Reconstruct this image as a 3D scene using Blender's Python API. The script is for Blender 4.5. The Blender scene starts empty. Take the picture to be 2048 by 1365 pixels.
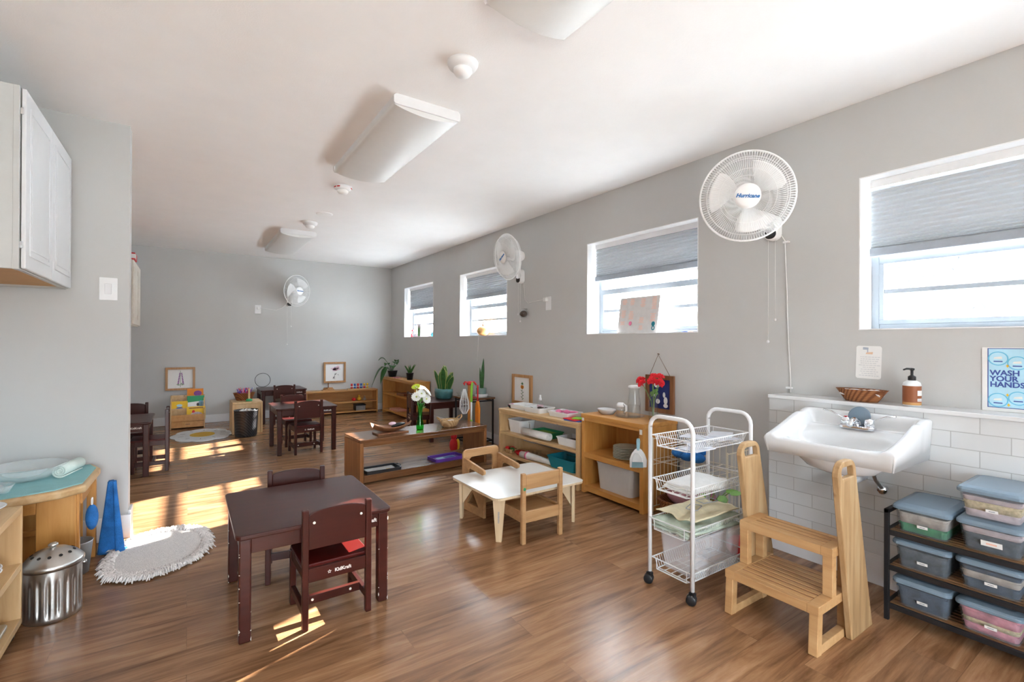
import bpy, math, random
from mathutils import Vector as V, Matrix as M, Euler
random.seed(7)
PI = math.pi
R = math.radians
SC = bpy.context.scene
COL = SC.collection

# ------------------------------------------------------------------ camera
F_PX, YAW, PITCH, ROLL, EYE = 955.2, R(34.128), R(0.139), R(0.239), 1.25
_d = V((math.sin(YAW)*math.cos(PITCH), math.cos(YAW)*math.cos(PITCH), math.sin(PITCH)))
_r = V((math.cos(YAW), -math.sin(YAW), 0.0))
_u = _r.cross(_d)
_R = _r*math.cos(ROLL) + _u*math.sin(ROLL)
_U = _u*math.cos(ROLL) - _r*math.sin(ROLL)
cam_data = bpy.data.cameras.new('camera')
cam_data.sensor_width = 36.0
cam_data.lens = F_PX/2048.0*36.0
cam_data.clip_start = 0.02
cam_data.clip_end = 300
cam = bpy.data.objects.new('camera', cam_data)
COL.objects.link(cam)
cm = M.Identity(4)
for i in range(3):
    cm[i][0], cm[i][1], cm[i][2] = _R[i], _U[i], -_d[i]
cm[0][3], cm[1][3], cm[2][3] = 0.0, 0.0, EYE
cam.matrix_world = cm
SC.camera = cam

# ------------------------------------------------------------------ light and exposure
SKY = (0.82, 0.92, 1.0)
SKY_STRENGTH = 11.0
SUN_STRENGTH = 22.0
SUN_ELEV, SUN_AZ = R(25.8), R(18.2)
SC.view_settings.view_transform = 'Standard'
SC.view_settings.look = 'None'
SC.view_settings.exposure = 1.7
SC.view_settings.gamma = 1.0
SC.view_settings.use_curve_mapping = False
cy = SC.cycles
cy.use_denoising = True
cy.max_bounces = 10
cy.diffuse_bounces = 6
cy.glossy_bounces = 4
cy.transmission_bounces = 6
cy.transparent_max_bounces = 24
cy.sample_clamp_indirect = 8.0
cy.caustics_reflective = False
cy.caustics_refractive = False

w = bpy.data.worlds.new('sky')
SC.world = w
w.use_nodes = True
nt = w.node_tree
nt.nodes.clear()
wo = nt.nodes.new('ShaderNodeOutputWorld')
bg = nt.nodes.new('ShaderNodeBackground')
tc = nt.nodes.new('ShaderNodeTexCoord')
sx = nt.nodes.new('ShaderNodeSeparateXYZ')
mr = nt.nodes.new('ShaderNodeMapRange')
mr.inputs[1].default_value = -0.05
mr.inputs[2].default_value = 0.12
mx = nt.nodes.new('ShaderNodeMixRGB')
mx.inputs[1].default_value = (0.50, 0.49, 0.46, 1)
mx.inputs[2].default_value = (*SKY, 1)
nt.links.new(tc.outputs['Generated'], sx.inputs[0])
nt.links.new(sx.outputs['Z'], mr.inputs[0])
nt.links.new(mr.outputs[0], mx.inputs[0])
nt.links.new(mx.outputs[0], bg.inputs['Color'])
bg.inputs['Strength'].default_value = SKY_STRENGTH
nt.links.new(bg.outputs[0], wo.inputs['Surface'])

sun_data = bpy.data.lights.new('sun', 'SUN')
sun_data.energy = SUN_STRENGTH
sun_data.angle = R(0.6)
sun_data.color = (1.0, 0.94, 0.86)
sun = bpy.data.objects.new('sun', sun_data)
COL.objects.link(sun)
_sd = V((-math.cos(SUN_ELEV)*math.cos(SUN_AZ), -math.cos(SUN_ELEV)*math.sin(SUN_AZ), -math.sin(SUN_ELEV)))
sun.rotation_euler = _sd.to_track_quat('-Z', 'Y').to_euler()
sun.location = (20, 8, 12)

def portal(name, loc, rot, sx_, sy_):
    l = bpy.data.lights.new(name, 'AREA')
    l.shape = 'RECTANGLE'
    l.size, l.size_y = sx_, sy_
    l.cycles.is_portal = True
    o = bpy.data.objects.new(name, l)
    COL.objects.link(o)
    o.location, o.rotation_euler = loc, rot
WIN_Y = [(-2.50, -1.30), (-0.06, 1.135), (2.165, 3.363), (4.741, 5.932), (6.814, 8.0)]
for a, b in WIN_Y:
    portal('window_portal', (3.42, (a+b)/2, 1.757), (0, PI/2, 0), 0.87, b-a)
portal('fill_door_portal', (-0.10, -3.22, 0.95), (PI/2, 0, 0), 1.54, 1.75)

# ------------------------------------------------------------------ helpers
class MB:
    """collects geometry of one mesh"""
    def __init__(s, T=None):
        s.v, s.f, s.sm = [], [], []
        s.T = T
    def add(s, vs, fs, smooth=False):
        n = len(s.v)
        for p in vs:
            p = V(p)
            s.v.append(s.T @ p if s.T is not None else p)
        for q in fs:
            s.f.append([n+i for i in q])
            s.sm.append(smooth)
        return s
    def box(s, x0, x1, y0, y1, z0, z1):
        return s.add([(x0,y0,z0),(x1,y0,z0),(x1,y1,z0),(x0,y1,z0),(x0,y0,z1),(x1,y0,z1),(x1,y1,z1),(x0,y1,z1)],
                     [(3,2,1,0),(4,5,6,7),(0,1,5,4),(1,2,6,5),(2,3,7,6),(3,0,4,7)])
    def bar(s, p, q, wd, ht, up=(0,0,1)):
        p, q = V(p), V(q)
        d = (q-p).normalized()
        u = V(up)
        if abs(d.dot(u)) > 0.98: u = V((0,1,0))
        a = d.cross(u).normalized()
        b = a.cross(d).normalized()
        a, b = a*wd/2, b*ht/2
        vs = [p-a-b, p+a-b, p+a+b, p-a+b, q-a-b, q+a-b, q+a+b, q-a+b]
        return s.add(vs, [(3,2,1,0),(4,5,6,7),(0,1,5,4),(1,2,6,5),(2,3,7,6),(3,0,4,7)])
    def tube(s, pts, r, n=8, closed=False, smooth=True, flat=1.0):
        pts = [V(p) for p in pts]
        m = len(pts)
        rs = r if isinstance(r, (list, tuple)) else [r]*m
        vs, fs = [], []
        prev = None
        for i, p in enumerate(pts):
            if closed: d = pts[(i+1) % m]-pts[i-1]
            else: d = pts[min(i+1, m-1)]-pts[max(i-1, 0)]
            if d.length < 1e-9: d = V((0,0,1))
            d.normalize()
            if prev is None:
                u = V((0,0,1)) if abs(d.z) < 0.9 else V((1,0,0))
                a = d.cross(u).normalized()
            else:
                a = prev-d*prev.dot(d)
                if a.length < 1e-6: a = d.orthogonal()
                a.normalize()
            prev = a
            b = d.cross(a)
            for k in range(n):
                t = 2*PI*k/n
                vs.append(p+(a*math.cos(t)+b*math.sin(t)*flat)*rs[i])
        for i in range(m if closed else m-1):
            j = (i+1) % m
            for k in range(n):
                fs.append((i*n+k, i*n+(k+1) % n, j*n+(k+1) % n, j*n+k))
        if not closed:
            fs.append(tuple(range(n-1, -1, -1)))
            fs.append(tuple((m-1)*n+k for k in range(n)))
        return s.add(vs, fs, smooth)
    def lathe(s, prof, c=(0,0,0), n=24, smooth=True, sx=1.0, sy=1.0, caps=True):
        vs, fs = [], []
        m = len(prof)
        for r, z in prof:
            for k in range(n):
                t = 2*PI*k/n
                vs.append((c[0]+r*sx*math.cos(t), c[1]+r*sy*math.sin(t), c[2]+z))
        for i in range(m-1):
            for k in range(n):
                fs.append((i*n+k, i*n+(k+1) % n, (i+1)*n+(k+1) % n, (i+1)*n+k))
        if caps:
            if prof[0][0] > 1e-5: fs.append(tuple(range(n-1, -1, -1)))
            if prof[-1][0] > 1e-5: fs.append(tuple((m-1)*n+k for k in range(n)))
        return s.add(vs, fs, smooth)
    def prism(s, poly, z0, z1, T=None, smooth=False):
        n = len(poly)
        vs = [V((p[0], p[1], z0)) for p in poly]+[V((p[0], p[1], z1)) for p in poly]
        if T is not None: vs = [T @ p for p in vs]
        fs = [tuple(range(n-1, -1, -1)), tuple(range(n, 2*n))]
        fs += [(i, (i+1) % n, n+(i+1) % n, n+i) for i in range(n)]
        return s.add(vs, fs, smooth)
    def ring(s, outer, inner, z0, z1, T=None):
        n = len(outer)
        vs = [V((p[0], p[1], z)) for z in (z0, z1) for lp in (outer, inner) for p in lp]
        if T is not None: vs = [T @ p for p in vs]
        o0, i0, o1, i1 = 0, n, 2*n, 3*n
        fs = []
        for k in range(n):
            j = (k+1) % n
            fs += [(o0+k, o0+j, o1+j, o1+k), (i0+j, i0+k, i1+k, i1+j), (o1+k, o1+j, i1+j, i1+k), (o0+j, o0+k, i0+k, i0+j)]
        return s.add(vs, fs)
    def grid(s, fn, nu, nv, smooth=True, closed=False):
        vs = [fn(i/(nu if closed else nu-1), j/(nv-1)) for i in range(nu) for j in range(nv)]
        fs = []
        for i in range(nu if closed else nu-1):
            k = (i+1) % nu
            for j in range(nv-1):
                fs.append((i*nv+j, k*nv+j, k*nv+j+1, i*nv+j+1))
        return s.add(vs, fs, smooth)
    def ball(s, c, r, sc=(1,1,1), n=12, m=8):
        prof = [(max(1e-6, math.sin(PI*i/m))*r, -math.cos(PI*i/m)*r) for i in range(m+1)]
        vs, fs = [], []
        for rr, z in prof:
            for k in range(n):
                t = 2*PI*k/n
                vs.append((c[0]+rr*sc[0]*math.cos(t), c[1]+rr*sc[1]*math.sin(t), c[2]+z*sc[2]))
        for i in range(m):
            for k in range(n):
                fs.append((i*n+k, i*n+(k+1) % n, (i+1)*n+(k+1) % n, (i+1)*n+k))
        return s.add(vs, fs, True)

def rrect(x0, x1, y0, y1, r, n=5):
    out = []
    for cx, cyy, a0 in ((x1-r, y1-r, 0), (x0+r, y1-r, 90), (x0+r, y0+r, 180), (x1-r, y0+r, 270)):
        for k in range(n+1):
            t = R(a0+90*k/n)
            out.append((cx+r*math.cos(t), cyy+r*math.sin(t)))
    return out

def tf(loc=(0,0,0), rot=(0,0,0)):
    return M.Translation(V(loc)) @ Euler(rot, 'XYZ').to_matrix().to_4x4()
PXZ = M(((1,0,0,0),(0,0,1,0),(0,1,0,0),(0,0,0,1)))      # (a,b,h) -> x=a, z=b, y=h
PYZ = M(((0,0,1,0),(1,0,0,0),(0,1,0,0),(0,0,0,1)))      # (a,b,h) -> y=a, z=b, x=h

def obj(name, mb, mat, parent=None, loc=None, rot=None, bevel=0.0, seg=2, solid=0.0, sub=0):
    me = bpy.data.meshes.new(name)
    me.from_pydata([tuple(p) for p in mb.v], [], mb.f)
    me.polygons.foreach_set('use_smooth', mb.sm)
    for m_ in (mat if isinstance(mat, (list, tuple)) else [mat]): me.materials.append(m_)
    me.update()
    o = bpy.data.objects.new(name, me)
    COL.objects.link(o)
    if parent is not None: o.parent = parent
    if loc is not None: o.location = loc
    if rot is not None: o.rotation_euler = rot
    if solid:
        k = o.modifiers.new('solid', 'SOLIDIFY'); k.thickness = solid; k.offset = 0
    if bevel:
        k = o.modifiers.new('bevel', 'BEVEL'); k.width = bevel; k.segments = seg; k.limit_method = 'ANGLE'; k.angle_limit = R(35)
        k.harden_normals = False
    if sub:
        k = o.modifiers.new('sub', 'SUBSURF'); k.levels = sub; k.render_levels = sub
    return o

def tag(o, label, cat, group=None, kind=None):
    o['label'] = label
    o['category'] = cat
    if group: o['group'] = group
    if kind: o['kind'] = kind
    return o
def thing(name, label, cat, loc=(0,0,0), rz=0.0, group=None, rot=None):
    o = bpy.data.objects.new(name, None)
    COL.objects.link(o)
    o.empty_display_size = 0.05
    o.location = loc
    o.rotation_euler = rot if rot else (0, 0, rz)
    return tag(o, label, cat, group)
def struct(name, mb, mat, parent=None, **k):
    o = obj(name, mb, mat, parent, **k)
    if parent is None: o['kind'] = 'structure'
    return o
def dup(root, loc, rz=None, label=None, group=None):
    def cp(o, par):
        c = o.copy(); COL.objects.link(c)
        if par is not None: c.parent = par
        for ch in list(o.children): cp(ch, c)
        return c
    r = cp(root, None)
    r.location = loc
    if rz is not None: r.rotation_euler = (0, 0, rz)
    if label: r['label'] = label
    if group: r['group'] = group
    return r
def one(name, mb, mat, label, cat, loc=(0,0,0), rz=0.0, group=None, **k):
    return tag(obj(name, mb, mat, None, loc, (0,0,rz), **k), label, cat, group)
def text(name, s, size, mat, parent, T, extrude=0.0006, align='CENTER', shear=0.0, bold=0.0, sp=1.0):
    cu = bpy.data.curves.new(name, 'FONT')
    cu.body = s; cu.size = size; cu.align_x = align; cu.align_y = 'CENTER'
    cu.extrude = extrude; cu.shear = shear; cu.offset = bold; cu.space_line = sp
    cu.resolution_u = 3
    t = bpy.data.objects.new(name, cu)
    me = bpy.data.meshes.new_from_object(t)
    bpy.data.objects.remove(t)
    me.name = name
    me.transform(T)
    me.materials.clear(); me.materials.append(mat)
    o = bpy.data.objects.new(name, me)
    COL.objects.link(o)
    if parent is not None: o.parent = parent
    return o
# ------------------------------------------------------------------ materials
def _base(name):
    m = bpy.data.materials.new(name)
    m.use_nodes = True
    nt = m.node_tree
    return m, nt, nt.nodes['Principled BSDF'], nt.nodes.new('ShaderNodeTexCoord')
def _ramp(nt, stops):
    r = nt.nodes.new('ShaderNodeValToRGB')
    e = r.color_ramp.elements
    while len(e) < len(stops): e.new(0.5)
    for k, (p, c) in zip(e, stops):
        k.position = p; k.color = (*c, 1)
    return r
def _noise(nt, tcn, scale, stretch=(1,1,1), detail=4, rough=0.55, out='Object', rot=(0,0,0)):
    mp = nt.nodes.new('ShaderNodeMapping')
    mp.inputs['Scale'].default_value = stretch
    mp.inputs['Rotation'].default_value = rot
    nt.links.new(tcn.outputs[out], mp.inputs[0])
    n = nt.nodes.new('ShaderNodeTexNoise')
    n.inputs['Scale'].default_value = scale
    n.inputs['Detail'].default_value = detail
    n.inputs['Roughness'].default_value = rough
    nt.links.new(mp.outputs[0], n.inputs['Vector'])
    return n
def _bump(nt, bs, src, strength, dist=0.01):
    b = nt.nodes.new('ShaderNodeBump')
    b.inputs['Strength'].default_value = strength
    b.inputs['Distance'].default_value = dist
    nt.links.new(src, b.inputs['Height'])
    nt.links.new(b.outputs[0], bs.inputs['Normal'])
def mat(name, col, rough=0.5, metal=0.0, var=0.06, vscale=18, bump=0.0, bscale=120, spec=0.5, trans=0.0, ior=1.45, alpha=1.0, sub=0.0, coat=0.0):
    m, nt, b, t = _base(name)
    b.inputs['Roughness'].default_value = rough
    b.inputs['Metallic'].default_value = metal
    b.inputs['Specular IOR Level'].default_value = spec
    b.inputs['IOR'].default_value = ior
    b.inputs['Transmission Weight'].default_value = trans
    b.inputs['Alpha'].default_value = alpha
    b.inputs['Coat Weight'].default_value = coat
    n = _noise(nt, t, vscale)
    lo = tuple(max(0, c*(1-var)) for c in col)
    hi = tuple(min(1, c*(1+var)) for c in col)
    r = _ramp(nt, [(0.3, lo), (0.7, hi)])
    nt.links.new(n.outputs['Fac'], r.inputs[0])
    nt.links.new(r.outputs[0], b.inputs['Base Color'])
    if bump:
        n2 = _noise(nt, t, bscale, detail=2)
        _bump(nt, b, n2.outputs['Fac'], bump)
    return m
def wood(name, c_dark, c_mid, c_light, axis='X', scale=6.0, rough=0.45, ratio=14.0, bump=0.08, knots=False, coat=0.0):
    m, nt, b, t = _base(name)
    st = {'X': (1, ratio, ratio), 'Y': (ratio, 1, ratio), 'Z': (ratio, ratio, 1)}[axis]
    n = _noise(nt, t, scale*0.35, st, 5, 0.62)
    n.inputs['Distortion'].default_value = 0.35
    r = _ramp(nt, [(0.28, c_dark), (0.5, c_mid), (0.74, c_light)])
    nt.links.new(n.outputs['Fac'], r.inputs[0])
    big = _noise(nt, t, 1.6, detail=2)
    mix = nt.nodes.new('ShaderNodeMixRGB'); mix.blend_type = 'MULTIPLY'; mix.inputs[0].default_value = 0.35
    r2 = _ramp(nt, [(0.3, (0.72, 0.70, 0.68)), (0.7, (1, 1, 1))])
    nt.links.new(big.outputs['Fac'], r2.inputs[0])
    nt.links.new(r.outputs[0], mix.inputs[1]); nt.links.new(r2.outputs[0], mix.inputs[2])
    last = mix
    if knots:
        vo = nt.nodes.new('ShaderNodeTexVoronoi'); vo.inputs['Scale'].default_value = 5.0
        nt.links.new(t.outputs['Object'], vo.inputs['Vector'])
        r3 = _ramp(nt, [(0.02, (0.30, 0.16, 0.08)), (0.075, (1, 1, 1))])
        nt.links.new(vo.outputs['Distance'], r3.inputs[0])
        mk = nt.nodes.new('ShaderNodeMixRGB'); mk.blend_type = 'MULTIPLY'; mk.inputs[0].default_value = 0.8
        nt.links.new(mix.outputs[0], mk.inputs[1]); nt.links.new(r3.outputs[0], mk.inputs[2])
        last = mk
    nt.links.new(last.outputs[0], b.inputs['Base Color'])
    b.inputs['Roughness'].default_value = rough
    b.inputs['Coat Weight'].default_value = coat
    if bump: _bump(nt, b, n.outputs['Fac'], bump, 0.004)
    return m
def thin_glass(name, tint=(1,1,1), refl=0.10, rough=0.02):
    m, nt, b, t = _base(name)
    nt.nodes.remove(b)
    tr = nt.nodes.new('ShaderNodeBsdfTransparent'); tr.inputs[0].default_value = (*tint, 1)
    gl = nt.nodes.new('ShaderNodeBsdfGlossy'); gl.inputs['Roughness'].default_value = rough
    lw = nt.nodes.new('ShaderNodeLayerWeight'); lw.inputs['Blend'].default_value = 0.5
    pw = nt.nodes.new('ShaderNodeMath'); pw.operation = 'POWER'; pw.inputs[1].default_value = 3.0
    nt.links.new(lw.outputs['Facing'], pw.inputs[0])
    ad = nt.nodes.new('ShaderNodeMath'); ad.operation = 'MULTIPLY_ADD'; ad.inputs[1].default_value = refl*2.6; ad.inputs[2].default_value = 0.03
    ad.use_clamp = True
    nt.links.new(pw.outputs[0], ad.inputs[0])
    mx = nt.nodes.new('ShaderNodeMixShader')
    nt.links.new(ad.outputs[0], mx.inputs[0]); nt.links.new(tr.outputs[0], mx.inputs[1]); nt.links.new(gl.outputs[0], mx.inputs[2])
    nt.links.new(mx.outputs[0], nt.nodes['Material Output'].inputs['Surface'])
    return m
def milky(name, col, see=0.45, rough=0.35):
    """translucent plastic: part see-through, part diffuse"""
    m, nt, b, t = _base(name)
    b.inputs['Base Color'].default_value = (*col, 1)
    b.inputs['Roughness'].default_value = rough
    tr = nt.nodes.new('ShaderNodeBsdfTransparent')
    tr.inputs[0].default_value = (*[min(1, 0.82+c*0.2) for c in col], 1)
    mx = nt.nodes.new('ShaderNodeMixShader'); mx.inputs[0].default_value = see
    nt.links.new(b.outputs[0], mx.inputs[1]); nt.links.new(tr.outputs[0], mx.inputs[2])
    nt.links.new(mx.outputs[0], nt.nodes['Material Output'].inputs['Surface'])
    return m
def fabric_through(name, col, through=0.35):
    m, nt, b, t = _base(name)
    b.inputs['Base Color'].default_value = (*col, 1); b.inputs['Roughness'].default_value = 0.9
    tl = nt.nodes.new('ShaderNodeBsdfTranslucent'); tl.inputs[0].default_value = (*col, 1)
    mx = nt.nodes.new('ShaderNodeMixShader'); mx.inputs[0].default_value = through
    nt.links.new(b.outputs[0], mx.inputs[1]); nt.links.new(tl.outputs[0], mx.inputs[2])
    nt.links.new(mx.outputs[0], nt.nodes['Material Output'].inputs['Surface'])
    return m
def weave(name, c1, c2, scale=90, rough=0.7):
    m, nt, b, t = _base(name)
    w1 = nt.nodes.new('ShaderNodeTexWave'); w1.inputs['Scale'].default_value = scale; w1.bands_direction = 'Z'
    w1.inputs['Distortion'].default_value = 1.5
    w2 = nt.nodes.new('ShaderNodeTexWave'); w2.inputs['Scale'].default_value = scale*0.45; w2.bands_direction = 'DIAGONAL'
    nt.links.new(t.outputs['Object'], w1.inputs[0]); nt.links.new(t.outputs['Object'], w2.inputs[0])
    mu = nt.nodes.new('ShaderNodeMath'); mu.operation = 'MULTIPLY'
    nt.links.new(w1.outputs['Fac'], mu.inputs[0]); nt.links.new(w2.outputs['Fac'], mu.inputs[1])
    r = _ramp(nt, [(0.05, c1), (0.55, c2)])
    nt.links.new(mu.outputs[0], r.inputs[0]); nt.links.new(r.outputs[0], b.inputs['Base Color'])
    b.inputs['Roughness'].default_value = rough
    _bump(nt, b, mu.outputs[0], 0.5, 0.004)
    return m

def floor_mat():
    m, nt, b, t = _base('laminate planks')
    L = nt.links.new
    mp = nt.nodes.new('ShaderNodeMapping')
    L(t.outputs['Object'], mp.inputs[0])
    br = nt.nodes.new('ShaderNodeTexBrick')
    br.offset = 0.37; br.squash = 1.0
    for k, v in (('Scale', 1.0), ('Mortar Size', 0.0012), ('Mortar Smooth', 0.1), ('Bias', 0.0), ('Brick Width', 1.22), ('Row Height', 0.18)):
        br.inputs[k].default_value = v
    br.inputs['Color1'].default_value = (0, 0, 0, 1); br.inputs['Color2'].default_value = (1, 1, 1, 1); br.inputs['Mortar'].default_value = (0.5, 0.5, 0.5, 1)
    L(mp.outputs[0], br.inputs['Vector'])
    # per-plank offset of the grain
    sh = nt.nodes.new('ShaderNodeVectorMath'); sh.operation = 'MULTIPLY_ADD'
    sh.inputs[1].default_value = (9.7, 5.3, 3.1)
    L(br.outputs['Color'], sh.inputs[0]); L(mp.outputs[0], sh.inputs[2])
    m2 = nt.nodes.new('ShaderNodeMapping'); m2.inputs['Scale'].default_value = (1.0, 9.0, 1.0)
    L(sh.outputs[0], m2.inputs[0])
    n = nt.nodes.new('ShaderNodeTexNoise'); n.inputs['Scale'].default_value = 1.7; n.inputs['Detail'].default_value = 7; n.inputs['Roughness'].default_value = 0.62
    n.inputs['Distortion'].default_value = 0.7
    L(m2.outputs[0], n.inputs['Vector'])
    r = _ramp(nt, FLOOR_RAMP)
    L(n.outputs['Fac'], r.inputs[0])
    m3 = nt.nodes.new('ShaderNodeMapping'); m3.inputs['Scale'].default_value = (2.0, 60.0, 1.0)
    L(sh.outputs[0], m3.inputs[0])
    n2 = nt.nodes.new('ShaderNodeTexNoise'); n2.inputs['Scale'].default_value = 2.2; n2.inputs['Detail'].default_value = 3
    L(m3.outputs[0], n2.inputs['Vector'])
    r2 = _ramp(nt, [(0.3, (0.78, 0.76, 0.74)), (0.65, (1.08, 1.08, 1.08))])
    L(n2.outputs['Fac'], r2.inputs[0])
    mu = nt.nodes.new('ShaderNodeMixRGB'); mu.blend_type = 'MULTIPLY'; mu.inputs[0].default_value = 0.55
    L(r.outputs[0], mu.inputs[1]); L(r2.outputs[0], mu.inputs[2])
    r3 = _ramp(nt, [(0.0, (0.86, 0.85, 0.84)), (1.0, (1.12, 1.12, 1.12))])
    L(br.outputs['Color'], r3.inputs[0])
    mv = nt.nodes.new('ShaderNodeMixRGB'); mv.blend_type = 'MULTIPLY'; mv.inputs[0].default_value = 1.0
    L(mu.outputs[0], mv.inputs[1]); L(r3.outputs[0], mv.inputs[2])
    mo = nt.nodes.new('ShaderNodeMixRGB'); mo.inputs[2].default_value = (0.06, 0.035, 0.02, 1)
    fm = nt.nodes.new('ShaderNodeMath'); fm.operation = 'MULTIPLY'; fm.inputs[1].default_value = 0.3
    L(br.outputs['Fac'], fm.inputs[0]); L(fm.outputs[0], mo.inputs[0]); L(mv.outputs[0], mo.inputs[1])
    L(mo.outputs[0], b.inputs['Base Color'])
    b.inputs['Roughness'].default_value = 0.25
    b.inputs['Specular IOR Level'].default_value = 0.5
    _bump(nt, b, n2.outputs['Fac'], 0.05, 0.003)
    return m
FLOOR_RAMP = [(0.28, (0.115, 0.050, 0.021)), (0.44, (0.26, 0.132, 0.063)), (0.60, (0.37, 0.200, 0.102)), (0.78, (0.48, 0.285, 0.158))]

def tile_mat():
    m, nt, b, t = _base('glazed white tile')
    L = nt.links.new
    sp = nt.nodes.new('ShaderNodeSeparateXYZ'); L(t.outputs['Object'], sp.inputs[0])
    cb = nt.nodes.new('ShaderNodeCombineXYZ'); L(sp.outputs['Y'], cb.inputs['X']); L(sp.outputs['Z'], cb.inputs['Y'])
    br = nt.nodes.new('ShaderNodeTexBrick'); br.offset = 0.5
    for k, v in (('Scale', 1.0), ('Mortar Size', 0.002), ('Mortar Smooth', 0.3), ('Brick Width', 0.20), ('Row Height', 0.0765)):
        br.inputs[k].default_value = v
    br.inputs['Color1'].default_value = (0.60, 0.62, 0.63, 1); br.inputs['Color2'].default_value = (0.66, 0.675, 0.68, 1)
    br.inputs['Mortar'].default_value = (0.43, 0.44, 0.44, 1)
    L(cb.outputs[0], br.inputs['Vector']); L(br.outputs['Color'], b.inputs['Base Color'])
    b.inputs['Roughness'].default_value = 0.14
    iv = nt.nodes.new('ShaderNodeMath'); iv.operation = 'SUBTRACT'; iv.inputs[0].default_value = 1.0
    L(br.outputs['Fac'], iv.inputs[1])
    n = _noise(nt, t, 14, detail=1)
    ad = nt.nodes.new('ShaderNodeMath'); ad.operation = 'MULTIPLY_ADD'; ad.inputs[1].default_value = 0.35
    L(n.outputs['Fac'], ad.inputs[0]); L(iv.outputs[0], ad.inputs[2])
    _bump(nt, b, ad.outputs[0], 0.35, 0.004)
    return m

K = {}
K['wall'] = mat('grey wall paint', (0.545, 0.55, 0.545), 0.75, var=0.015, vscale=3, bump=0.05, bscale=220)
K['ceiling'] = mat('white ceiling paint', (0.91, 0.91, 0.91), 0.85, var=0.015, vscale=4, bump=0.08, bscale=160)
K['white_paint'] = mat('white trim paint', (0.74, 0.75, 0.77), 0.4, var=0.02)
K['reveal'] = mat('white window reveal paint', (0.86, 0.87, 0.88), 0.6, var=0.02)
K['floor'] = floor_mat()
K['tile'] = tile_mat()
K['pane'] = thin_glass('window pane glass', (0.98, 0.99, 1.0), 0.06)
K['alu'] = mat('grey window metal', (0.27, 0.295, 0.32), 0.5, var=0.03)
K['shade'] = fabric_through('cellular shade fabric', (0.58, 0.62, 0.66), 0.06)
K['mahog'] = wood('mahogany stain', (0.036, 0.0072, 0.0046), (0.050, 0.0100, 0.0064), (0.066, 0.0135, 0.0088), 'X', 5, 0.3, 10, 0.03)
K['mahog'].node_tree.nodes['Principled BSDF'].inputs['Specular IOR Level'].default_value = 0.35
K['mahog_red'] = mat('red stained seat', (0.07, 0.0042, 0.003), 0.35, var=0.08, spec=0.35)
K['logo'] = mat('pale printed logo', (0.75, 0.70, 0.66), 0.5)
K['screw'] = mat('screw cap', (0.78, 0.74, 0.66), 0.4)
K['pine'] = wood('pale pine', (0.50, 0.30, 0.13), (0.62, 0.41, 0.20), (0.70, 0.50, 0.28), 'Y', 5, 0.45, 11, 0.04, knots=True)
K['pine_v'] = wood('pale pine upright', (0.50, 0.30, 0.13), (0.62, 0.41, 0.20), (0.70, 0.50, 0.28), 'Z', 5, 0.45, 11, 0.04, knots=True)
K['honey'] = wood('honey pine', (0.50, 0.215, 0.045), (0.60, 0.285, 0.07), (0.68, 0.36, 0.11), 'Y', 5, 0.4, 11, 0.04)
K['honey_v'] = wood('honey pine upright', (0.50, 0.215, 0.045), (0.60, 0.285, 0.07), (0.68, 0.36, 0.11), 'Z', 5, 0.4, 11, 0.04)
K['maple'] = wood('worn beech', (0.36, 0.19, 0.08), (0.47, 0.265, 0.115), (0.55, 0.34, 0.165), 'X', 5, 0.5, 12, 0.05)
K['step'] = wood('step stool pine', (0.46, 0.25, 0.10), (0.56, 0.33, 0.145), (0.64, 0.41, 0.20), 'Y', 5, 0.5, 12, 0.05)
K['weathered'] = wood('weathered side board', (0.27, 0.155, 0.065), (0.45, 0.285, 0.135), (0.55, 0.40, 0.23), 'Z', 6, 0.6, 12, 0.08, knots=True)
K['ply'] = wood('birch plywood', (0.60, 0.44, 0.26), (0.70, 0.54, 0.34), (0.76, 0.62, 0.42), 'Z', 5, 0.5, 12, 0.03)
K['walnut'] = wood('red brown bench wood', (0.10, 0.038, 0.014), (0.16, 0.066, 0.024), (0.23, 0.10, 0.04), 'X', 6, 0.25, 12, 0.05, coat=0.3)
K['walnut_v'] = wood('red brown upright wood', (0.17, 0.065, 0.02), (0.28, 0.115, 0.036), (0.36, 0.16, 0.06), 'Z', 6, 0.32, 12, 0.05)
K['laminate'] = mat('white laminate', (0.66, 0.64, 0.60), 0.22, var=0.01)
K['white_metal'] = mat('white coated metal', (0.76, 0.77, 0.78), 0.3, var=0.02)
K['cream_metal'] = mat('cream coated wire', (0.74, 0.68, 0.55), 0.4)
K['black_metal'] = mat('black coated metal', (0.012, 0.012, 0.014), 0.45)
K['black'] = mat('black plastic', (0.015, 0.015, 0.017), 0.4)
K['steel'] = mat('brushed stainless steel', (0.56, 0.55, 0.53), 0.33, metal=1.0, var=0.04, vscale=30)
K['chrome'] = mat('chrome', (0.78, 0.80, 0.83), 0.08, metal=1.0, var=0.01)
K['dark_hole'] = mat('dark opening', (0.02, 0.018, 0.016), 0.8)
K['porcelain'] = mat('white porcelain', (0.72, 0.735, 0.75), 0.10, var=0.01)
K['white_plastic'] = mat('white plastic', (0.80, 0.81, 0.82), 0.35, var=0.02)
K['fan_white'] = mat('fan white plastic', (0.90, 0.91, 0.91), 0.4, var=0.01)
K['cream'] = mat('cream painted wood', (0.66, 0.62, 0.55), 0.5)
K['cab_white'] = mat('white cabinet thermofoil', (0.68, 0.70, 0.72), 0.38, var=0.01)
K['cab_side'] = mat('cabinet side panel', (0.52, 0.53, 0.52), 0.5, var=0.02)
K['glass'] = thin_glass('clear glass', (0.988, 0.995, 0.995), 0.16, 0.03)
K['green_glass'] = thin_glass('green glass', (0.36, 0.86, 0.42), 0.16, 0.03)
K['cut_glass'] = milky('cut glass', (0.86, 0.92, 0.94), 0.72, 0.08)
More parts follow.
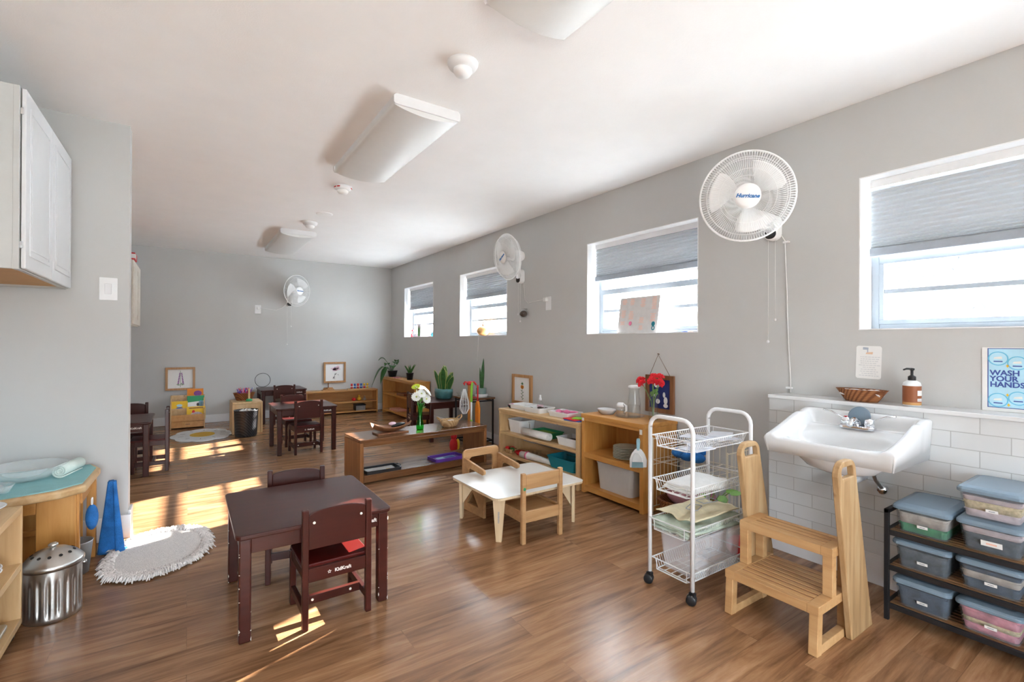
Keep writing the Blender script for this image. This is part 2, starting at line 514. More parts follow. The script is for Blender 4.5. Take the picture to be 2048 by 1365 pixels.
K['diffuser'] = mat('prismatic diffuser', (0.74, 0.75, 0.74), 0.35, var=0.01, bump=0.1, bscale=300)
K['paper'] = mat('white paper', (0.80, 0.80, 0.79), 0.8, var=0.01)
K['ink'] = mat('grey ink', (0.30, 0.32, 0.36), 0.8)
K['salmon'] = mat('salmon print', (0.80, 0.45, 0.35), 0.8)
K['red'] = mat('bright red', (0.62, 0.015, 0.02), 0.45)
K['petal_red'] = mat('red petals', (0.80, 0.03, 0.045), 0.6)
K['petal_white'] = mat('white petals', (0.85, 0.86, 0.82), 0.6)
K['petal_lime'] = mat('lime petals', (0.62, 0.72, 0.06), 0.6)
K['pink'] = mat('pink plastic', (0.78, 0.20, 0.36), 0.5)
K['rose'] = mat('dusty rose cloth', (0.42, 0.21, 0.25), 0.9, bump=0.2, bscale=60)
K['leaf'] = mat('green leaf', (0.045, 0.15, 0.03), 0.4, var=0.3, vscale=30)
K['leaf_dark'] = mat('dark green leaf', (0.035, 0.125, 0.030), 0.35, var=0.3, vscale=30)
K['leaf_yellow'] = mat('yellow leaf edge', (0.42, 0.45, 0.12), 0.45)
K['leaf_light'] = mat('light green leaf', (0.16, 0.36, 0.06), 0.4, var=0.25)
K['stem'] = mat('green stem', (0.14, 0.28, 0.06), 0.5)
K['teal'] = mat('teal plastic', (0.010, 0.20, 0.26), 0.4)
K['teal_cloth'] = mat('teal woven mat', (0.27, 0.52, 0.54), 0.9, bump=0.3, bscale=200)
K['teal_pot'] = mat('teal glazed pot', (0.07, 0.20, 0.21), 0.3, var=0.25, vscale=12)
K['grey_pot'] = mat('grey green pot', (0.17, 0.25, 0.23), 0.5)
K['blue'] = mat('blue cloth', (0.025, 0.17, 0.50), 0.95, bump=0.5, bscale=260, var=0.3)
K['blue_plastic'] = mat('blue plastic', (0.02, 0.10, 0.42), 0.4)
K['navy'] = mat('navy print', (0.010, 0.018, 0.12), 0.6)
K['sky_print'] = mat('pale blue print', (0.45, 0.72, 0.86), 0.6)
K['bubble'] = mat('bubble blue print', (0.16, 0.52, 0.74), 0.6)
K['ltblue'] = mat('light blue plastic', (0.30, 0.50, 0.58), 0.4)
K['print_blue'] = mat('poster lettering blue', (0.06, 0.10, 0.36), 0.7)
K['logo_blue'] = mat('fan logo blue', (0.03, 0.18, 0.48), 0.5)
K['purple'] = mat('purple plastic', (0.13, 0.045, 0.36), 0.4)
K['violet'] = mat('violet print', (0.24, 0.07, 0.28), 0.7)
K['pale_pink'] = mat('pale pink print', (0.74, 0.52, 0.60), 0.7)
K['orange'] = mat('orange plastic', (0.75, 0.24, 0.02), 0.5)
K['orange_wood'] = mat('orange wood', (0.60, 0.24, 0.05), 0.5, var=0.15)
K['yellow'] = mat('yellow', (0.80, 0.50, 0.03), 0.6)
K['lime'] = mat('lime green', (0.26, 0.62, 0.05), 0.5)
K['green'] = mat('green plastic', (0.03, 0.30, 0.12), 0.5)
K['wicker'] = weave('brown wicker', (0.16, 0.05, 0.014), (0.46, 0.19, 0.065), 60)
K['straw'] = weave('pale straw weave', (0.38, 0.22, 0.09), (0.66, 0.46, 0.24), 50)
K['black_weave'] = weave('black weave', (0.008, 0.008, 0.01), (0.045, 0.045, 0.052), 40, 0.4)
K['rug'] = mat('shaggy white cotton', (0.82, 0.79, 0.77), 0.95, var=0.12, vscale=120, bump=0.8, bscale=220)
K['rug_fringe'] = mat('fringe cotton', (0.78, 0.74, 0.72), 0.95, var=0.2, vscale=90)
K['rug_flower'] = mat('flower rug white', (0.66, 0.68, 0.70), 0.95, bump=0.4, bscale=150)
K['rug_yellow'] = mat('flower rug yellow', (0.66, 0.43, 0.06), 0.95, bump=0.4, bscale=150)
K['sage'] = mat('sage glazed plate', (0.60, 0.63, 0.53), 0.25)
K['sage_cloth'] = mat('sage cloth', (0.46, 0.54, 0.46), 0.9, bump=0.3, bscale=80, var=0.15)
K['cream_cloth'] = mat('cream cloth', (0.70, 0.63, 0.44), 0.9, bump=0.3, bscale=80, var=0.1)
K['white_cloth'] = mat('white cloth', (0.78, 0.78, 0.76), 0.9, bump=0.3, bscale=80)
K['mint_cloth'] = mat('mint towel', (0.66, 0.75, 0.70), 0.95, bump=0.4, bscale=200)
K['grey_bin'] = mat('light grey bin', (0.60, 0.60, 0.59), 0.45, var=0.02)
K['clear_bin'] = milky('clear storage plastic', (0.90, 0.91, 0.95), 0.74)
K['clothes_dark'] = mat('charcoal clothes', (0.075, 0.085, 0.10), 0.95, var=0.5, vscale=30, bump=0.4, bscale=40)
K['bench_inner'] = wood('bench lower board', (0.15, 0.08, 0.04), (0.26, 0.145, 0.08), (0.34, 0.20, 0.11), 'X', 5, 0.22, 12, 0.03)
K['tint_bin'] = milky('smoky storage plastic', (0.50, 0.58, 0.65), 0.86, 0.2)
K['lid_grey'] = milky('blue grey lid plastic', (0.20, 0.28, 0.36), 0.15, 0.25)
K['crinkle'] = milky('crinkled plastic wrap', (0.80, 0.82, 0.88), 0.45, 0.15)
K['gourd'] = mat('orange gourd', (0.74, 0.42, 0.16), 0.45, var=0.2, vscale=8)
K['soap_label'] = mat('brown bottle label', (0.27, 0.085, 0.03), 0.5, var=0.05)
K['soap_liquid'] = mat('amber soap', (0.55, 0.30, 0.12), 0.25)
K['soap_white'] = mat('white bottle', (0.72, 0.74, 0.75), 0.3)
K['dark_slats'] = wood('dark slat wood', (0.10, 0.05, 0.02), (0.20, 0.10, 0.04), (0.30, 0.16, 0.07), 'Y', 6, 0.5, 12, 0.05)
K['galv'] = mat('galvanised bucket', (0.50, 0.53, 0.55), 0.4, metal=0.7, var=0.1)
K['bark'] = mat('pale grey bark', (0.07, 0.07, 0.075), 0.9, var=0.2)
K['ground'] = mat('winter ground', (0.86, 0.86, 0.85), 0.95, var=0.08, vscale=0.6)
K['frame_wood'] = wood('picture frame wood', (0.36, 0.17, 0.06), (0.48, 0.25, 0.10), (0.56, 0.32, 0.15), 'Z', 6, 0.45, 12, 0.04)
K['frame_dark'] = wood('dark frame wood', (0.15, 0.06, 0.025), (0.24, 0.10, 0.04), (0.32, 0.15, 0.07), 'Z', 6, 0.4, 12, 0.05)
K['string'] = mat('brown string', (0.16, 0.09, 0.05), 0.9)
K['cord'] = mat('white cord', (0.76, 0.76, 0.74), 0.5)
K['brown_food'] = mat('dark brown', (0.06, 0.035, 0.025), 0.7, var=0.3)
K['denim'] = mat('dark blue clothes', (0.05, 0.075, 0.12), 0.95, var=0.4, vscale=25, bump=0.4, bscale=40)
K['clothes_grey'] = mat('beige clothes', (0.48, 0.43, 0.38), 0.95, var=0.3, vscale=25, bump=0.4, bscale=40)
K['clothes_green'] = mat('green clothes', (0.06, 0.30, 0.12), 0.95, var=0.3, vscale=25, bump=0.4, bscale=40)
K['clothes_pink'] = mat('pink clothes', (0.66, 0.28, 0.34), 0.95, var=0.45, vscale=16, bump=0.4, bscale=40)
K['clothes_lilac'] = mat('pale lilac clothes', (0.58, 0.50, 0.53), 0.95, var=0.3, vscale=18, bump=0.4, bscale=40)
K['gingham'] = mat('yellow gingham cloth', (0.62, 0.52, 0.32), 0.95, var=0.25, vscale=80)
# ------------------------------------------------------------------ the room
XL, XR, YN, YB, H = -0.97, 3.139, -3.0, 8.656, 2.617
XO = 3.36
WZ0, WZ1 = 1.327, 2.187
struct('floor', MB().box(XL-0.2, XO, YN-0.2, YB+0.2, -0.1, 0.0), K['floor'])
struct('ceiling', MB().box(XL-0.2, XO, YN-0.2, YB+0.2, H, H+0.12), K['ceiling'])
b = MB().box(XR, XO, YN, YB, 0, WZ0).box(XR, XO, YN, YB, WZ1, H)
ys = [YN]+[y for ab in WIN_Y for y in ab]+[YB]
for i in range(0, len(ys), 2):
    b.box(XR, XO, ys[i], ys[i+1], WZ0, WZ1)
struct('wall_right', b, K['wall'])
struct('wall_back', MB().box(XL-0.2, XO, YB, YB+0.15, 0, H), K['wall'])
struct('wall_left', MB().box(XL-0.15, XL, YN, YB, 0, H), K['wall'])
struct('wall_partition', MB().box(XL, -0.312, 3.882, 4.0, 0, H), K['wall'])
b = MB().box(XL, -0.87, YN-0.15, YN, 0, H).box(0.67, XR, YN-0.15, YN, 0, H).box(-0.87, 0.67, YN-0.15, YN, 1.85, H).box(-0.87, 0.67, YN-0.15, YN, 0, 0.05)
struct('wall_near', b, K['wall'])
# baseboards
def board(name, x0, x1, y0, y1, h):
    struct(name, MB().box(x0, x1, y0, y1, 0, h), K['white_paint'], bevel=0.004)
board('baseboard_back', XL, XR, YB-0.016, YB, 0.12)
board('baseboard_right', XR-0.016, XR, 1.56, YB-0.016, 0.12)
board('baseboard_left', XL, XL+0.016, YN, 3.866, 0.14)
board('baseboard_left.001', XL, XL+0.016, 4.02, YB-0.016, 0.14)
b = MB().box(XL+0.016, -0.297, 3.866, 3.882, 0, 0.148).box(-0.312, -0.297, 3.882, 4.016, 0, 0.172).box(XL+0.016, -0.312, 4.0, 4.016, 0, 0.148)
struct('baseboard_partition', b, K['white_paint'], bevel=0.003)
# tiled half wall by the sink
struct('trim_1', MB().box(2.962, XR, YN, 1.545, 0.155, 0.915), K['tile'])
struct('trim_2', MB().box(2.952, XR, YN, 1.551, 0.915, 0.936), K['porcelain'], bevel=0.004)
struct('trim_3', MB().box(2.958, XR, YN, 1.548, 0.0, 0.155), K['white_paint'], bevel=0.003)

# windows
BL = {1: None, 2: 1.745, 3: 1.832, 4: 1.836, 5: 1.804}
SHADE_LABEL = {2: 'grey cellular shade in the window beside the sink', 3: 'grey cellular shade in the window with the propped menu sign',
               4: 'grey cellular shade in the window with the orange gourd', 5: 'grey cellular shade in the window nearest the back wall corner',
               1: 'grey cellular shade in the window behind the camera'}
for n, (a, c) in enumerate(WIN_Y, 1):
    root = bpy.data.objects.new('window_%d' % n, None); COL.objects.link(root)
    root.location = (XR, (a+c)/2, WZ0); root['kind'] = 'structure'
    hw, hh = (c-a)/2, WZ1-WZ0
    t = 0.006
    d0, d1 = -0.001, 0.215
    b = MB().box(d0, d1, -hw, -hw+t, t, hh-t).box(d0, d1, hw-t, hw, t, hh-t).box(d0, d1, -hw, hw, hh-t, hh)
    obj('reveal', b, K['reveal'], root)
    obj('window_sill', MB().box(d0-0.002, d1, -hw, hw, 0, t), K['reveal'], root)
    f0, f1 = 0.155, 0.205
    b = MB().box(f0, f1, -hw+t, -hw+0.045, t, hh-t).box(f0, f1, hw-0.045, hw-t, t, hh-t).box(f0, f1, -hw+0.045, hw-0.045, hh-0.045, hh-t).box(f0, f1, -hw+0.045, hw-0.045, t, 0.035)
    obj('window_frame', b, K['alu'], root, bevel=0.003)
    iw = hw-0.045
    rail = 0.405
    b = MB().box(f0-0.004, f0+0.022, -iw, iw, rail-0.026, rail+0.022).box(f0-0.004, f0+0.022, -iw, iw, 0.035, 0.06)
    b.box(f0-0.004, f0+0.022, -iw, -iw+0.022, 0.06, rail-0.026).box(f0-0.004, f0+0.022, iw-0.022, iw, 0.06, rail-0.026)
    b.box(f0+0.002, f0+0.018, -iw+0.022, iw-0.022, 0.208, 0.234)
    s = obj('sash', b, K['alu'], root, bevel=0.002)
    obj('pane', MB().box(f0+0.008, f0+0.012, -iw+0.02, iw-0.02, 0.058, rail-0.018), K['pane'], s)
    obj('pane', MB().box(f0+0.032, f0+0.036, -iw, iw, rail-0.01, hh-0.045), K['pane'], root)
    if BL[n]:
        sh = thing('cellular_shade', SHADE_LABEL[n], 'window shade', (XR+0.105, (a+c)/2, BL[n]), 0, 'grey cellular window shades')
        top = WZ1-BL[n]-0.006
        w2 = hw-0.022
        obj('headrail', MB().box(-0.022, 0.026, -w2, w2, top-0.045, top), K['white_plastic'], sh, bevel=0.003)
        obj('bottom_rail', MB().box(-0.020, 0.020, -w2-0.004, w2+0.004, 0, 0.05), mat('shade bottom rail %d' % n, (0.33, 0.37, 0.42), 0.5) if n == 2 else bpy.data.materials.get('shade bottom rail 2'), sh, bevel=0.006)
        z = 0.05; pts = [(0.0, z)]
        k = 0
        while z < top-0.05:
            st = min(0.010+0.0028*k, 0.026)
            pts += [(-0.017, z+st*0.5), (-0.004, z+st)]
            z += st; k += 1
        pts = [(x, min(zz, top-0.045)) for x, zz in pts]
        vs, fs = [], []
        for x, zz in pts: vs += [(x, -w2, zz), (x, w2, zz)]
        for i in range(len(pts)-1): fs.append((2*i, 2*i+1, 2*i+3, 2*i+2))
        obj('pleated_fabric', MB().add(vs, fs), K['shade'], sh, solid=0.002)
# added glazed door behind the viewer, never seen, sized for fill light
root = bpy.data.objects.new('fill_door_1', None); COL.objects.link(root); root['kind'] = 'structure'; root.location = (-0.10, YN-0.08, 0.05)
b = MB()
for x0, x1 in ((-0.77, -0.70), (-0.04, 0.04), (0.70, 0.77)): b.box(x0, x1, -0.03, 0.03, 0, 1.8)
for x0, x1 in ((-0.70, -0.04), (0.04, 0.70)): b.box(x0, x1, -0.03, 0.03, 1.73, 1.8).box(x0, x1, -0.03, 0.03, 0, 0.08)
obj('fill_door_frame', b, K['white_paint'], root, bevel=0.004)
for x0, x1 in ((-0.70, -0.04), (0.04, 0.70)): obj('door_pane', MB().box(x0, x1, -0.004, 0.004, 0.08, 1.73), K['pane'], root)

# outside: ground and bare trees
o = one('winter_lawn', MB().box(XO+0.02, 70, -60, 70, -0.45, -0.35), K['ground'], 'pale winter ground outside the windows', 'ground'); o['kind'] = 'structure'
def bare_tree(loc, h, seed, label):
    rnd = random.Random(seed)
    t = thing('bare_tree', label, 'tree', loc, 0, 'bare trees outside the windows')
    trunk, tw = MB(), MB()
    def grow(p, d, ln, r, lv):
        pts = [p]; q = p.copy(); dd = d.copy()
        for i in range(3):
            dd = (dd+V((rnd.uniform(-.18,.18), rnd.uniform(-.18,.18), rnd.uniform(-.05,.16)))).normalized()
            q = q+dd*ln/3; pts.append(q.copy())
        (trunk if lv < 2 else tw).tube(pts, [r, r*0.88, r*0.76, r*0.62], 6 if lv < 2 else 4)
        if lv >= 5: return
        for k in range(3 if lv < 4 else 2):
            a = rnd.uniform(0, 2*PI); sp = rnd.uniform(0.45, 0.95)
            nd = (dd+V((math.cos(a)*sp, math.sin(a)*sp, rnd.uniform(-.1, .3)))).normalized()
            grow(pts[rnd.choice((2, 3, 3))], nd, ln*rnd.uniform(0.6, 0.8), r*0.58, lv+1)
    grow(V((0,0,0)), V((0,0,1)), h*0.32, h*0.022, 0)
    obj('trunk', trunk, K['bark'], t); obj('twigs', tw, K['bark'], t)
bare_tree((7.2, 0.9, -0.36), 5.0, 3, 'pale bare tree outside the window beside the sink')
bare_tree((11.6, 4.2, -0.36), 5.5, 5, 'pale bare tree outside the window beside the sink, further off')
bare_tree((9.5, 7.4, -0.36), 5.5, 9, 'pale bare tree seen behind the propped menu sign')
bare_tree((8.5, 11.6, -0.36), 5.5, 12, 'pale bare tree seen through the window with the gourd')

# ------------------------------------------------------------------ ceiling
def ceiling_light(x, y0, y1, label):
    t = thing('ceiling_light', label, 'ceiling light', (x, y0, H), 0, 'fluorescent ceiling lights')
    L = y1-y0
    lens = [(-0.200, -0.040), (-0.200, -0.052)]+[(-0.192+0.384*i/22, -0.060-0.027*math.sin(PI*i/22)**0.8) for i in range(23)]+[(0.200, -0.052), (0.200, -0.040)]
    cap = [(-0.190, 0), (-0.205, -0.014), (-0.205, -0.048), (-0.197, -0.058), (0.197, -0.058), (0.205, -0.048), (0.205, -0.014), (0.190, 0)]
    obj('housing', MB().box(-0.195, 0.195, 0.01, L-0.01, -0.045, 0), K['white_metal'], t)
    obj('diffuser', MB().prism(lens[::-1], 0.012, 0.013, PXZ).prism(lens[::-1], L-0.013, L-0.012, PXZ).grid(lambda u, v: (lens[min(len(lens)-1, round(u*(len(lens)-1)))][0], 0.012+(L-0.024)*v, lens[min(len(lens)-1, round(u*(len(lens)-1)))][1]), len(lens), 2), K['diffuser'], t)
    for ya, yb in ((0, 0.012), (L-0.012, L)):
        obj('end_cap', MB().prism(cap[::-1], ya, yb, PXZ), K['white_metal'], t, bevel=0.002)
    return t
ceiling_light(1.145, 0.28, 1.593, 'white wraparound ceiling light cut by the top edge of the photo')
ceiling_light(1.13, 2.525, 3.84, 'long white wraparound ceiling light over the dark table with the red-lit chair')
ceiling_light(1.115, 6.32, 7.74, 'white wraparound ceiling light closest to the back wall')
def detector(loc, sc, label, red=False):
    t = thing('smoke_detector', label, 'smoke detector', loc, 0, 'round ceiling detectors')
    obj('base', MB().lathe([(0.074, 0), (0.074, -0.010), (0.066, -0.026), (0.046, -0.034)], n=32), K['white_plastic'], t)
    obj('sensor', MB().lathe([(0.044, -0.03), (0.046, -0.044), (0.036, -0.060), (0.0, -0.064)], n=28), K['fan_white'], t)
    obj('sensor_gap', MB().lathe([(0.040, -0.030), (0.040, -0.046)], n=24), K['dark_hole'], t)
    if red:
        for a in (200, 228, 330):
            obj('red_marking', MB().box(-0.012, 0.012, -0.002, 0.002, -0.006, 0.006), K['red'], t, loc=(0.071*math.cos(R(a)), 0.071*math.sin(R(a)), -0.017), rot=(R(-25), 0, R(a+90)))
    t.scale = (sc, sc, sc)
detector((1.105, 2.07, H), 1.02, 'white smoke detector between the two nearer ceiling lights')
detector((1.12, 4.32, H), 1.05, 'white smoke detector with red markings behind the long ceiling light', True)
detector((1.15, 5.84, H), 1.1, 'small white smoke detector just before the furthest ceiling light')
one('ceiling_cover', MB().lathe([(0.085, 0), (0.085, -0.004), (0.07, -0.008), (0.0, -0.008)], n=32), K['ceiling'], 'flat round white cover plate on the ceiling', 'cover plate', (1.20, 5.36, H))

# ------------------------------------------------------------------ fans
def fan(wall, C, N, dia, label, wall_dir, cords, turn=0.0, roll=0.0, see=1.0):
    """wall: bracket point on the wall, C: hub centre, N: facing direction, wall_dir: out of the wall"""
    t = thing('wall_fan', label, 'fan', wall, 0, 'white wall fans')
    c = V(C)-V(wall); N = V(N).normalized(); r = dia/2
    X = V((0,0,1)).cross(N).normalized(); Y = N.cross(X)
    T = M(((X.x,Y.x,N.x,c.x),(X.y,Y.y,N.y,c.y),(X.z,Y.z,N.z,c.z),(0,0,0,1)))
    g = MB(T)
    ring = lambda rr, z, n=40: [(rr*math.cos(2*PI*i/n), rr*math.sin(2*PI*i/n), z) for i in range(n)]
    g.tube(ring(r, 0.0, 56), 0.0055, 6, True)
    for rr, z in ((r*0.86, 0.042), (r*0.60, 0.055), (r*0.86, -0.045), (r*0.5, -0.06)): g.tube(ring(rr, z), 0.0016, 4, True)
    nw = 110
    for i in range(nw):
        a = 2*PI*i/nw; ca, sa = math.cos(a), math.sin(a); cb, sb = math.cos(a+0.10), math.sin(a+0.10)
        g.tube([(r*0.22*ca, r*0.22*sa, 0.060), (r*0.6*cb, r*0.6*sb, 0.055), (r*0.88*cb, r*0.88*sb, 0.040), (r*cb, r*sb, 0.0)], 0.0016, 3)
        g.tube([(r*cb, r*sb, 0.0), (r*0.88*cb, r*0.88*sb, -0.044), (r*0.5*ca, r*0.5*sa, -0.062), (r*0.2*ca, r*0.2*sa, -0.066)], 0.0016, 3)
    obj('guard', g, K['fan_white'], t)
    cap = obj('hub_cap', MB(T).lathe([(0, 0.068), (r*0.20, 0.066), (r*0.28, 0.060), (r*0.28, 0.054)][::-1], n=28), K['fan_white'], t)
    text('logo', 'Hurricane', r*0.118, K['logo_blue'], cap, T @ tf((0, 0, 0.069), (0, 0, roll)), shear=0.3, bold=0.0012)
    for k in range(3):
        a0 = turn+k*2*PI/3
        def blade(u, v):
            rr = r*(0.16+0.70*v)
            wd = (0.30+0.62*math.sin(min(1, v*1.15)*PI*0.62))
            a = a0+(u-0.5)*wd*1.35+0.25*v
            e = 1-max(0, v-0.85)*0.4
            return (rr*e*math.cos(a), rr*e*math.sin(a), 0.014-0.045*(u-0.5))
        obj('blade', MB(T).grid(blade, 8, 10), K['fan_white'], t, solid=0.003)
    mt = MB(T).lathe([(r*0.16, 0.02), (r*0.16, -0.05), (0.055, -0.07), (0.062, -0.10), (0.060, -0.165), (0.045, -0.20), (0.0, -0.205)][::-1], n=24)
    mh = obj('motor_housing', mt, K['fan_white'], t)
    W = V(wall_dir)
    side = V((0,0,1)).cross(W).normalized()
    back = c-N*0.14
    br = MB().tube([back+V((0,0,-0.045)), (back+W*0.05)*0.5+V((0,0,-0.07)), W*0.055+V((0,0,0.0))], [0.030, 0.024, 0.03], 10)
    obj('arm', br, K['fan_white'], t)
    B = M(((side.x, 0, W.x, 0), (side.y, 0, W.y, 0), (side.z, 1, W.z, 0), (0,0,0,1)))
    bb = MB(B).prism(rrect(-0.045, 0.045, -0.075, 0.085, 0.042), 0.0, 0.065)
    bk = obj('wall_bracket', bb, K['fan_white'], t, bevel=0.01)
    obj('control_window', MB(B).prism(rrect(-0.036, 0.036, -0.068, -0.005, 0.03), 0.062, 0.069), K['black'], bk, bevel=0.003)
    for dx, ln in cords:
        p = side*dx+W*0.045+V((0,0,-0.075))
        cdo = obj('pull_cord', MB().tube([p, p+V((0,0,-ln))], 0.0016, 5), K['cord'], t)
        obj('cord_knob', MB().lathe([(0, 0), (0.007, 0.004), (0.008, 0.014), (0.003, 0.022)], c=tuple(p+V((0,0,-ln-0.02))), n=10), K['white_plastic'], cdo)
    return t
fan((XR, 1.60, 1.985), (2.66, 1.52, 2.095), (-0.80, -0.54, -0.20), 0.500, 'large white wall fan on the wall between the sink window and the menu sign window', (-1, 0, 0), [(0.022, 0.50), (-0.022, 0.64)], 0.6, -0.12)
fan((XR, 4.42, 1.99), (2.78, 4.20, 2.15), (-1.0, 0.02, -0.16), 0.475, 'white wall fan seen edge-on beside the gourd window', (-1, 0, 0), [(0.02, 0.42), (-0.02, 0.34)], 0.2, 0.5)
fan((1.38, YB, 1.90), (1.46, 8.38, 2.07), (0.50, -0.85, -0.08), 0.50, 'white wall fan with open blades on the back wall', (0, -1, 0), [(0.03, 0.32), (-0.03, 0.62)], 0.85, 0.0)

def outlet(name, loc, rz, label, kind='outlet'):
    t = thing(name, label, kind, loc, rz)
    obj('cover_plate', MB().prism(rrect(-0.044, 0.044, -0.07, 0.07, 0.004), 0, 0.006, M(((1,0,0,0),(0,0,-1,0),(0,1,0,0),(0,0,0,1)))), K['white_plastic'], t, bevel=0.002)
    return t
t = outlet('light_switch', (-0.414, 3.882, 1.572), 0, 'white rocker light switch on the grey partition wall', 'light switch')
obj('rocker', MB().box(-0.017, 0.017, -0.011, -0.005, -0.033, 0.033), K['white_paint'], t, bevel=0.002)
t = outlet('wall_outlet', (0.925, YB, 1.76), 0, 'white outlet with plugged cord on the back wall')
obj('plug', MB().box(-0.016, 0.02, -0.045, -0.006, 0.0, 0.04), K['cord'], t, bevel=0.005)
t = outlet('wall_outlet', (XR, 3.945, 1.66), PI/2, 'white outlet with plugged fan cord left of the menu sign window')
t.rotation_euler = (0, 0, -PI/2)
obj('plug', MB().box(-0.045, 0.0, -0.045, -0.006, 0.02, 0.06), K['cord'], t, bevel=0.005)
def cord(pts, label, r=0.003):
    one('fan_cord', MB().tube(pts, r, 6), K['cord'], label, 'cord')
cord([(1.36, 8.645, 1.88), (1.28, 8.64, 1.80), (1.19, 8.645, 1.755), (1.05, 8.645, 1.775), (0.955, 8.625, 1.785)], 'white cord draped from the back wall fan to its outlet')
cord([(3.13, 4.39, 1.92), (3.13, 4.37, 1.80), (3.128, 4.36, 1.73), (3.13, 4.30, 1.685), (3.13, 4.15, 1.70), (3.115, 4.00, 1.70)], 'white cord running from the edge-on fan to the outlet')
cord([(3.13, 1.565, 1.95), (3.125, 1.535, 1.90), (3.13, 1.525, 1.6), (3.128, 1.515, 1.3), (3.13, 1.50, 1.0), (3.128, 1.50, 0.94)], 'white cord hanging straight down the wall from the large fan to the tiles')
for y, z in ((1.527, 1.89), (1.507, 0.97)):
    one('cord_clip', MB().box(3.118, 3.139, y-0.018, y+0.018, z-0.006, z+0.006), K['white_plastic'], 'white clip holding the large fan cord, %s' % ('just under the fan' if z > 1.2 else 'just above the tiles'), 'clip', bevel=0.002)
# ------------------------------------------------------------------ mahogany children's tables and chairs
FACE_NY = M(((1,0,0,0),(0,0,-1,0),(0,1,0,0),(0,0,0,1)))      # text plane facing -Y
def star_logo(name, size, parent, T):
    o = text(name, 'KidKraft', size, K['logo'], parent, T @ tf((size*0.45, 0, 0)), bold=0.0006)
    pts = []
    for i in range(10):
        a = PI/2+i*PI/5; rr = size*(0.42 if i % 2 == 0 else 0.2)
        pts.append((rr*math.cos(a), rr*math.sin(a)))
    inn = [(x*0.6, y*0.6) for x, y in pts]
    s = MB(T @ tf((-size*2.35, 0, 0))).ring(pts, inn, -0.0003, 0.0006)
    obj('star_emblem', s, K['logo'], parent)
def kid_table(loc, wd, dp, T, label, rz=0.0):
    """origin at the near left corner on the floor"""
    t = thing('play_table', label, 'table', loc, rz, 'dark mahogany children tables')
    obj('tabletop', MB().prism(rrect(0, wd, 0, dp, 0.028), T-0.02, T), K['mahog'], t, bevel=0.005)
    lw = 0.046
    for x in (0.014, wd-0.014-lw):
        for y in (0.014, dp-0.014-lw):
            obj('leg', MB().box(x, x+lw, y, y+lw, 0, T-0.02), K['mahog'], t, bevel=0.006)
    a0, a1 = T-0.085, T-0.02
    fr = obj('apron', MB().box(0.06, wd-0.06, 0.020, 0.036, a0, a1), K['mahog'], t, bevel=0.002)
    obj('apron', MB().box(0.06, wd-0.06, dp-0.036, dp-0.020, a0, a1), K['mahog'], t, bevel=0.002)
    for x in (0.020, wd-0.036): obj('apron', MB().box(x, x+0.016, 0.06, dp-0.06, a0, a1), K['mahog'], t, bevel=0.002)
    star_logo('logo', 0.024, fr, tf((wd-0.12, 0.0195, (a0+a1)/2)) @ FACE_NY)
    return t
def kid_chair(hb):
    """faces +Y, origin under the seat centre"""
    t = thing('play_chair', '', 'chair', (0,0,0), 0, 'dark mahogany children chairs')
    k = hb/0.52
    w, d, p = 0.15, 0.145, 0.026
    zs = 0.275*k
    for s in (-1, 1):
        x = s*(w-p/2)
        obj('back_post', MB().box(x-p/2, x+p/2, -d, -d+p*1.15, 0, hb), K['mahog'], t, bevel=0.004)
        obj('leg', MB().box(x-p/2, x+p/2, d-p*1.2, d, 0, zs-0.015), K['mahog'], t, bevel=0.004)
        obj('side_rail', MB().box(x-0.009, x+0.009, -d+p, d-p, zs-0.06, zs-0.015), K['mahog'], t, bevel=0.002)
        obj('stretcher', MB().box(x-0.010, x+0.010, -d+p, d-p, 0.058*k, 0.092*k), K['mahog'], t, bevel=0.002)
    n = 12
    x0 = w-p
    arch = [(x0, 0.345*k), (x0, hb-0.028)]
    arch += [(x0*math.cos(PI*i/n), hb-0.028+0.024*math.sin(PI*i/n)) for i in range(1, n)]
    arch += [(-x0, hb-0.028), (-x0, 0.345*k)]
    bk = obj('backrest', MB().prism(arch, -d+0.006, -d+0.022, PXZ), K['mahog'], t, bevel=0.003)
    for s in (-1, 1):
        obj('screw_cap', MB(tf((s*(x0-0.022), -d+0.006, hb-0.06), (PI/2, 0, 0))).lathe([(0.006, -0.001), (0.006, 0.0015), (0.003, 0.002)], n=12), K['screw'], bk)
    obj('seat', MB().prism(rrect(-w+0.004, w-0.004, -d+p, d+0.006, 0.012), zs-0.016, zs), K['mahog_red'], t, bevel=0.004)
    obj('front_rail', MB().box(-w+p, w-p, d-0.022, d-0.006, zs-0.06, zs-0.016), K['mahog'], t, bevel=0.002)
    rr = obj('back_rail', MB().box(-w+p, w-p, -d+0.006, -d+0.022, zs-0.072, zs-0.012), K['mahog'], t, bevel=0.002)
    star_logo('logo', 0.021, rr, tf((0.012, -d+0.0055, zs-0.043)) @ FACE_NY)
    cs = obj('cross_stretcher', MB().box(-w+p*0.8, w-p*0.8, -0.035, -0.013, 0.056*k, 0.094*k), K['mahog'], t, bevel=0.002)
    for s in (-1, 1):
        obj('screw_cap', MB(tf((s*0.085, -0.035, 0.075*k), (PI/2, 0, 0))).lathe([(0.006, -0.001), (0.006, 0.0015), (0.003, 0.002)], n=12), K['screw'], cs)
    return t
near_table = kid_table((0.162, 2.235, 0), 0.656, 0.68, 0.45, 'dark mahogany play table with chipped edges closest to the camera, red-lit chair tucked in')
kid_table((0.79, 5.70, 0), 0.645, 0.66, 0.512, 'dark mahogany play table in mid-room with two chairs facing each other')
kid_table((0.90, 7.985, 0), 0.645, 0.64, 0.51, 'dark mahogany play table standing against the back wall by the pine cube')
kid_table((-0.925, 5.48, 0), 0.645, 0.66, 0.505, 'dark mahogany play table half hidden behind the grey partition wall')
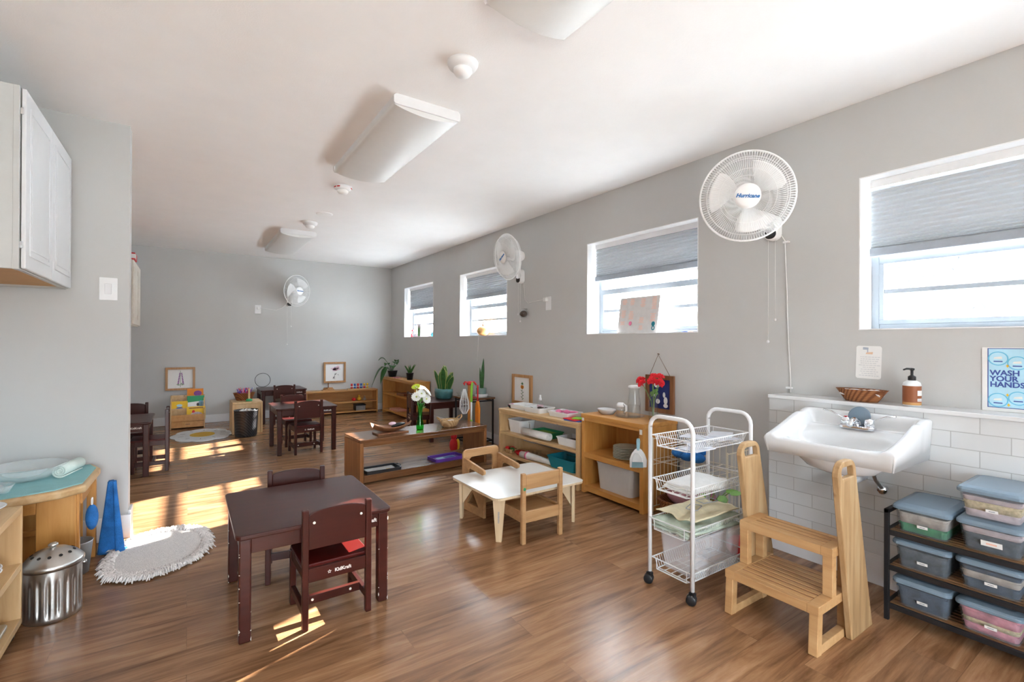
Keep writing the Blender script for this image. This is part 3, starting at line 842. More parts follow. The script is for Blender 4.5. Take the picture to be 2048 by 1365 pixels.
kid_table((2.47, 5.44, 0), 0.62, 0.62, 0.495, 'dark mahogany play table under the big snake plant')
ca = kid_chair(0.52)
ca.location = (0.557, 2.342, 0); ca['label'] = 'mahogany play chair with bright red sunlit seat and its back to the camera'
ca.rotation_euler = (0, 0, R(1.0))
dup(ca, (0.500, 2.842, 0), PI+R(-9), 'mahogany play chair at the far side of the closest dark table, only its backrest showing')
cb = kid_chair(0.592)
cb.location = (1.105, 5.80, 0); cb['label'] = 'mahogany play chair on the near side of the mid-room table, its back to the camera'
cb.rotation_euler = (0, 0, R(4))
dup(cb, (1.09, 6.285, 0), PI+R(3), 'mahogany play chair on the far side of the mid-room table, facing the camera')
dup(cb, (1.205, 8.02, 0), 0.0, 'mahogany play chair pulled up to the table at the back wall')
dup(cb, (-0.295, 5.80, 0), PI/2, 'mahogany play chair seen side-on at the table behind the partition')
dup(cb, (-0.50, 6.28, 0), PI, 'mahogany play chair with red sunlit seat at the far side of the partition table')
dup(cb, (2.50, 5.82, 0), -PI/2-R(12), 'mahogany play chair pushed under the snake plant table')

rnd = random.Random(40)
for leg in [o_ for o_ in near_table.children if o_.name.startswith('leg')]:
    xs = [v.co.x for v in leg.data.vertices]; ys_ = [v.co.y for v in leg.data.vertices]
    x0, x1, y0 = min(xs), max(xs), min(ys_)
    b = MB()
    for k in range(11):
        z = rnd.choice((rnd.uniform(0.0, 0.06), rnd.uniform(0.06, 0.40), rnd.uniform(0.2, 0.36))); h_ = rnd.choice((0.003, 0.004, 0.006, 0.016)); xx = rnd.choice((x0, x1))
        s_ = 1 if xx == x0 else -1
        b.add([(xx-s_*0.0004+s_*0.0015, y0-0.0004, z), (xx+s_*rnd.uniform(0.003, 0.006), y0-0.0004, z+h_*0.4), (xx-s_*0.0004+s_*0.0015, y0-0.0004, z+h_),
               (xx-s_*0.0004, y0+0.0015, z+h_), (xx-s_*0.0004, y0+rnd.uniform(0.0015, 0.004), z+h_*0.5), (xx-s_*0.0004, y0+0.0015, z)], [(0, 1, 2), (3, 4, 5), (0, 2, 3, 5)])
    obj('chipped_edge', b, K['screw'], leg)
# ------------------------------------------------------------------ low bench shelf with its things
bench = thing('bench_shelf', 'low red brown wooden bench shelf holding the green vase', 'shelf', (1.24, 4.17, 0), R(3.5))
BW, BD, BT = 1.335, 0.42, 0.388
obj('top_board', MB().box(0, BW, 0, BD, BT-0.028, BT), K['walnut'], bench, bevel=0.004)
obj('front_rail', MB().box(0.03, BW-0.03, 0.0, 0.022, BT-0.062, BT-0.028), K['walnut'], bench, bevel=0.003)
for x in (0, BW-0.034): obj('side_panel', MB().box(x, x+0.034, 0.004, BD-0.004, 0, BT-0.028), K['walnut_v'], bench, bevel=0.004)
obj('bottom_board', MB().box(0.034, BW-0.034, 0.02, BD-0.004, 0.052, 0.072), K['bench_inner'], bench, bevel=0.002)
obj('bottom_rail', MB().box(0.034, BW-0.034, 0.0, 0.022, 0.012, 0.075), K['walnut'], bench, bevel=0.003)
def on_bench(x, y, z=BT):
    c, s = math.cos(R(3.5)), math.sin(R(3.5))
    return (1.24+x*c-y*s, 4.17+x*s+y*c, z)
# boat shaped wooden tray
t = thing('boat_tray', 'boat-shaped reddish wooden tray on the bench, holding a dark brush', 'tray', on_bench(0.365, 0.20), R(4))
obj('base_board', MB().prism(rrect(-0.155, 0.155, -0.075, 0.075, 0.01), 0, 0.014), K['frame_dark'], t, bevel=0.003)
def boat(u, v):
    x = -0.185+0.37*u
    e = abs(2*u-1)
    hw_ = 0.085*(1-0.35*e**2.5)
    yy = (2*v-1)
    zb = 0.016+0.045*e**2.2+0.045*abs(yy)**2.2
    return (x, yy*hw_, zb)
obj('bowl', MB().grid(boat, 25, 13), K['frame_dark'], t, solid=0.007)
t = thing('brush', 'dark brush with pink and white cloth lying in the boat tray', 'brush', on_bench(0.40, 0.205, BT+0.032), R(10))
obj('handle', MB().tube([(-0.02, 0, 0.030), (0.06, 0, 0.032), (0.115, 0.0, 0.036)], [0.018, 0.022, 0.012], 10), K['black'], t)
obj('cloth', MB().ball((-0.01, 0.012, 0.048), 0.035, (1.1, 0.8, 0.5)), K['pale_pink'], t)
# green bud vase with flowers
VX, VY, VZ = on_bench(0.655, 0.17)
one('bud_vase', MB().lathe([(0.030, 0), (0.034, 0.008), (0.036, 0.05), (0.024, 0.10), (0.020, 0.16), (0.024, 0.235), (0.032, 0.262)], n=24, caps=False).lathe([(0, 0.004), (0.030, 0.004)], n=24), K['green_glass'],
    'slim green glass vase on the low bench', 'vase', (VX, VY, VZ), solid=0.004)
def daisy(loc, top, tilt, mt, label, grp, rad=0.05, core='leaf_yellow', petals=16, cup=0.25, stem_r=0.003, ruffle=False):
    t = thing('flower', label, 'flower', loc, 0, grp)
    p = V(top)
    obj('stem', MB().tube([(0, 0, 0), (p.x*0.2, p.y*0.2, p.z*0.5), tuple(p)], stem_r, 6), K['stem'], t)
    T = tf(tuple(p), tilt)
    b = MB(T)
    if ruffle:
        rl = random.Random(len(label))
        for k in range(46):
            el = rl.uniform(0.05, 1.5); a = k*2.39996
            dv = V((math.cos(a)*math.cos(el), math.sin(a)*math.cos(el), math.sin(el)*0.85))
            sd = dv.cross(V((rl.uniform(-1, 1), rl.uniform(-1, 1), rl.uniform(-1, 1)))).normalized()
            c0, c1 = dv*rad*0.15, dv*rad*rl.uniform(0.80, 1.08)
            wv = rad*0.30
            nn = sd.cross(dv)*rad*0.10
            b.add([c0, c0.lerp(c1, 0.6)+sd*wv, c1+sd*wv*0.9+nn, c1+sd*wv*0.3-nn, c1-sd*wv*0.3+nn, c1-sd*wv*0.9-nn, c0.lerp(c1, 0.6)-sd*wv],
                  [(0, 1, 2, 3), (0, 3, 4), (0, 4, 5, 6)])
    else:
        for lay, (n, rr, cc) in enumerate(((petals, rad, cup), (petals-3, rad*0.75, cup*1.8), (petals-7, rad*0.5, cup*2.8))):
            for k in range(max(n, 4)):
                a = 2*PI*k/max(n, 4)+lay*0.3
                ca_, sa_ = math.cos(a), math.sin(a)
                wv = rr*0.26
                q = [(0.004, 0, 0.002*lay), (rr*0.55, wv, rr*cc*0.45), (rr, wv*0.35, rr*cc), (rr, -wv*0.35, rr*cc), (rr*0.55, -wv, rr*cc*0.45)]
                b.add([(x*ca_-y*sa_, x*sa_+y*ca_, z) for x, y, z in q], [(0, 1, 2, 3, 4)])
    obj('bloom', b, K[mt], t, solid=0.0012)
    obj('flower_centre', MB(T).ball((0, 0, rad*0.15), rad*0.2, (1, 1, 0.6)), K[core], t)
    obj('leaf', MB().add([(p.x*0.25, p.y*0.25, p.z*0.62), (p.x*0.3+0.02, p.y*0.3+0.012, p.z*0.70), (p.x*0.3+0.045, p.y*0.3+0.01, p.z*0.72), (p.x*0.3+0.02, p.y*0.3-0.012, p.z*0.68)], [(0, 1, 2, 3)]), K['stem'], t, solid=0.001)
    return t
base = (VX, VY, VZ+0.03)
for lab, top, tl, m_, rd in (
    ('white flower highest in the green vase', (0.005, 0.01, 0.375), (R(20), R(5), 0), 'petal_white', 0.052),
    ('white flower leaning out to the right of the green vase', (0.062, -0.01, 0.335), (R(25), R(45), 0), 'petal_white', 0.056),
    ('white flower drooping low beside the green vase rim', (0.055, -0.02, 0.270), (R(70), R(35), 0), 'petal_white', 0.048),
    ('white flower facing left from the green vase', (-0.045, -0.02, 0.295), (R(45), R(-45), 0), 'petal_white', 0.050),
    ('white flower at the middle of the green vase bunch', (0.0, -0.03, 0.325), (R(60), R(5), 0), 'petal_white', 0.045),
    ('lime yellow flower at the top left of the green vase', (-0.035, 0.02, 0.385), (R(20), R(-25), 0), 'petal_lime', 0.044)):
    daisy(base, top, tl, m_, lab, 'flowers in the green vase', rd)
# two-handled basket
t = thing('handled_basket', 'pale woven basket with two loop handles on the bench', 'basket', on_bench(0.975, 0.15), R(5))
obj('bowl', MB().lathe([(0.062, 0), (0.085, 0.015), (0.100, 0.045), (0.112, 0.075), (0.104, 0.075), (0.090, 0.04), (0.055, 0.01), (0.0, 0.01)], n=28, sy=0.72), K['straw'], t)
for s in (-1, 1):
    obj('handle', MB().tube([(s*0.10, -0.035, 0.07), (s*0.128, -0.03, 0.095), (s*0.145, 0, 0.108), (s*0.128, 0.03, 0.095), (s*0.10, 0.035, 0.07)], 0.006, 8), K['straw'], t)
one('white_tissue', MB().ball((0, 0, 0), 0.05, (1.0, 0.7, 0.35)), K['white_cloth'], 'grey white cloth inside the two-handled basket', 'cloth', on_bench(0.99, 0.145, BT+0.052))
# trays on the bottom board
t = thing('black_tray', 'black tray holding a white sheet on the lower board of the bench', 'tray', on_bench(0.235, 0.115, 0.072), R(2))
obj('tray_bottom', MB().box(-0.155, 0.155, -0.085, 0.085, 0, 0.006), K['black'], t)
obj('rim', MB().ring(rrect(-0.165, 0.165, -0.095, 0.095, 0.02), rrect(-0.155, 0.155, -0.085, 0.085, 0.015), 0, 0.026), K['black'], t)
obj('handle', MB().tube([(0.160, -0.04, 0.024), (0.178, -0.035, 0.03), (0.178, 0.035, 0.03), (0.160, 0.04, 0.024)], 0.004, 6), K['black'], t)
t = one('worksheet', MB().box(-0.14, 0.13, -0.075, 0.075, 0.0, 0.003), K['paper'], 'white worksheet with a yellow mark in the black tray', 'paper', on_bench(0.235, 0.115, 0.079), R(3))
obj('yellow_mark', MB().box(0.04, 0.075, -0.055, -0.02, 0.003, 0.0036), K['yellow'], t)
t = thing('purple_tray', 'purple tray on the right of the bench lower board', 'tray', on_bench(0.93, 0.135, 0.072), R(4))
obj('tray_bottom', MB().box(-0.15, 0.15, -0.085, 0.085, 0, 0.006), K['purple'], t)
obj('rim', MB().ring(rrect(-0.168, 0.168, -0.10, 0.10, 0.025), rrect(-0.155, 0.155, -0.087, 0.087, 0.02), 0, 0.03), K['purple'], t, bevel=0.003)
t = one('blue_card', MB().box(-0.10, 0.10, -0.05, 0.05, 0, 0.004), K['sky_print'], 'blue and white card lying in the purple tray', 'card', on_bench(0.93, 0.13, 0.079), R(6))
obj('blue_stripe', MB().box(-0.02, 0.09, -0.035, 0.04, 0.004, 0.0046), K['blue_plastic'], t)
# ------------------------------------------------------------------ low white table and beech chairs
T = 0.292
t = thing('toddler_table', 'low white-topped table with tapered plywood legs', 'table', (1.555, 2.46, 0))
TW, TD = 0.735, 0.61
obj('tabletop', MB().prism(rrect(0, TW, 0, TD, 0.045), T-0.005, T), K['laminate'], t, bevel=0.002)
obj('plywood_edge', MB().prism(rrect(0.0015, TW-0.0015, 0.0015, TD-0.0015, 0.045), T-0.020, T-0.005), K['ply'], t, bevel=0.003)
for k, (x, y, a) in enumerate(((0.06, 0.06, -45), (TW-0.06, 0.06, 45), (0.06, TD-0.06, -135), (TW-0.06, TD-0.06, 135))):
    Tm = tf((x, y, 0), (0, 0, R(a)))
    l = obj('leg', MB(Tm).prism([(-0.018, 0), (0.018, 0), (0.040, T-0.02), (-0.040, T-0.02)], -0.010, 0.010, PXZ), K['ply'], t, bevel=0.002)
    obj('gusset', MB(Tm).prism([(0.010, T-0.02), (0.20, T-0.02), (0.10, T-0.05), (0.010, 0.105)], -0.009, 0.009, PYZ), K['ply'], t, bevel=0.002)
    if k == 0:
        b = MB(Tm @ tf((0.0, -0.0102, 0.155)) @ FACE_NY)
        for i in range(9): b.prism([(-0.005, -0.036+0.008*i), (0.005 if i % 3 else 0.002, -0.036+0.008*i), (0.005, -0.031+0.008*i), (-0.005, -0.030+0.008*i)], 0, 0.0006)
        obj('printed_mark', b, K['ink'], l)
# plain beech chair
c = thing('toddler_chair', 'low beech chair with a green dot sticker and its back to the camera', 'chair', (1.868, 2.545, 0), R(-1))
w, d, p = 0.160, 0.155, 0.030
for s in (-1, 1):
    obj('back_post', MB().prism(rrect(s*(w-p/2)-p/2, s*(w-p/2)+p/2, -d, -d+p, 0.008, 3), 0, 0.435), K['maple'], c, bevel=0.003)
    obj('leg', MB().prism(rrect(s*(w-p/2)-p/2, s*(w-p/2)+p/2, d-p, d, 0.008, 3), 0, 0.20), K['maple'], c, bevel=0.003)
    obj('side_rail', MB().box(s*(w-p/2)-0.009, s*(w-p/2)+0.009, -d+p, d-p, 0.128, 0.198), K['maple'], c, bevel=0.003)
obj('backrest', MB().box(-w+p, w-p, -d+0.004, -d+0.022, 0.335, 0.425), K['maple'], c, bevel=0.004)
obj('back_rail', MB().box(-w+p, w-p, -d+0.006, -d+0.024, 0.128, 0.198), K['maple'], c, bevel=0.003)
obj('front_rail', MB().box(-w+p, w-p, d-0.024, d-0.006, 0.128, 0.198), K['maple'], c, bevel=0.003)
obj('seat', MB().box(-w+0.024, w-0.024, -d+0.024, d-0.02, 0.172, 0.182), K['maple'], c, bevel=0.002)
obj('sticker', MB(tf((-w+p/2, -d-0.0005, 0.342), (PI/2, 0, 0))).lathe([(0.010, 0), (0.010, 0.0012)], n=20), K['green'], c)
# armchair cut from board
c = thing('toddler_armchair', 'beech board armchair with rounded arms behind the low white table', 'chair', (1.888, 3.06, 0), R(4))
w, d, th = 0.165, 0.145, 0.020
n5 = 5
obj('backrest', MB(tf((0, d-th, 0))).ring(rrect(-w, w, 0.20, 0.435, 0.035, n5), rrect(-w+0.055, w-0.055, 0.215, 0.375, 0.03, n5), 0, th, PXZ), K['maple'], c, bevel=0.004)
obj('back_panel', MB().box(-w, w, d-th, d, 0.0, 0.20), K['maple'], c, bevel=0.003)
for s in (-1, 1):
    x0 = s*(w-th/2)-th/2
    P = M.Translation(V((x0, 0, 0)))
    up = [(d-th, 0.20), (d-th, 0.375), (d-th-0.01, 0.380), (-d+0.04, 0.345), (-d+0.015, 0.340), (-d+0.002, 0.328), (-d+0.004, 0.310), (-d+0.022, 0.300), (d-th-0.075, 0.318), (d-th-0.055, 0.300), (d-th-0.042, 0.20)]
    obj('arm', MB(P).prism(up, 0, th, PYZ), K['maple'], c, bevel=0.004)
    lo = [(d-th, 0.0), (d-th, 0.20), (-d, 0.20), (-d, 0.0), (0.0, 0.0), (0.06, 0.0)]
    li = [(0.075, 0.06), (0.005, 0.15), (-0.005, 0.15), (-0.075, 0.06), (-0.02, 0.06), (0.03, 0.06)]
    obj('side_panel', MB(P).ring(lo, li, 0, th, PYZ), K['maple'], c, bevel=0.003)
obj('seat', MB().box(-w+th, w-th, -d+0.01, d-th, 0.185, 0.20), K['maple'], c, bevel=0.003)

# ------------------------------------------------------------------ honey shelf by the cart
def shelf_unit(root, L, D, Ht, levels, th, frame, mv, mh, back=True, toe=0.0):
    """open to -X; local y runs 0..L, x 0..D"""
    for y in (0, L-th): obj('side_panel', MB().box(0.0, D, y, y+th, 0, Ht-th), mv, root, bevel=0.003)
    obj('top_board', MB().box(-0.004, D+0.004, -0.004, L+0.004, Ht-th, Ht), mh, root, bevel=0.004)
    obj('top_rail', MB().box(0.0, 0.02, th, L-th, Ht-th-frame, Ht-th), mh, root, bevel=0.002)
    for z, ft in levels:
        obj('shelf_board', MB().box(0.0, D-0.012, th, L-th, z-ft, z), mh, root, bevel=0.002)
    if back: obj('back_panel', MB().box(D-0.012, D, th, L-th, 0, Ht-th), mv, root)
hs = thing('open_shelf', 'honey pine open shelf with plates and a grey bin, topped by red carnations', 'shelf', (2.735, 2.335, 0))
shelf_unit(hs, 0.655, 0.39, 0.655, [(0.337, 0.042), (0.062, 0.042)], 0.034, 0.022, K['honey_v'], K['honey'])
for y, z in ((0.02, 0.596), (0.637, 0.615)):
    obj('shelf_sticker', MB().box(-0.0012, 0.0, y-0.012, y+0.012, z-0.018, z+0.018), K['paper'], hs)
# plates
plate = MB().lathe([(0.0, 0.002), (0.058, 0.002), (0.066, 0.003), (0.100, 0.0128), (0.1035, 0.0128), (0.1035, 0.0100), (0.098, 0.0098), (0.066, 0.0), (0.0, 0.0)], n=36)
for k in range(8):
    if k == 0:
        p0 = one('plate', plate, K['sage'], 'sage green plate, lowest of the stack on the honey shelf', 'plate', (2.868, 2.615, 0.3375), group='sage plates on the honey shelf')
    else:
        dup(p0, (2.868+random.uniform(-.002, .002), 2.615+random.uniform(-.002, .002), 0.3375+k*0.0118), random.uniform(0, 6),
            'sage green plate, topmost of the stack on the honey shelf' if k == 7 else 'sage green plate within the stack on the honey shelf, between its top and bottom plates')
def open_bin(name, label, cat, loc, rz, a, c, h, mt, taper=0.86, r=0.03, th=0.004, rim=0.006):
    t = thing(name, label, cat, loc, rz)
    o0 = rrect(-a/2*taper, a/2*taper, -c/2*taper, c/2*taper, r)
    o1 = rrect(-a/2, a/2, -c/2, c/2, r)
    n = len(o0)
    b = MB()
    i0 = [(x*(1-2*th/a), y*(1-2*th/c)) for x, y in o0]; i1 = [(x*(1-2*th/a), y*(1-2*th/c)) for x, y in o1]
    vs = [(*p_, 0) for p_ in o0]+[(*p_, h) for p_ in o1]+[(*p_, h) for p_ in i1]+[(*p_, th) for p_ in i0]
    fs = [tuple(range(n-1, -1, -1)), tuple(3*n+k for k in range(n))]
    for k in range(n):
        j = (k+1) % n
        for lv in range(3): fs.append((lv*n+k, lv*n+j, (lv+1)*n+j, (lv+1)*n+k))
    obj('body', b.add(vs, fs), mt, t)
    if rim:
        q = [(x*(1+rim/a), y*(1+rim/c)) for x, y in o1]
        obj('rim', MB().ring(q, i1, h-0.008, h+0.002), mt, t)
    return t
open_bin('storage_bin', 'light grey plastic bin on the bottom of the honey shelf', 'bin', (2.92, 2.672, 0.0625), 0, 0.29, 0.385, 0.215, K['grey_bin'], 0.9, 0.035)
# hanging dustpan and brush
t = thing('dustpan', 'white dustpan with a grey blue handle hanging on the honey shelf edge', 'dustpan', (2.700, 2.348, 0.385), R(28))
pan = [(-0.060, -0.03), (0.060, -0.045), (0.062, 0.02), (0.046, 0.062), (0.025, 0.090), (0.012, 0.10), (-0.012, 0.10), (-0.025, 0.090), (-0.046, 0.062), (-0.062, 0.02)]
obj('pan', MB().prism(pan, -0.010, 0.006, PYZ), K['white_plastic'], t, bevel=0.004)
hd = obj('handle', MB().prism([(-0.010, 0.085), (0.010, 0.085), (0.014, 0.15), (0.010, 0.172), (-0.010, 0.172), (-0.014, 0.15)], -0.012, 0.004, PYZ), K['ltblue'], t, bevel=0.005)
obj('hook', MB().tube([(0.030, 0.0, 0.190), (0.0, 0, 0.192), (-0.006, 0, 0.176), (-0.004, 0, 0.165)], 0.002, 6), K['string'], t)
t = thing('hand_brush', 'small white hand brush with blue bristles clipped on the dustpan', 'brush', (2.684, 2.342, 0.370), R(28))
obj('back', MB().prism([(-0.036, 0.022), (0.036, 0.015), (0.034, 0.05), (0.018, 0.085), (-0.006, 0.085), (-0.034, 0.052)], -0.006, 0.006, PYZ), K['soap_white'], t, bevel=0.003)
b = MB()
for i in range(17):
    y = -0.035+0.0044*i
    b.bar((0, y, 0.022-0.004*(i/16)), (0, y*1.06, -0.018-0.008*(i/16)), 0.0036, 0.008)
obj('bristles', b, K['ltblue'], t)
# things on top of the honey shelf
ZT = 0.655
one('serving_plate', MB().lathe([(0, 0), (0.105, 0.0), (0.118, 0.008), (0.112, 0.008), (0.10, 0.003), (0, 0.003)], n=36), K['glass'], 'clear round plate under the carafe on the honey shelf', 'plate', (2.945, 2.655, ZT))
t = thing('carafe', 'clear glass carafe with white lid on the honey shelf', 'carafe', (2.955, 2.615, ZT+0.004))
obj('body', MB().lathe([(0.0, 0.0), (0.050, 0.0), (0.052, 0.01), (0.050, 0.10), (0.043, 0.16), (0.038, 0.20), (0.043, 0.235)], n=28, caps=False), K['glass'], t, solid=0.003)
obj('lid', MB().lathe([(0.0, 0.225), (0.037, 0.225), (0.046, 0.232), (0.046, 0.245), (0.03, 0.25), (0.0, 0.25)], n=28), K['white_plastic'], t)
obj('water', MB().lathe([(0.0, 0.004), (0.046, 0.004), (0.046, 0.09), (0.0, 0.09)], n=24), K['glass'], t)
t = thing('glass_pitcher', 'small glass pitcher with white plastic lid and handle', 'pitcher', (2.90, 2.705, ZT+0.004))
obj('body', MB().lathe([(0, 0), (0.034, 0), (0.038, 0.02), (0.032, 0.055), (0.030, 0.075)], n=22, caps=False), K['glass'], t, solid=0.003)
obj('lid', MB().lathe([(0.0, 0.072), (0.033, 0.072), (0.035, 0.09), (0.024, 0.105), (0, 0.108)], n=22), K['white_plastic'], t)
obj('handle', MB().tube([(0.0, -0.030, 0.095), (0.0, -0.058, 0.085), (0.0, -0.060, 0.045), (0.0, -0.036, 0.028)], 0.008, 8), K['white_plastic'], t)
one('oval_dish', MB().lathe([(0, 0), (0.055, 0.0), (0.065, 0.008), (0.085, 0.040), (0.092, 0.043), (0.088, 0.036), (0.064, 0.006), (0, 0.005)], n=32, sx=0.75), K['porcelain'], 'white oval dish on the honey shelf', 'dish', (2.89, 2.85, ZT))
one('glass_dish', MB().lathe([(0, 0), (0.03, 0), (0.045, 0.02), (0.042, 0.02), (0.028, 0.004), (0, 0.004)], n=24, sy=1.4), K['glass'], 'little clear glass dish at the end of the honey shelf by the pine shelf', 'dish', (2.93, 2.94, ZT))
CV = (2.965, 2.432, ZT)
t = thing('glass_vase', 'clear fluted glass vase of red carnations', 'vase', CV)
b = MB().lathe([(0.034, 0), (0.036, 0.02), (0.035, 0.08), (0.037, 0.15), (0.050, 0.205)], n=12, caps=False, smooth=False).lathe([(0, 0.004), (0.034, 0.004)], n=12)
obj('body', b, K['glass'], t, solid=0.003)
obj('water', MB().lathe([(0, 0.008), (0.030, 0.008), (0.031, 0.10), (0, 0.10)], n=16), K['glass'], t)
for lab, top, tl in (('red carnation leaning out on the pine shelf side of the vase', (-0.02, 0.105, 0.285), (R(-28), R(-10), 0)),
                     ('red carnation low at the pine shelf side of the vase', (-0.035, 0.075, 0.262), (R(-20), R(-40), 0)),
                     ('red carnation at the top centre of the vase', (-0.01, -0.008, 0.315), (0, R(-15), 0)),
                     ('red carnation at the cart side of the glass vase, up high', (-0.005, -0.060, 0.318), (R(15), R(-8), 0)),
                     ('red carnation bent down toward the cart from the vase', (-0.035, -0.085, 0.280), (R(35), R(-35), 0)),
                     ('red carnation at the front of the vase above its rim', (-0.055, -0.035, 0.292), (R(10), R(-55), 0))):
    daisy((CV[0], CV[1], CV[2]+0.012), top, tl, 'petal_red', lab, 'carnations in the glass vase', 0.038, 'petal_red', 15, 0.35, 0.0026, True)
# framed blue picture with string
t = thing('framed_picture', 'dark framed blue picture hanging from a string behind the carnations', 'picture', (3.135, 2.50, 0.69))
PW, PH = 0.275, 0.30
Pm = M(((0,0,-1,0),(1,0,0,0),(0,1,0,0),(0,0,0,1)))
obj('frame', MB().ring(rrect(-PW/2, PW/2, 0, PH, 0.002, 1), rrect(-PW/2+0.035, PW/2-0.035, 0.035, PH-0.035, 0.002, 1), 0.0, 0.022, Pm), K['frame_dark'], t, bevel=0.004)
pr_ = obj('print', MB().prism([(-PW/2+0.03, 0.03), (PW/2-0.03, 0.03), (PW/2-0.03, PH-0.03), (-PW/2+0.03, PH-0.03)], 0.004, 0.008, Pm), K['navy'], t)
for (y, z, r0, r1) in ((0.03, 0.22, 0.028, 0.022), (-0.055, 0.10, 0.018, 0.030), (-0.055, 0.06, 0.022, 0.016), (0.02, 0.09, 0.02, 0.02), (-0.04, 0.145, 0.012, 0.022), (0.05, 0.15, 0.012, 0.03)):
    obj('pale_figure', MB().prism([(y+r0*math.cos(2*PI*i/14), z+r1*math.sin(2*PI*i/14)) for i in range(14)], 0.008, 0.0088, Pm), K['paper'], pr_)
obj('hanging_string', MB().tube([(-0.012, -0.10, PH-0.005), (-0.008, 0.018, 0.465), (-0.012, 0.10, PH-0.005)], 0.0022, 6), K['string'], t)
obj('nail', MB().tube([(0.004, 0.018, 0.468), (-0.014, 0.018, 0.472)], 0.004, 8), K['string'], t)

# ------------------------------------------------------------------ pale pine shelf along the right wall
PR = R(3.0)
ps = thing('open_shelf', 'long pale pine open shelf with white trays on top', 'shelf', (2.712, 3.01, 0), PR)
shelf_unit(ps, 1.14, 0.31, 0.570, [(0.338, 0.024), (0.122, 0.024)], 0.026, 0.022, K['pine_v'], K['pine'], back=False)
obj('back_strip', MB().box(0.296, 0.308, 0.026, 1.114, 0.0, 0.20), K['pine'], ps)
obj('back_strip', MB().box(0.296, 0.308, 0.026, 1.114, 0.49, 0.544), K['pine'], ps)
def on_pine(x, y, z):
    c_, s_ = math.cos(PR), math.sin(PR)
    return (2.712+x*c_-y*s_, 3.01+x*s_+y*c_, z)
PT = 0.5705
t = thing('framed_picture', 'framed orange flower print hanging low on the wall past the pine shelf', 'picture', (XR, 4.405, 0.548))
PW, PH = 0.372, 0.335
obj('frame', MB().ring(rrect(-PW/2, PW/2, 0, PH, 0.002, 1), rrect(-PW/2+0.032, PW/2-0.032, 0.032, PH-0.032, 0.002, 1), 0.0, 0.03, Pm), K['frame_wood'], t, bevel=0.003)
p_ = obj('print', MB().prism([(-PW/2+0.03, 0.03), (PW/2-0.03, 0.03), (PW/2-0.03, PH-0.03), (-PW/2+0.03, PH-0.03)], 0.004, 0.010, Pm), K['paper'], t)
def plant_print(parent, Pm, stemz, blooms, leaves, mtb, mtl='leaf', z0=0.0105):
    b = MB(); b.prism([(-0.0022, stemz[0]), (0.0022, stemz[0]), (0.0022, stemz[1]), (-0.0022, stemz[1])], z0, z0+0.0005, Pm)
    for y, z, ln, a in leaves:
        q = [(0, 0), (ln*0.5, ln*0.14), (ln, 0), (ln*0.5, -ln*0.14)]
        b.prism([(y+u*math.cos(a)-v_*math.sin(a), z+u*math.sin(a)+v_*math.cos(a)) for u, v_ in q], z0, z0+0.0006, Pm)
    obj('painted_stem', b, K[mtl], parent)
    b = MB()
    for y, z, r0, r1 in blooms:
        b.prism([(y+r0*math.cos(2*PI*i/12), z+r1*math.sin(2*PI*i/12)) for i in range(12)], z0+0.0006, z0+0.0012, Pm)
    obj('painted_bloom', b, K[mtb], parent)
lv = [(0, 0.055+0.018*i, 0.034, (0.5 if i % 2 else PI-0.5)) for i in range(6)]+[(0, 0.222, 0.032, a) for a in (0.5, 1.1, 1.6, 2.1, 2.7)]
plant_print(p_, Pm, (0.045, 0.225), [(-0.014, 0.196, 0.016, 0.020), (0.014, 0.196, 0.016, 0.020), (0.0, 0.190, 0.014, 0.02)], lv, 'orange')
one('black_bowl', MB().lathe([(0, 0), (0.025, 0), (0.042, 0.03), (0.038, 0.03), (0.022, 0.005), (0, 0.005)], n=24), K['black'], 'small black bowl on the far end of the pine shelf', 'bowl', on_pine(0.12, 1.085, PT))
one('sponge', MB().ball((0, 0, 0), 0.028, (1, 1, 0.7)), K['pink'], 'pink sponge in the small black bowl', 'sponge', on_pine(0.12, 1.085, PT+0.028))
def tray(label, loc, rz, a, c, h, mt, name='tray', r=0.012):
    return open_bin(name, label, 'tray', loc, rz, a, c, h, mt, 0.9, r, 0.004, 0.008)
tray('white tray nearest the little black bowl on the pine shelf', on_pine(0.185, 0.955, PT), PR, 0.20, 0.25, 0.045, K['white_plastic'])
tray('white tray holding the spray bottle and dark brushes', on_pine(0.165, 0.70, PT), PR, 0.20, 0.25, 0.048, K['white_plastic'])
tray('white tray of pink kitchen tools on the pine shelf', on_pine(0.17, 0.335, PT), PR, 0.19, 0.27, 0.045, K['white_plastic'])
t = thing('spray_bottle', 'clear spray bottle standing in the white tray', 'bottle', on_pine(0.20, 0.72, PT+0.0045), R(20))
obj('body', MB().lathe([(0, 0), (0.030, 0), (0.031, 0.06), (0.024, 0.085), (0.012, 0.098), (0.012, 0.108)], n=22, caps=False), K['glass'], t, solid=0.002)
obj('water', MB().lathe([(0, 0.003), (0.028, 0.003), (0.028, 0.045), (0, 0.045)], n=20), K['glass'], t)
hd = obj('spray_head', MB().lathe([(0.014, 0.104), (0.014, 0.125), (0.009, 0.130), (0.009, 0.155), (0.0, 0.157)], n=16), K['white_plastic'], t)
obj('label_band', MB().lathe([(0.0315, 0.02), (0.0315, 0.058)], n=22, caps=False), K['pale_pink'], t)
b = MB()
for k in range(9): b.ball((random.uniform(-.06, .06), random.uniform(-.09, .09), 0.02+random.uniform(0, .012)), 0.022, (1, 1.5, 0.7), 8, 6)
o = one('seed_pods', b, K['brown_food'], 'dark brown pods heaped in the white tray around the spray bottle', 'pods', on_pine(0.165, 0.69, PT+0.006)); o['kind'] = 'stuff'
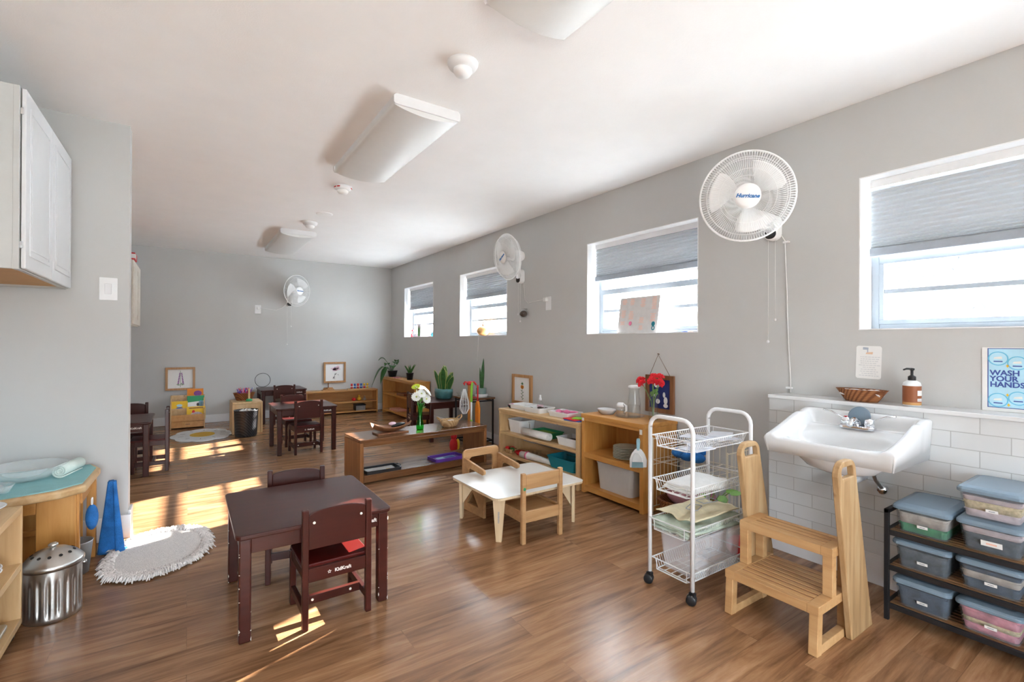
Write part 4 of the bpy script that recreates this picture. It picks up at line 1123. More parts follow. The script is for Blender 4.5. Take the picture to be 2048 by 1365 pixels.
for k, (x, y, a, lab) in enumerate(((0.16, 0.37, 0.4, 'pink scoop lying towards the spray bottle tray'), (0.19, 0.30, 0.2, 'pink scoop lying on the honey shelf side'))):
    t = thing('pink_scoop', lab+' of its white tray', 'kitchen tool', on_pine(x, y, PT+0.026), a, 'pink kitchen tools')
    obj('scoop', MB().ball((0, 0.03, 0.012), 0.030, (0.9, 1, 0.75)), K['pink'], t)
    obj('handle', MB().tube([(0, 0.0, 0.016), (0.01, -0.05, 0.020), (0.015, -0.085, 0.016)], [0.011, 0.009, 0.010], 8), K['pink'], t)
for k, (mt, lab, dx, dy, rz, zz) in enumerate((('blue_plastic', 'blue folded felt square at the bottom of the little pile on the pine shelf', 0.0, 0.0, 0.12, 0), ('red', 'red folded felt square on the pine shelf', -0.005, 0.01, -0.1, 0.008), ('lime', 'lime green felt square on top of the red one', 0.01, -0.03, 0.35, 0.017))):
    one('felt_square', MB().box(-0.075 if mt != 'lime' else -0.05, 0.075 if mt != 'lime' else 0.05, -0.085 if mt != 'lime' else -0.055, 0.085 if mt != 'lime' else 0.055, 0, 0.0085), K[mt], lab, 'felt cloth', on_pine(0.10+dx, 0.115+dy, PT+zz), PR+rz, 'felt squares', bevel=0.003)
# middle board
t = open_bin('handled_tub', 'white plastic tub with a handle on the middle board of the pine shelf', 'tub', on_pine(0.16, 0.965, 0.3385), PR, 0.20, 0.24, 0.125, K['white_plastic'], 0.86, 0.04)
obj('handle', MB().tube([(0.0, -0.118, 0.11), (0, -0.15, 0.10), (0, -0.15, 0.04), (0, -0.105, 0.03)], 0.008, 8), K['white_plastic'], t)
pts = []
for i in range(70):
    a = i*0.33; rr = 0.006+0.0011*i*0.42
    pts.append((rr*math.cos(a), rr*math.sin(a)))
b = MB()
vs = [(x, -0.19, z+0.04) for x, z in pts]+[(x, 0.19, z+0.04) for x, z in pts]
b.add(vs, [(i, i+1, 70+i+1, 70+i) for i in range(69)], True)
one('rolled_mat', b, K['white_cloth'], 'rolled grey white mat on the middle board of the pine shelf', 'mat', on_pine(0.050, 0.60, 0.3395), PR, solid=0.004)
tray('teal green tray with a lime insert on the middle board', on_pine(0.20, 0.62, 0.3385), PR, 0.17, 0.30, 0.055, K['green'])
one('lime_card', MB().box(-0.05, 0.05, -0.10, 0.10, 0, 0.006), K['lime'], 'lime green card in the teal green tray', 'card', on_pine(0.20, 0.62, 0.375), PR)
t = tray('white slotted tray on the middle board by the honey shelf', on_pine(0.14, 0.185, 0.3385), PR, 0.20, 0.25, 0.07, K['white_plastic'])
o = one('beads', MB().ball((0, 0, 0), 0.07, (1, 1.3, 0.18)), K['brown_food'], 'brown beads filling the white slotted tray', 'beads', on_pine(0.14, 0.185, 0.375)); o['kind'] = 'stuff'
# lower board
ZL = 0.1225
t = open_bin('strawberry_basket', 'small basket of red and green play food on the low board', 'basket', on_pine(0.08, 1.04, ZL), PR, 0.10, 0.12, 0.04, K['straw'], 0.8, 0.02)
for k, (x, y, mt, lab) in enumerate(((-0.02, 0.03, 'red', 'red play fruit at the wall end of the little basket'), (0.02, -0.005, 'red', 'red play fruit in the middle of the little basket'), (-0.01, -0.04, 'leaf', 'green play fruit in the little basket'))):
    one('play_fruit', MB().ball((0, 0, 0.02), 0.026, (1, 1, 0.9)), K[mt], lab, 'toy', on_pine(0.08+x, 1.04+y, ZL+0.018), group='play fruit')
one('red_bowl', MB().lathe([(0, 0), (0.03, 0), (0.055, 0.035), (0.051, 0.035), (0.027, 0.005), (0, 0.005)], n=24), K['red'], 'red bowl on the low board of the pine shelf', 'bowl', on_pine(0.09, 0.90, ZL))
for k, (x, y, lab) in enumerate(((0.15, 0.80, 'clear little glass near the red bowl'), (0.19, 0.73, 'clear little glass deeper in the low board'), (0.13, 0.71, 'clear little glass nearer the rolled cloth'))):
    one('small_glass', MB().lathe([(0.022, 0), (0.026, 0.06)], n=18, caps=False).lathe([(0, 0.002), (0.022, 0.002)], n=18), K['glass'], lab, 'glass', on_pine(x, y, ZL), group='little glasses', solid=0.002)
t = thing('rolled_cloth', 'white rolled cloth with a pink tie on the low pine board', 'cloth', on_pine(0.05, 0.62, ZL), PR+R(5))
obj('roll', MB().tube([(0, -0.24, 0.022), (0, -0.1, 0.028), (0, 0.08, 0.034), (0, 0.19, 0.032)], [0.020, 0.026, 0.034, 0.030], 14), K['white_cloth'], t)
obj('tie', MB().lathe([(0.036, -0.01), (0.038, 0), (0.036, 0.01)], n=16, caps=False), K['pink'], t, loc=(0, 0.10, 0.034), rot=(PI/2, 0, 0), solid=0.003)
t = thing('toy_cow', 'tiny black and white toy on the low pine board', 'toy', on_pine(0.14, 0.50, ZL))
obj('body', MB().ball((0, 0, 0.03), 0.024, (1, 1.4, 0.9)), K['black'], t)
obj('white_patch', MB().ball((-0.012, 0.0, 0.03), 0.018, (1, 1.1, 0.9)), K['white_cloth'], t)
obj('head', MB().ball((0, -0.038, 0.045), 0.014), K['black'], t)
for sx_ in (-1, 1):
    for sy_ in (-1, 1): obj('leg', MB().tube([(sx_*0.012, sy_*0.02, 0), (sx_*0.012, sy_*0.02, 0.025)], 0.005, 6), K['black'], t)
t = open_bin('teal_basket', 'teal plastic basket at the honey shelf end of the low board', 'basket', on_pine(0.13, 0.235, ZL), PR, 0.23, 0.37, 0.10, K['teal'], 0.84, 0.03)
b = MB()
for i in range(16): b.box(0.106, 0.112, -0.15+0.02*i, -0.142+0.02*i, 0.03, 0.085)
obj('back_slots', b, K['dark_hole'], t)
one('pink_cloth', MB().ball((0, 0, 0.035), 0.05, (0.6, 2.6, 0.7)), K['pale_pink'], 'pale pink cloth tucked under the pine shelf by the honey shelf', 'cloth', on_pine(0.06, 0.25, 0.0), PR)
# ------------------------------------------------------------------ white wire cart
cart = thing('wire_cart', 'white four-tier wire cart on black casters', 'cart', (2.0, 1.405, 0))
CL, CW, CH = 0.505, 0.255, 0.872
def hoop(x):
    pts = [(x, 0, 0.06), (x, 0, CH-0.06)]
    for k in range(1, 6): pts.append((x, 0.06-0.06*math.cos(R(18*k)), CH-0.06+0.06*math.sin(R(18*k))))
    for k in range(0, 6): pts.append((x, CW-0.06+0.06*math.sin(R(18*k)), CH-0.06+0.06*math.cos(R(18*k))))
    pts += [(x, CW, CH-0.06), (x, CW, 0.06)]
    return pts
for x in (0.0, CL): obj('end_hoop', MB().tube(hoop(x), 0.0105, 10), K['white_metal'], cart)
for zr, slide in ((0.770, 0), (0.545, 0), (0.345, -0.02), (0.135, 0)):
    b = MB()
    zb = zr-0.055
    x0, x1, y0, y1 = 0.008+slide, CL-0.008+slide, 0.008, CW-0.008
    def rect(ix, z): return [(x0+ix, y0+ix, z), (x1-ix, y0+ix, z), (x1-ix, y1-ix, z), (x0+ix, y1-ix, z)]
    def loop(P_, r): 
        for i in range(4): b.bar(P_[i], P_[(i+1) % 4], r, r)
    b2 = rect(0.0, zr)
    loop(b2, 0.0045)
    loop(rect(0.022, zb), 0.004)
    b.bar((x0+0.0, y0+0.03, zr-0.052), (x0+0.0, y1-0.03, zr-0.052), 0.0045, 0.0045)
    n = 26
    for i in range(n+1):
        x = x0+0.02+(x1-x0-0.04)*i/n
        b.bar((x, y0, zr), (x, y0+0.022, zb), 0.0022, 0.0022)
        b.bar((x, y1, zr), (x, y1-0.022, zb), 0.0022, 0.0022)
    for i in range(6):
        y = y0+0.022+(y1-y0-0.044)*i/5
        b.bar((x0+0.022, y, zb), (x1-0.022, y, zb), 0.0026, 0.0026)
    for i in range(4):
        x = x0+0.022+(x1-x0-0.044)*i/3
        b.bar((x, y0+0.022, zb), (x, y1-0.022, zb), 0.0036, 0.0036)
    for x, s in ((x0, 1), (x1, -1)):
        for y in (y0+0.03, y1-0.03):
            b.bar((x, y, zr), (x, y, zr-0.052), 0.003, 0.003)
            b.bar((x, y, zr-0.052), (x+s*0.022, y, zb), 0.003, 0.003)
        for i in range(1, 4):
            y = y0+0.03+(y1-y0-0.06)*i/4
            b.bar((x+s*0.006, y, zr-0.04), (x+s*0.022, y, zb), 0.0022, 0.0022)
    obj('wire_basket', b, K['white_metal'], cart)
for x in (0.0, CL):
    for y in (0.0, CW):
        cs = obj('caster', MB().tube([(x, y, 0.075), (x, y, 0.05)], 0.008, 8).box(x-0.012, x+0.012, y-0.014, y+0.014, 0.040, 0.056), K['black'], cart, bevel=0.003)
        obj('wheel', MB(tf((x-0.008, y, 0.0245), (0, PI/2, R(30)))).lathe([(0.0, -0.02), (0.018, -0.02), (0.024, -0.016), (0.024, -0.004), (0.018, 0), (0.024, 0.004), (0.024, 0.016), (0.018, 0.02), (0, 0.02)], n=20), K['black'], cs)
def crumple(a, c, h, seed, amp=0.012, nu=26, nv=18, fall=0.02, freq=9.0):
    rnd = random.Random(seed)
    ph = [(rnd.uniform(0, 6), rnd.uniform(0.6, 1.6), rnd.uniform(0, 6)) for _ in range(5)]
    def f(u, v):
        x, y = (u-0.5)*a, (v-0.5)*c
        z = h
        for p_, q_, r_ in ph: z += amp/3*math.sin(freq*q_*u+p_+3*math.sin(v*4*q_+r_))
        e = min(u, 1-u, v, 1-v)
        if e < 0.12: z -= fall*(1-e/0.12)
        return (x*(1+0.03*math.sin(9*v+ph[0][0])), y*(1+0.04*math.sin(7*u+ph[1][0])), z)
    return MB().grid(f, nu, nv)
# tier contents
for k in range(5):
    rnd = random.Random(k+3)
    b = MB()
    def cr(u, v, rnd_=[random.Random(90+k*7).uniform(-1, 1) for _ in range(200)]):
        i = int(u*9)*11+int(v*9)
        return ((u-0.5)*0.16, (v-0.5)*0.11, 0.012+0.010*rnd_[i % 200])
    b.grid(cr, 11, 11, smooth=False)
    one('plastic_wrap_bag', b, K['crinkle'], 'crinkled clear plastic bags heaped in the top basket of the white cart', 'plastic bag',
        (2.10+0.07*k, 1.50+0.045*((k % 3)-1), 0.717+0.006*k), k*0.9, 'plastic bags on the cart', solid=0.004)
for k in range(3):
    one('napkin', crumple(0.30, 0.18, 0.02, 11+k, 0.004, fall=0.006, freq=4), K['white_cloth'], ('white cloth napkin on top of the pile in the second cart basket', 'white cloth napkin in the middle of the pile in the second cart basket', 'white cloth napkin under the others in the second cart basket')[2-k], 'napkin', (2.20+0.01*k, 1.53+0.004*k, 0.488+0.010*k), 0.05*k, 'napkins on the cart', solid=0.008)
for k in range(3):
    one('folded_cloth', crumple(0.42, 0.225, 0.02, 31+k, 0.010, fall=0.012, freq=5), K['sage_cloth'], ('sage green folded cloth at the bottom of the third cart basket', 'sage green folded cloth in the middle of the third cart basket', 'sage green folded cloth right under the cream mat')[k], 'cloth', (2.21, 1.53, 0.295+0.016*k), 0.04*(k-1), 'cloths on the cart', solid=0.010)
t = thing('cream_mat', 'cream cloth with outlined shapes draped over the sage cloths in the cart', 'cloth', (2.24, 1.54, 0.352), 0.03)
obj('cloth', crumple(0.40, 0.235, 0.026, 77, 0.011, 36, 26, 0.006, 4), K['cream_cloth'], t, solid=0.005)
for (x, y, a, l_, w_) in ((-0.07, -0.02, 0.3, 0.10, 0.06), (0.08, 0.0, -0.2, 0.11, 0.06)):
    obj('stitched_outline', MB(tf((x, y, 0.046), (0, 0, a))).ring(rrect(-l_/2, l_/2, -w_/2, w_/2, 0.01, 2), rrect(-l_/2+0.003, l_/2-0.003, -w_/2+0.003, w_/2-0.003, 0.009, 2), 0, 0.003), K['ink'], t)
open_bin('clear_tub', 'large clear plastic tub in the bottom basket of the white cart', 'tub', (2.255, 1.533, 0.083), 0, 0.42, 0.225, 0.205, K['clear_bin'], 0.9, 0.03, 0.004, 0.018)

# cream wire rack and baskets behind the cart
t = thing('wire_rack', 'cream wire rack with scrolled top against the wall behind the cart', 'rack', (2.80, 1.72, 0))
RL, RD, RH = 0.58, 0.30, 0.56
def wire_panel(p0, p1, z0, z1, n):
    b = MB(); p0, p1 = V(p0), V(p1)
    up = V((0,0,1))
    for z in (z0, (z0+z1)/2+0.06, z1): b.bar(p0+up*z, p1+up*z, 0.005, 0.005)
    for i in range(n+1):
        q = p0.lerp(p1, i/n); b.bar(q+up*z0, q+up*z1, 0.0032, 0.0032)
    for q in (p0, p1): b.bar(q, q+up*(z1+0.01), 0.008, 0.008)
    return b
obj('back_grid', wire_panel((RD, 0, 0), (RD, RL, 0), 0.06, RH, 12), K['cream_metal'], t)
obj('side_grid', wire_panel((0, RL, 0), (RD, RL, 0), 0.06, RH-0.01, 7), K['cream_metal'], t)
obj('side_grid', wire_panel((0, 0, 0), (RD, 0, 0), 0.06, RH-0.01, 7), K['cream_metal'], t)
b = MB()
pts = [(RD, RL*i/24, RH+0.045*math.sin(PI*i/24)**1.5) for i in range(25)]
b.tube(pts, 0.0035, 6)
for s in (-1, 1):
    sp = [(RD, RL/2+s*(0.03+0.055*(1-i/22)*math.cos(i*0.42)), RH+0.025+0.025*(1-i/22)*math.sin(i*0.42)) for i in range(22)]
    b.tube(sp, 0.003, 6)
obj('scroll', b, K['cream_metal'], t)
b = MB()
for i in range(9): b.bar((0.0, RL*i/8, 0.40), (RD, RL*i/8, 0.40), 0.0035, 0.0035)
for x in (0.0, RD/2, RD): b.bar((x, 0, 0.40), (x, RL, 0.40), 0.004, 0.004)
obj('wire_shelf', b, K['cream_metal'], t)
b = MB()
for k in range(7):
    rnd = random.Random(k); b.ball((rnd.uniform(-.05, .05), rnd.uniform(-.09, .09), 0.035+rnd.uniform(0, .03)), 0.05, (1, 1.2, 0.7), 12, 8)
b.ball((0.02, -0.07, 0.11), 0.055, (1, 1, 1.0))
one('blue_cloth', b, K['blue'], 'bundled blue cloth on the cream wire rack', 'cloth', (2.96, 2.10, 0.402))
t = open_bin('wicker_basket', 'brown wicker basket holding a rose cushion behind the cart', 'basket', (2.885, 2.03, 0.0), 0.1, 0.28, 0.44, 0.15, K['wicker'], 0.85, 0.09, 0.01, 0.016)
one('rose_cushion', MB().ball((0, 0, 0.09), 0.15, (0.8, 1.25, 0.62), 20, 12), K['rose'], 'dusty rose cushion in the wicker basket', 'cushion', (2.885, 2.04, 0.10))
t = open_bin('wicker_planter', 'low brown wicker planter behind the cart and beside the step stool', 'planter', (2.70, 1.79, 0.0), 0.0, 0.20, 0.20, 0.24, K['wicker'], 0.85, 0.08, 0.01, 0.016)
t = thing('leafy_plant', 'bright green leafy plant in the wicker planter behind the cart', 'plant', (2.70, 1.78, 0.05))
rnd = random.Random(5)
for k in range(9):
    a = k*2.4; ln = 0.09+0.05*rnd.random()
    p = V((0.6*ln*math.cos(a)-0.02, 0.9*ln*math.sin(a)-0.02, 0.27+0.05*rnd.random()))
    l = obj('leaf_stem', MB().tube([(0, 0, 0.1), (p.x*0.4, p.y*0.4, p.z*0.75), tuple(p)], 0.003, 5), K['leaf_light'], t)
    q = [(0, 0), (0.02, 0.026), (0.055, 0.024), (0.08, 0.0), (0.055, -0.024), (0.02, -0.026)]
    obj('leaf', MB(tf(tuple(p), (rnd.uniform(-.4, .4), rnd.uniform(-.2, .4), a))).prism(q, 0, 0.0015), K['leaf_light' if k % 3 else 'leaf'], l)
one('red_cloth', MB().ball((0, 0, 0.06), 0.07, (1, 1.2, 0.9)), K['red'], 'dark red cloth on the floor between the cart and the step stool', 'cloth', (2.68, 1.56, 0.0))

# ------------------------------------------------------------------ step stool
st = thing('step_stool', 'wooden two-step stool with tall handled side boards in front of the sink', 'step stool', (0, 0, 0))
YA, YB2 = 0.885, 1.285
def tread(x0, x1, z, n):
    b = MB().box(x0, x1, YA, YA+0.045, z-0.038, z).box(x0, x1, YB2-0.045, YB2, z-0.038, z).box(x0, x0+0.03, YA+0.045, YB2-0.045, z-0.038, z)
    xa = x0+0.033; wd = (x1-xa)/n
    for i in range(n): b.box(xa+i*wd, xa+(i+1)*wd-0.010, YA+0.0455, YB2-0.0455, z-0.034, z-0.001)
    return b
for nm_, x0, x1, z, n in (('lower_tread', 2.075, 2.42, 0.200, 8), ('upper_tread', 2.195, 2.375, 0.402, 4)):
    td = obj(nm_, tread(x0, x1, z, n), K['step'], st, bevel=0.002)
    obj('groove_shade', MB().box(x0+0.032, x1-0.003, YA+0.046, YB2-0.046, z-0.030, z-0.0035), K['frame_dark'], td)  # added dark strip, its colour stands in for shade between the slats
for y in (YA, YB2-0.04):
    obj('leg', MB().bar((2.088, y+0.02, 0.0), (2.098, y+0.02, 0.164), 0.036, 0.04, (1,0,0)), K['step'], st, bevel=0.003)
    obj('leg', MB().box(2.197, 2.233, y, y+0.04, 0.20, 0.365), K['step'], st, bevel=0.003)
    obj('leg', MB().box(2.335, 2.372, y, y+0.04, 0.0, 0.365), K['step'], st, bevel=0.003)
    obj('foot_rail', MB().box(2.105, 2.335, y+0.004, y+0.036, 0.0, 0.036), K['step'], st, bevel=0.003)
def side_board(y, dx):
    bot0, bot1, top0, top1, zt = 2.315+dx, 2.525+dx, 2.180+dx, 2.350+dx, 0.765
    dirx = (top0-bot0)/zt
    cxt = (top0+top1)/2; hw_ = (top1-top0)/2
    out = [(bot0, 0.0), (bot1, 0.0)]
    r = 0.06
    for k in range(7):
        a = R(90*k/6); out.append((top1-r+r*math.cos(a), zt-r+r*math.sin(a)))
    for k in range(7):
        a = R(90+90*k/6); out.append((top0+r+r*math.cos(a), zt-r+r*math.sin(a)))
    # hole, point for point with the outline
    hx0, hx1, hz0, hz1, rh = top0+0.030, top1-0.028, zt-0.072, zt-0.026, 0.018
    inn = [(hx0+0.010, hz0), (hx1+0.006, hz0)]
    for k in range(7):
        a = R(90*k/6); inn.append((hx1-rh+rh*math.cos(a), hz1-rh+rh*math.sin(a)))
    for k in range(7):
        a = R(90+90*k/6); inn.append((hx0+rh+rh*math.cos(a), hz1-rh+rh*math.sin(a)))
    obj('side_board', MB().ring(out, inn, y, y+0.026, PXZ), K['weathered'], st, bevel=0.004)
side_board(YA-0.027, 0.0)
side_board(YB2+0.001, 0.03)

# ------------------------------------------------------------------ wall sink
SY0, SY1, SX0, SX1 = 0.765, 1.330, 2.495, 2.961
sink = thing('wall_sink', 'white porcelain wall sink with raised back and sloping sides', 'sink', (0, 0, 0))
def sm(a, b_, x):
    t_ = max(0.0, min(1.0, (x-a)/(b_-a))); return t_*t_*(3-2*t_)
def top_z(x, y):
    tt = max(0.0, min(1.0, (x-2.50)/0.38)); wallh = 0.780+0.108*(0.75*tt+0.25*sm(2.50, 2.88, x))-0.010*sm(2.80, 2.86, x)*(1-sm(2.86, 2.93, x))
    deck = 0.768+0.045*sm(2.70, 2.86, x)
    e = min(y-SY0, SY1-y)
    back = SX1-x
    inside = sm(0.030, 0.075, e)*sm(0.030, 0.070, back)
    z = wallh*(1-inside)+deck*inside
    # basin
    cx_, cy_, ax, ay = 2.655, (SY0+SY1)/2, 0.135, 0.225
    q = (abs((x-cx_)/ax)**3.2+abs((y-cy_)/ay)**3.2)**(1/3.2)
    z -= 0.125*(1-sm(0.45, 1.0, q))
    fr = x-SX0
    if fr < 0.02: z -= 0.012*(1-fr/0.02)**2
    if e < 0.015: z -= 0.010*(1-e/0.015)**2
    return z
nu, nv = 60, 76
XS = [SX0+(SX1-SX0)*i/(nu-1) for i in range(nu)]
YSs = [SY0+(SY1-SY0)*j/(nv-1) for j in range(nv)]
vs, fs = [], []
for x in XS:
    for y in YSs: vs.append((x, y, top_z(x, y)))
for i in range(nu-1):
    for j in range(nv-1): fs.append((i*nv+j, (i+1)*nv+j, (i+1)*nv+j+1, i*nv+j+1))
bd = [i*nv for i in range(nu)]+[(nu-1)*nv+j for j in range(1, nv)]+[i*nv+nv-1 for i in range(nu-2, -1, -1)]+[j for j in range(nv-2, 0, -1)]
n0 = len(vs)
for k in bd:
    x, y, z = vs[k]
    vs.append((x+0.012*(1-sm(0, 0.1, x-SX0)), y+(0.012 if y < SY0+0.01 else -0.012 if y > SY1-0.01 else 0)*1.0, 0.692+0.0*(x-SX0)))
m = len(bd)
for k in range(m): fs.append((bd[k], n0+k, n0+(k+1) % m, bd[(k+1) % m]))
fs.append(tuple(n0+k for k in range(m-1, -1, -1)))
obj('basin', MB().add(vs, fs, True), K['porcelain'], sink)
cyy = (SY0+SY1)/2
obj('bowl_underside', MB().lathe([(0.0, -0.085), (0.06, -0.082), (0.12, -0.06), (0.155, -0.02), (0.165, 0.01)], c=(2.68, cyy, 0.69), n=28, sx=0.8, sy=1.25), K['porcelain'], sink)
obj('drain', MB().lathe([(0, 0.0), (0.022, 0.0), (0.024, 0.003), (0.0, 0.004)], c=(2.655, cyy, 0.646), n=20), K['chrome'], sink)
pt = obj('drain_pipe', MB().tube([(2.68, cyy, 0.62), (2.68, cyy, 0.50), (2.70, cyy, 0.47), (2.75, cyy, 0.455), (2.79, cyy, 0.475), (2.80, cyy, 0.52), (2.83, cyy, 0.545), (2.96, cyy, 0.55)], 0.019, 12), K['white_plastic'], sink)
obj('pipe_nut', MB().lathe([(0.027, 0), (0.029, 0.008), (0.029, 0.022), (0.027, 0.03)], c=(2.68, cyy, 0.53), n=16), K['chrome'], pt)
sp = obj('supply_hose', MB().tube([(2.79, 0.965, 0.70), (2.80, 0.962, 0.64), (2.84, 0.955, 0.57), (2.90, 0.95, 0.525), (2.93, 0.95, 0.51)], 0.009, 10), K['steel'], sink)
obj('valve', MB(tf((2.925, 0.95, 0.51), (0, -PI/2, 0))).lathe([(0.012, -0.035), (0.012, 0.0), (0.020, 0.004), (0.024, 0.014), (0.020, 0.024), (0, 0.026)], n=14), K['chrome'], sp)
# faucet
FX, FY, FZ = 2.845, 1.035, 0.810
fa = thing('faucet', 'chrome two-lever faucet on the white sink', 'faucet', (FX, FY, FZ))
obj('base_plate', MB().prism(rrect(-0.028, 0.028, -0.082, 0.082, 0.026), 0, 0.020), K['chrome'], fa, bevel=0.006)
for s in (-1, 1):
    hb_ = obj('handle', MB().lathe([(0.024, 0.018), (0.022, 0.04), (0.019, 0.055), (0.0, 0.06)], c=(0, s*0.052, 0), n=20), K['chrome'], fa)
    obj('lever', MB().tube([(0, s*0.052, 0.050), (0.004, s*0.09, 0.062), (0.006, s*0.125, 0.078), (0.006, s*0.160, 0.084)], [0.007, 0.006, 0.011, 0.010], 8, flat=0.5), K['chrome'], hb_)
    if s > 0: obj('hot_mark', MB().lathe([(0.009, 0.060), (0.009, 0.062), (0, 0.062)], c=(0, s*0.052, 0), n=14), K['red'], hb_)
obj('spout', MB().tube([(0.0, 0, 0.012), (-0.01, 0, 0.045), (-0.05, -0.004, 0.055), (-0.10, -0.008, 0.045), (-0.118, -0.009, 0.030)], [0.018, 0.017, 0.014, 0.012, 0.011], 12), K['chrome'], fa)
one('drain_stopper', MB(tf((0, 0, 0), (0, R(-72), 0))).lathe([(0, -0.003), (0.050, -0.003), (0.050, 0.003), (0.044, 0.004), (0.0, 0.004)], n=30), K['lid_grey'], 'round grey rimmed disc leaning behind the faucet', 'stopper', (FX+0.047, FY+0.008, FZ+0.062))
# things on the tile ledge
t = thing('wicker_basket', 'small oval brown wicker basket of paper on the tile ledge', 'basket', (3.035, 1.085, 0.936))
obj('bowl', MB().lathe([(0.0, 0), (0.075, 0), (0.090, 0.02), (0.118, 0.062), (0.124, 0.066), (0.116, 0.062), (0.088, 0.02), (0.072, 0.006), (0, 0.006)], n=36, sx=0.52), K['wicker'], t)
one('paper_slips', crumple(0.075, 0.18, 0.01, 4, 0.012, 12, 26, 0.008, 12), K['paper'], 'white paper slips lying in the small wicker basket', 'paper', (3.035, 1.085, 0.982), solid=0.002)
t = thing('soap_dispenser', 'brown labelled soap bottle with black pump on the tile ledge', 'soap bottle', (3.035, 0.866, 0.936), R(-32))
obj('bottle', MB().lathe([(0, 0), (0.034, 0), (0.0375, 0.006), (0.0375, 0.105), (0.034, 0.118), (0.020, 0.128), (0.014, 0.130)], n=32), K['soap_white'], t)
obj('soap', MB().lathe([(0.0345, 0.001), (0.0379, 0.007), (0.0379, 0.022)], n=32, caps=False), K['soap_liquid'], t)
lb = obj('label_wrap', MB().lathe([(0.0380, 0.020), (0.0380, 0.102)], n=32, caps=False), K['soap_label'], t)
def on_cyl(z0, z1, a0, a1, r=0.0384):
    return MB().grid(lambda u, v: (r*math.cos(a0+(a1-a0)*u), r*math.sin(a0+(a1-a0)*u), z0+(z1-z0)*v), 8, 2)
obj('label_panel', on_cyl(0.054, 0.080, R(262), R(318)), K['paper'], lb)
obj('barcode_panel', on_cyl(0.026, 0.040, R(262), R(305)), K['paper'], lb)
b = MB()
for i in range(9): 
    q = on_cyl(0.029, 0.037, R(266+4*i), R(268+4*i), 0.0387); b.add(q.v, q.f)
obj('barcode', b, K['ink'], lb)
pm = obj('pump', MB().lathe([(0.0165, 0.126), (0.0165, 0.148), (0.011, 0.152), (0.006, 0.155), (0.006, 0.178), (0.011, 0.182), (0.011, 0.190), (0.0, 0.192)], n=20), K['black'], t)
obj('nozzle', MB(tf((0, 0, 0.186), (0, 0, R(185)))).tube([(0, 0, 0), (0.03, 0, 0.002), (0.048, 0, -0.003)], [0.006, 0.005, 0.004], 8), K['black'], pm)
# wall note and poster
Wm = M(((0,0,-1,0),(-1,0,0,0),(0,1,0,0),(0,0,0,1)))    # (a,b,h): a to the reader's right, b up, h off the wall
t = thing('paper_note', 'white rounded handwriting note on the wall above the wicker basket', 'note', (XR, 1.088, 1.146), 0, None)
t.rotation_euler = (R(1.5), 0, 0)
obj('card', MB().prism(rrect(-0.060, 0.060, -0.091, 0.091, 0.012), 0.001, 0.003, Wm), K['paper'], t)
b = MB(); rnd = random.Random(2)
for i in range(10):
    z = 0.028-0.0115*i; wd = rnd.uniform(0.055, 0.095); x = -wd/2+rnd.uniform(-.008, .008)
    while x < wd/2:
        l_ = rnd.uniform(0.006, 0.016); b.prism([(x, z), (x+l_, z), (x+l_, z+0.0028), (x, z+0.0028)], 0.003, 0.0034, Wm); x += l_+0.003
obj('handwriting', b, mat('pale note ink', (0.55, 0.57, 0.60), 0.8), t)
obj('tap_drawing', MB().prism([(-0.028, 0.070), (-0.002, 0.070), (-0.002, 0.082), (-0.028, 0.084)], 0.003, 0.0034, Wm).prism([(-0.008, 0.055), (-0.003, 0.055), (-0.003, 0.07), (-0.008, 0.07)], 0.003, 0.0034, Wm), mat('grey drawing', (0.42, 0.47, 0.56), 0.8), t)
obj('hands_drawing', MB().prism([(-0.014, 0.046), (0.018, 0.045), (0.020, 0.058), (0.0, 0.056), (-0.012, 0.054)], 0.003, 0.0034, Wm), mat('peach drawing', (0.72, 0.50, 0.36), 0.8), t)
t = thing('handwashing_poster', 'blue laminated poster reading WASH YOUR HANDS! by the sink', 'poster', (XR-0.002, 0.480, 0.937))
PW, PH = 0.295, 0.298
obj('sheet', MB().prism([(-PW/2, 0), (PW/2, 0), (PW/2, PH), (-PW/2, PH)], 0.001, 0.003, Wm), K['paper'], t)
x0, x1, z0, z1 = -PW/2+0.019, PW/2-0.019, 0.016, PH-0.004
obj('blue_field', MB().prism([(x0, z0), (x1, z0), (x1, z1), (x0, z1)], 0.003, 0.0034, Wm), K['sky_print'], t)
obj('border', MB().ring([(x0, z0), (x1, z0), (x1, z1), (x0, z1)], [(x0+0.003, z0+0.003), (x1-0.003, z0+0.003), (x1-0.003, z1-0.003), (x0+0.003, z1-0.003)], 0.0034, 0.004, Wm), K['print_blue'], t)
text('lettering', 'WASH\nYOUR\nHANDS!', 0.034, K['print_blue'], t, Wm @ tf((x0+0.008, 0.151, 0.004)), align='LEFT', bold=0.0010, sp=0.80)
for y, z, q in ((-0.093, 0.246, 0.033), (-0.030, 0.226, 0.032), (0.040, 0.245, 0.033), (0.100, 0.20, 0.030), (-0.093, 0.052, 0.033), (-0.027, 0.065, 0.032), (0.045, 0.050, 0.033)):
    e = lambda s_: [(y+q*s_*1.05*math.cos(2*PI*i/24), z+q*s_*math.sin(2*PI*i/24)) for i in range(24)]
    bb_ = obj('bubble', MB().prism(e(1.0), 0.0036, 0.0042, Wm), K['bubble'], t)
    obj('bubble_inside', MB().prism(e(0.86), 0.0042, 0.0046, Wm), K['sky_print'], bb_)
    obj('bubble_drawing', MB().prism([(y-0.016, z-0.002), (y+0.014, z-0.002), (y+0.012, z+0.010), (y-0.012, z+0.006)], 0.0046, 0.005, Wm), K['paper'], bb_)
    obj('bubble_caption', MB().prism([(y-0.015, z-0.016), (y+0.015, z-0.016), (y+0.015, z-0.011), (y-0.015, z-0.011)], 0.0046, 0.005, Wm), K['print_blue'], bb_)
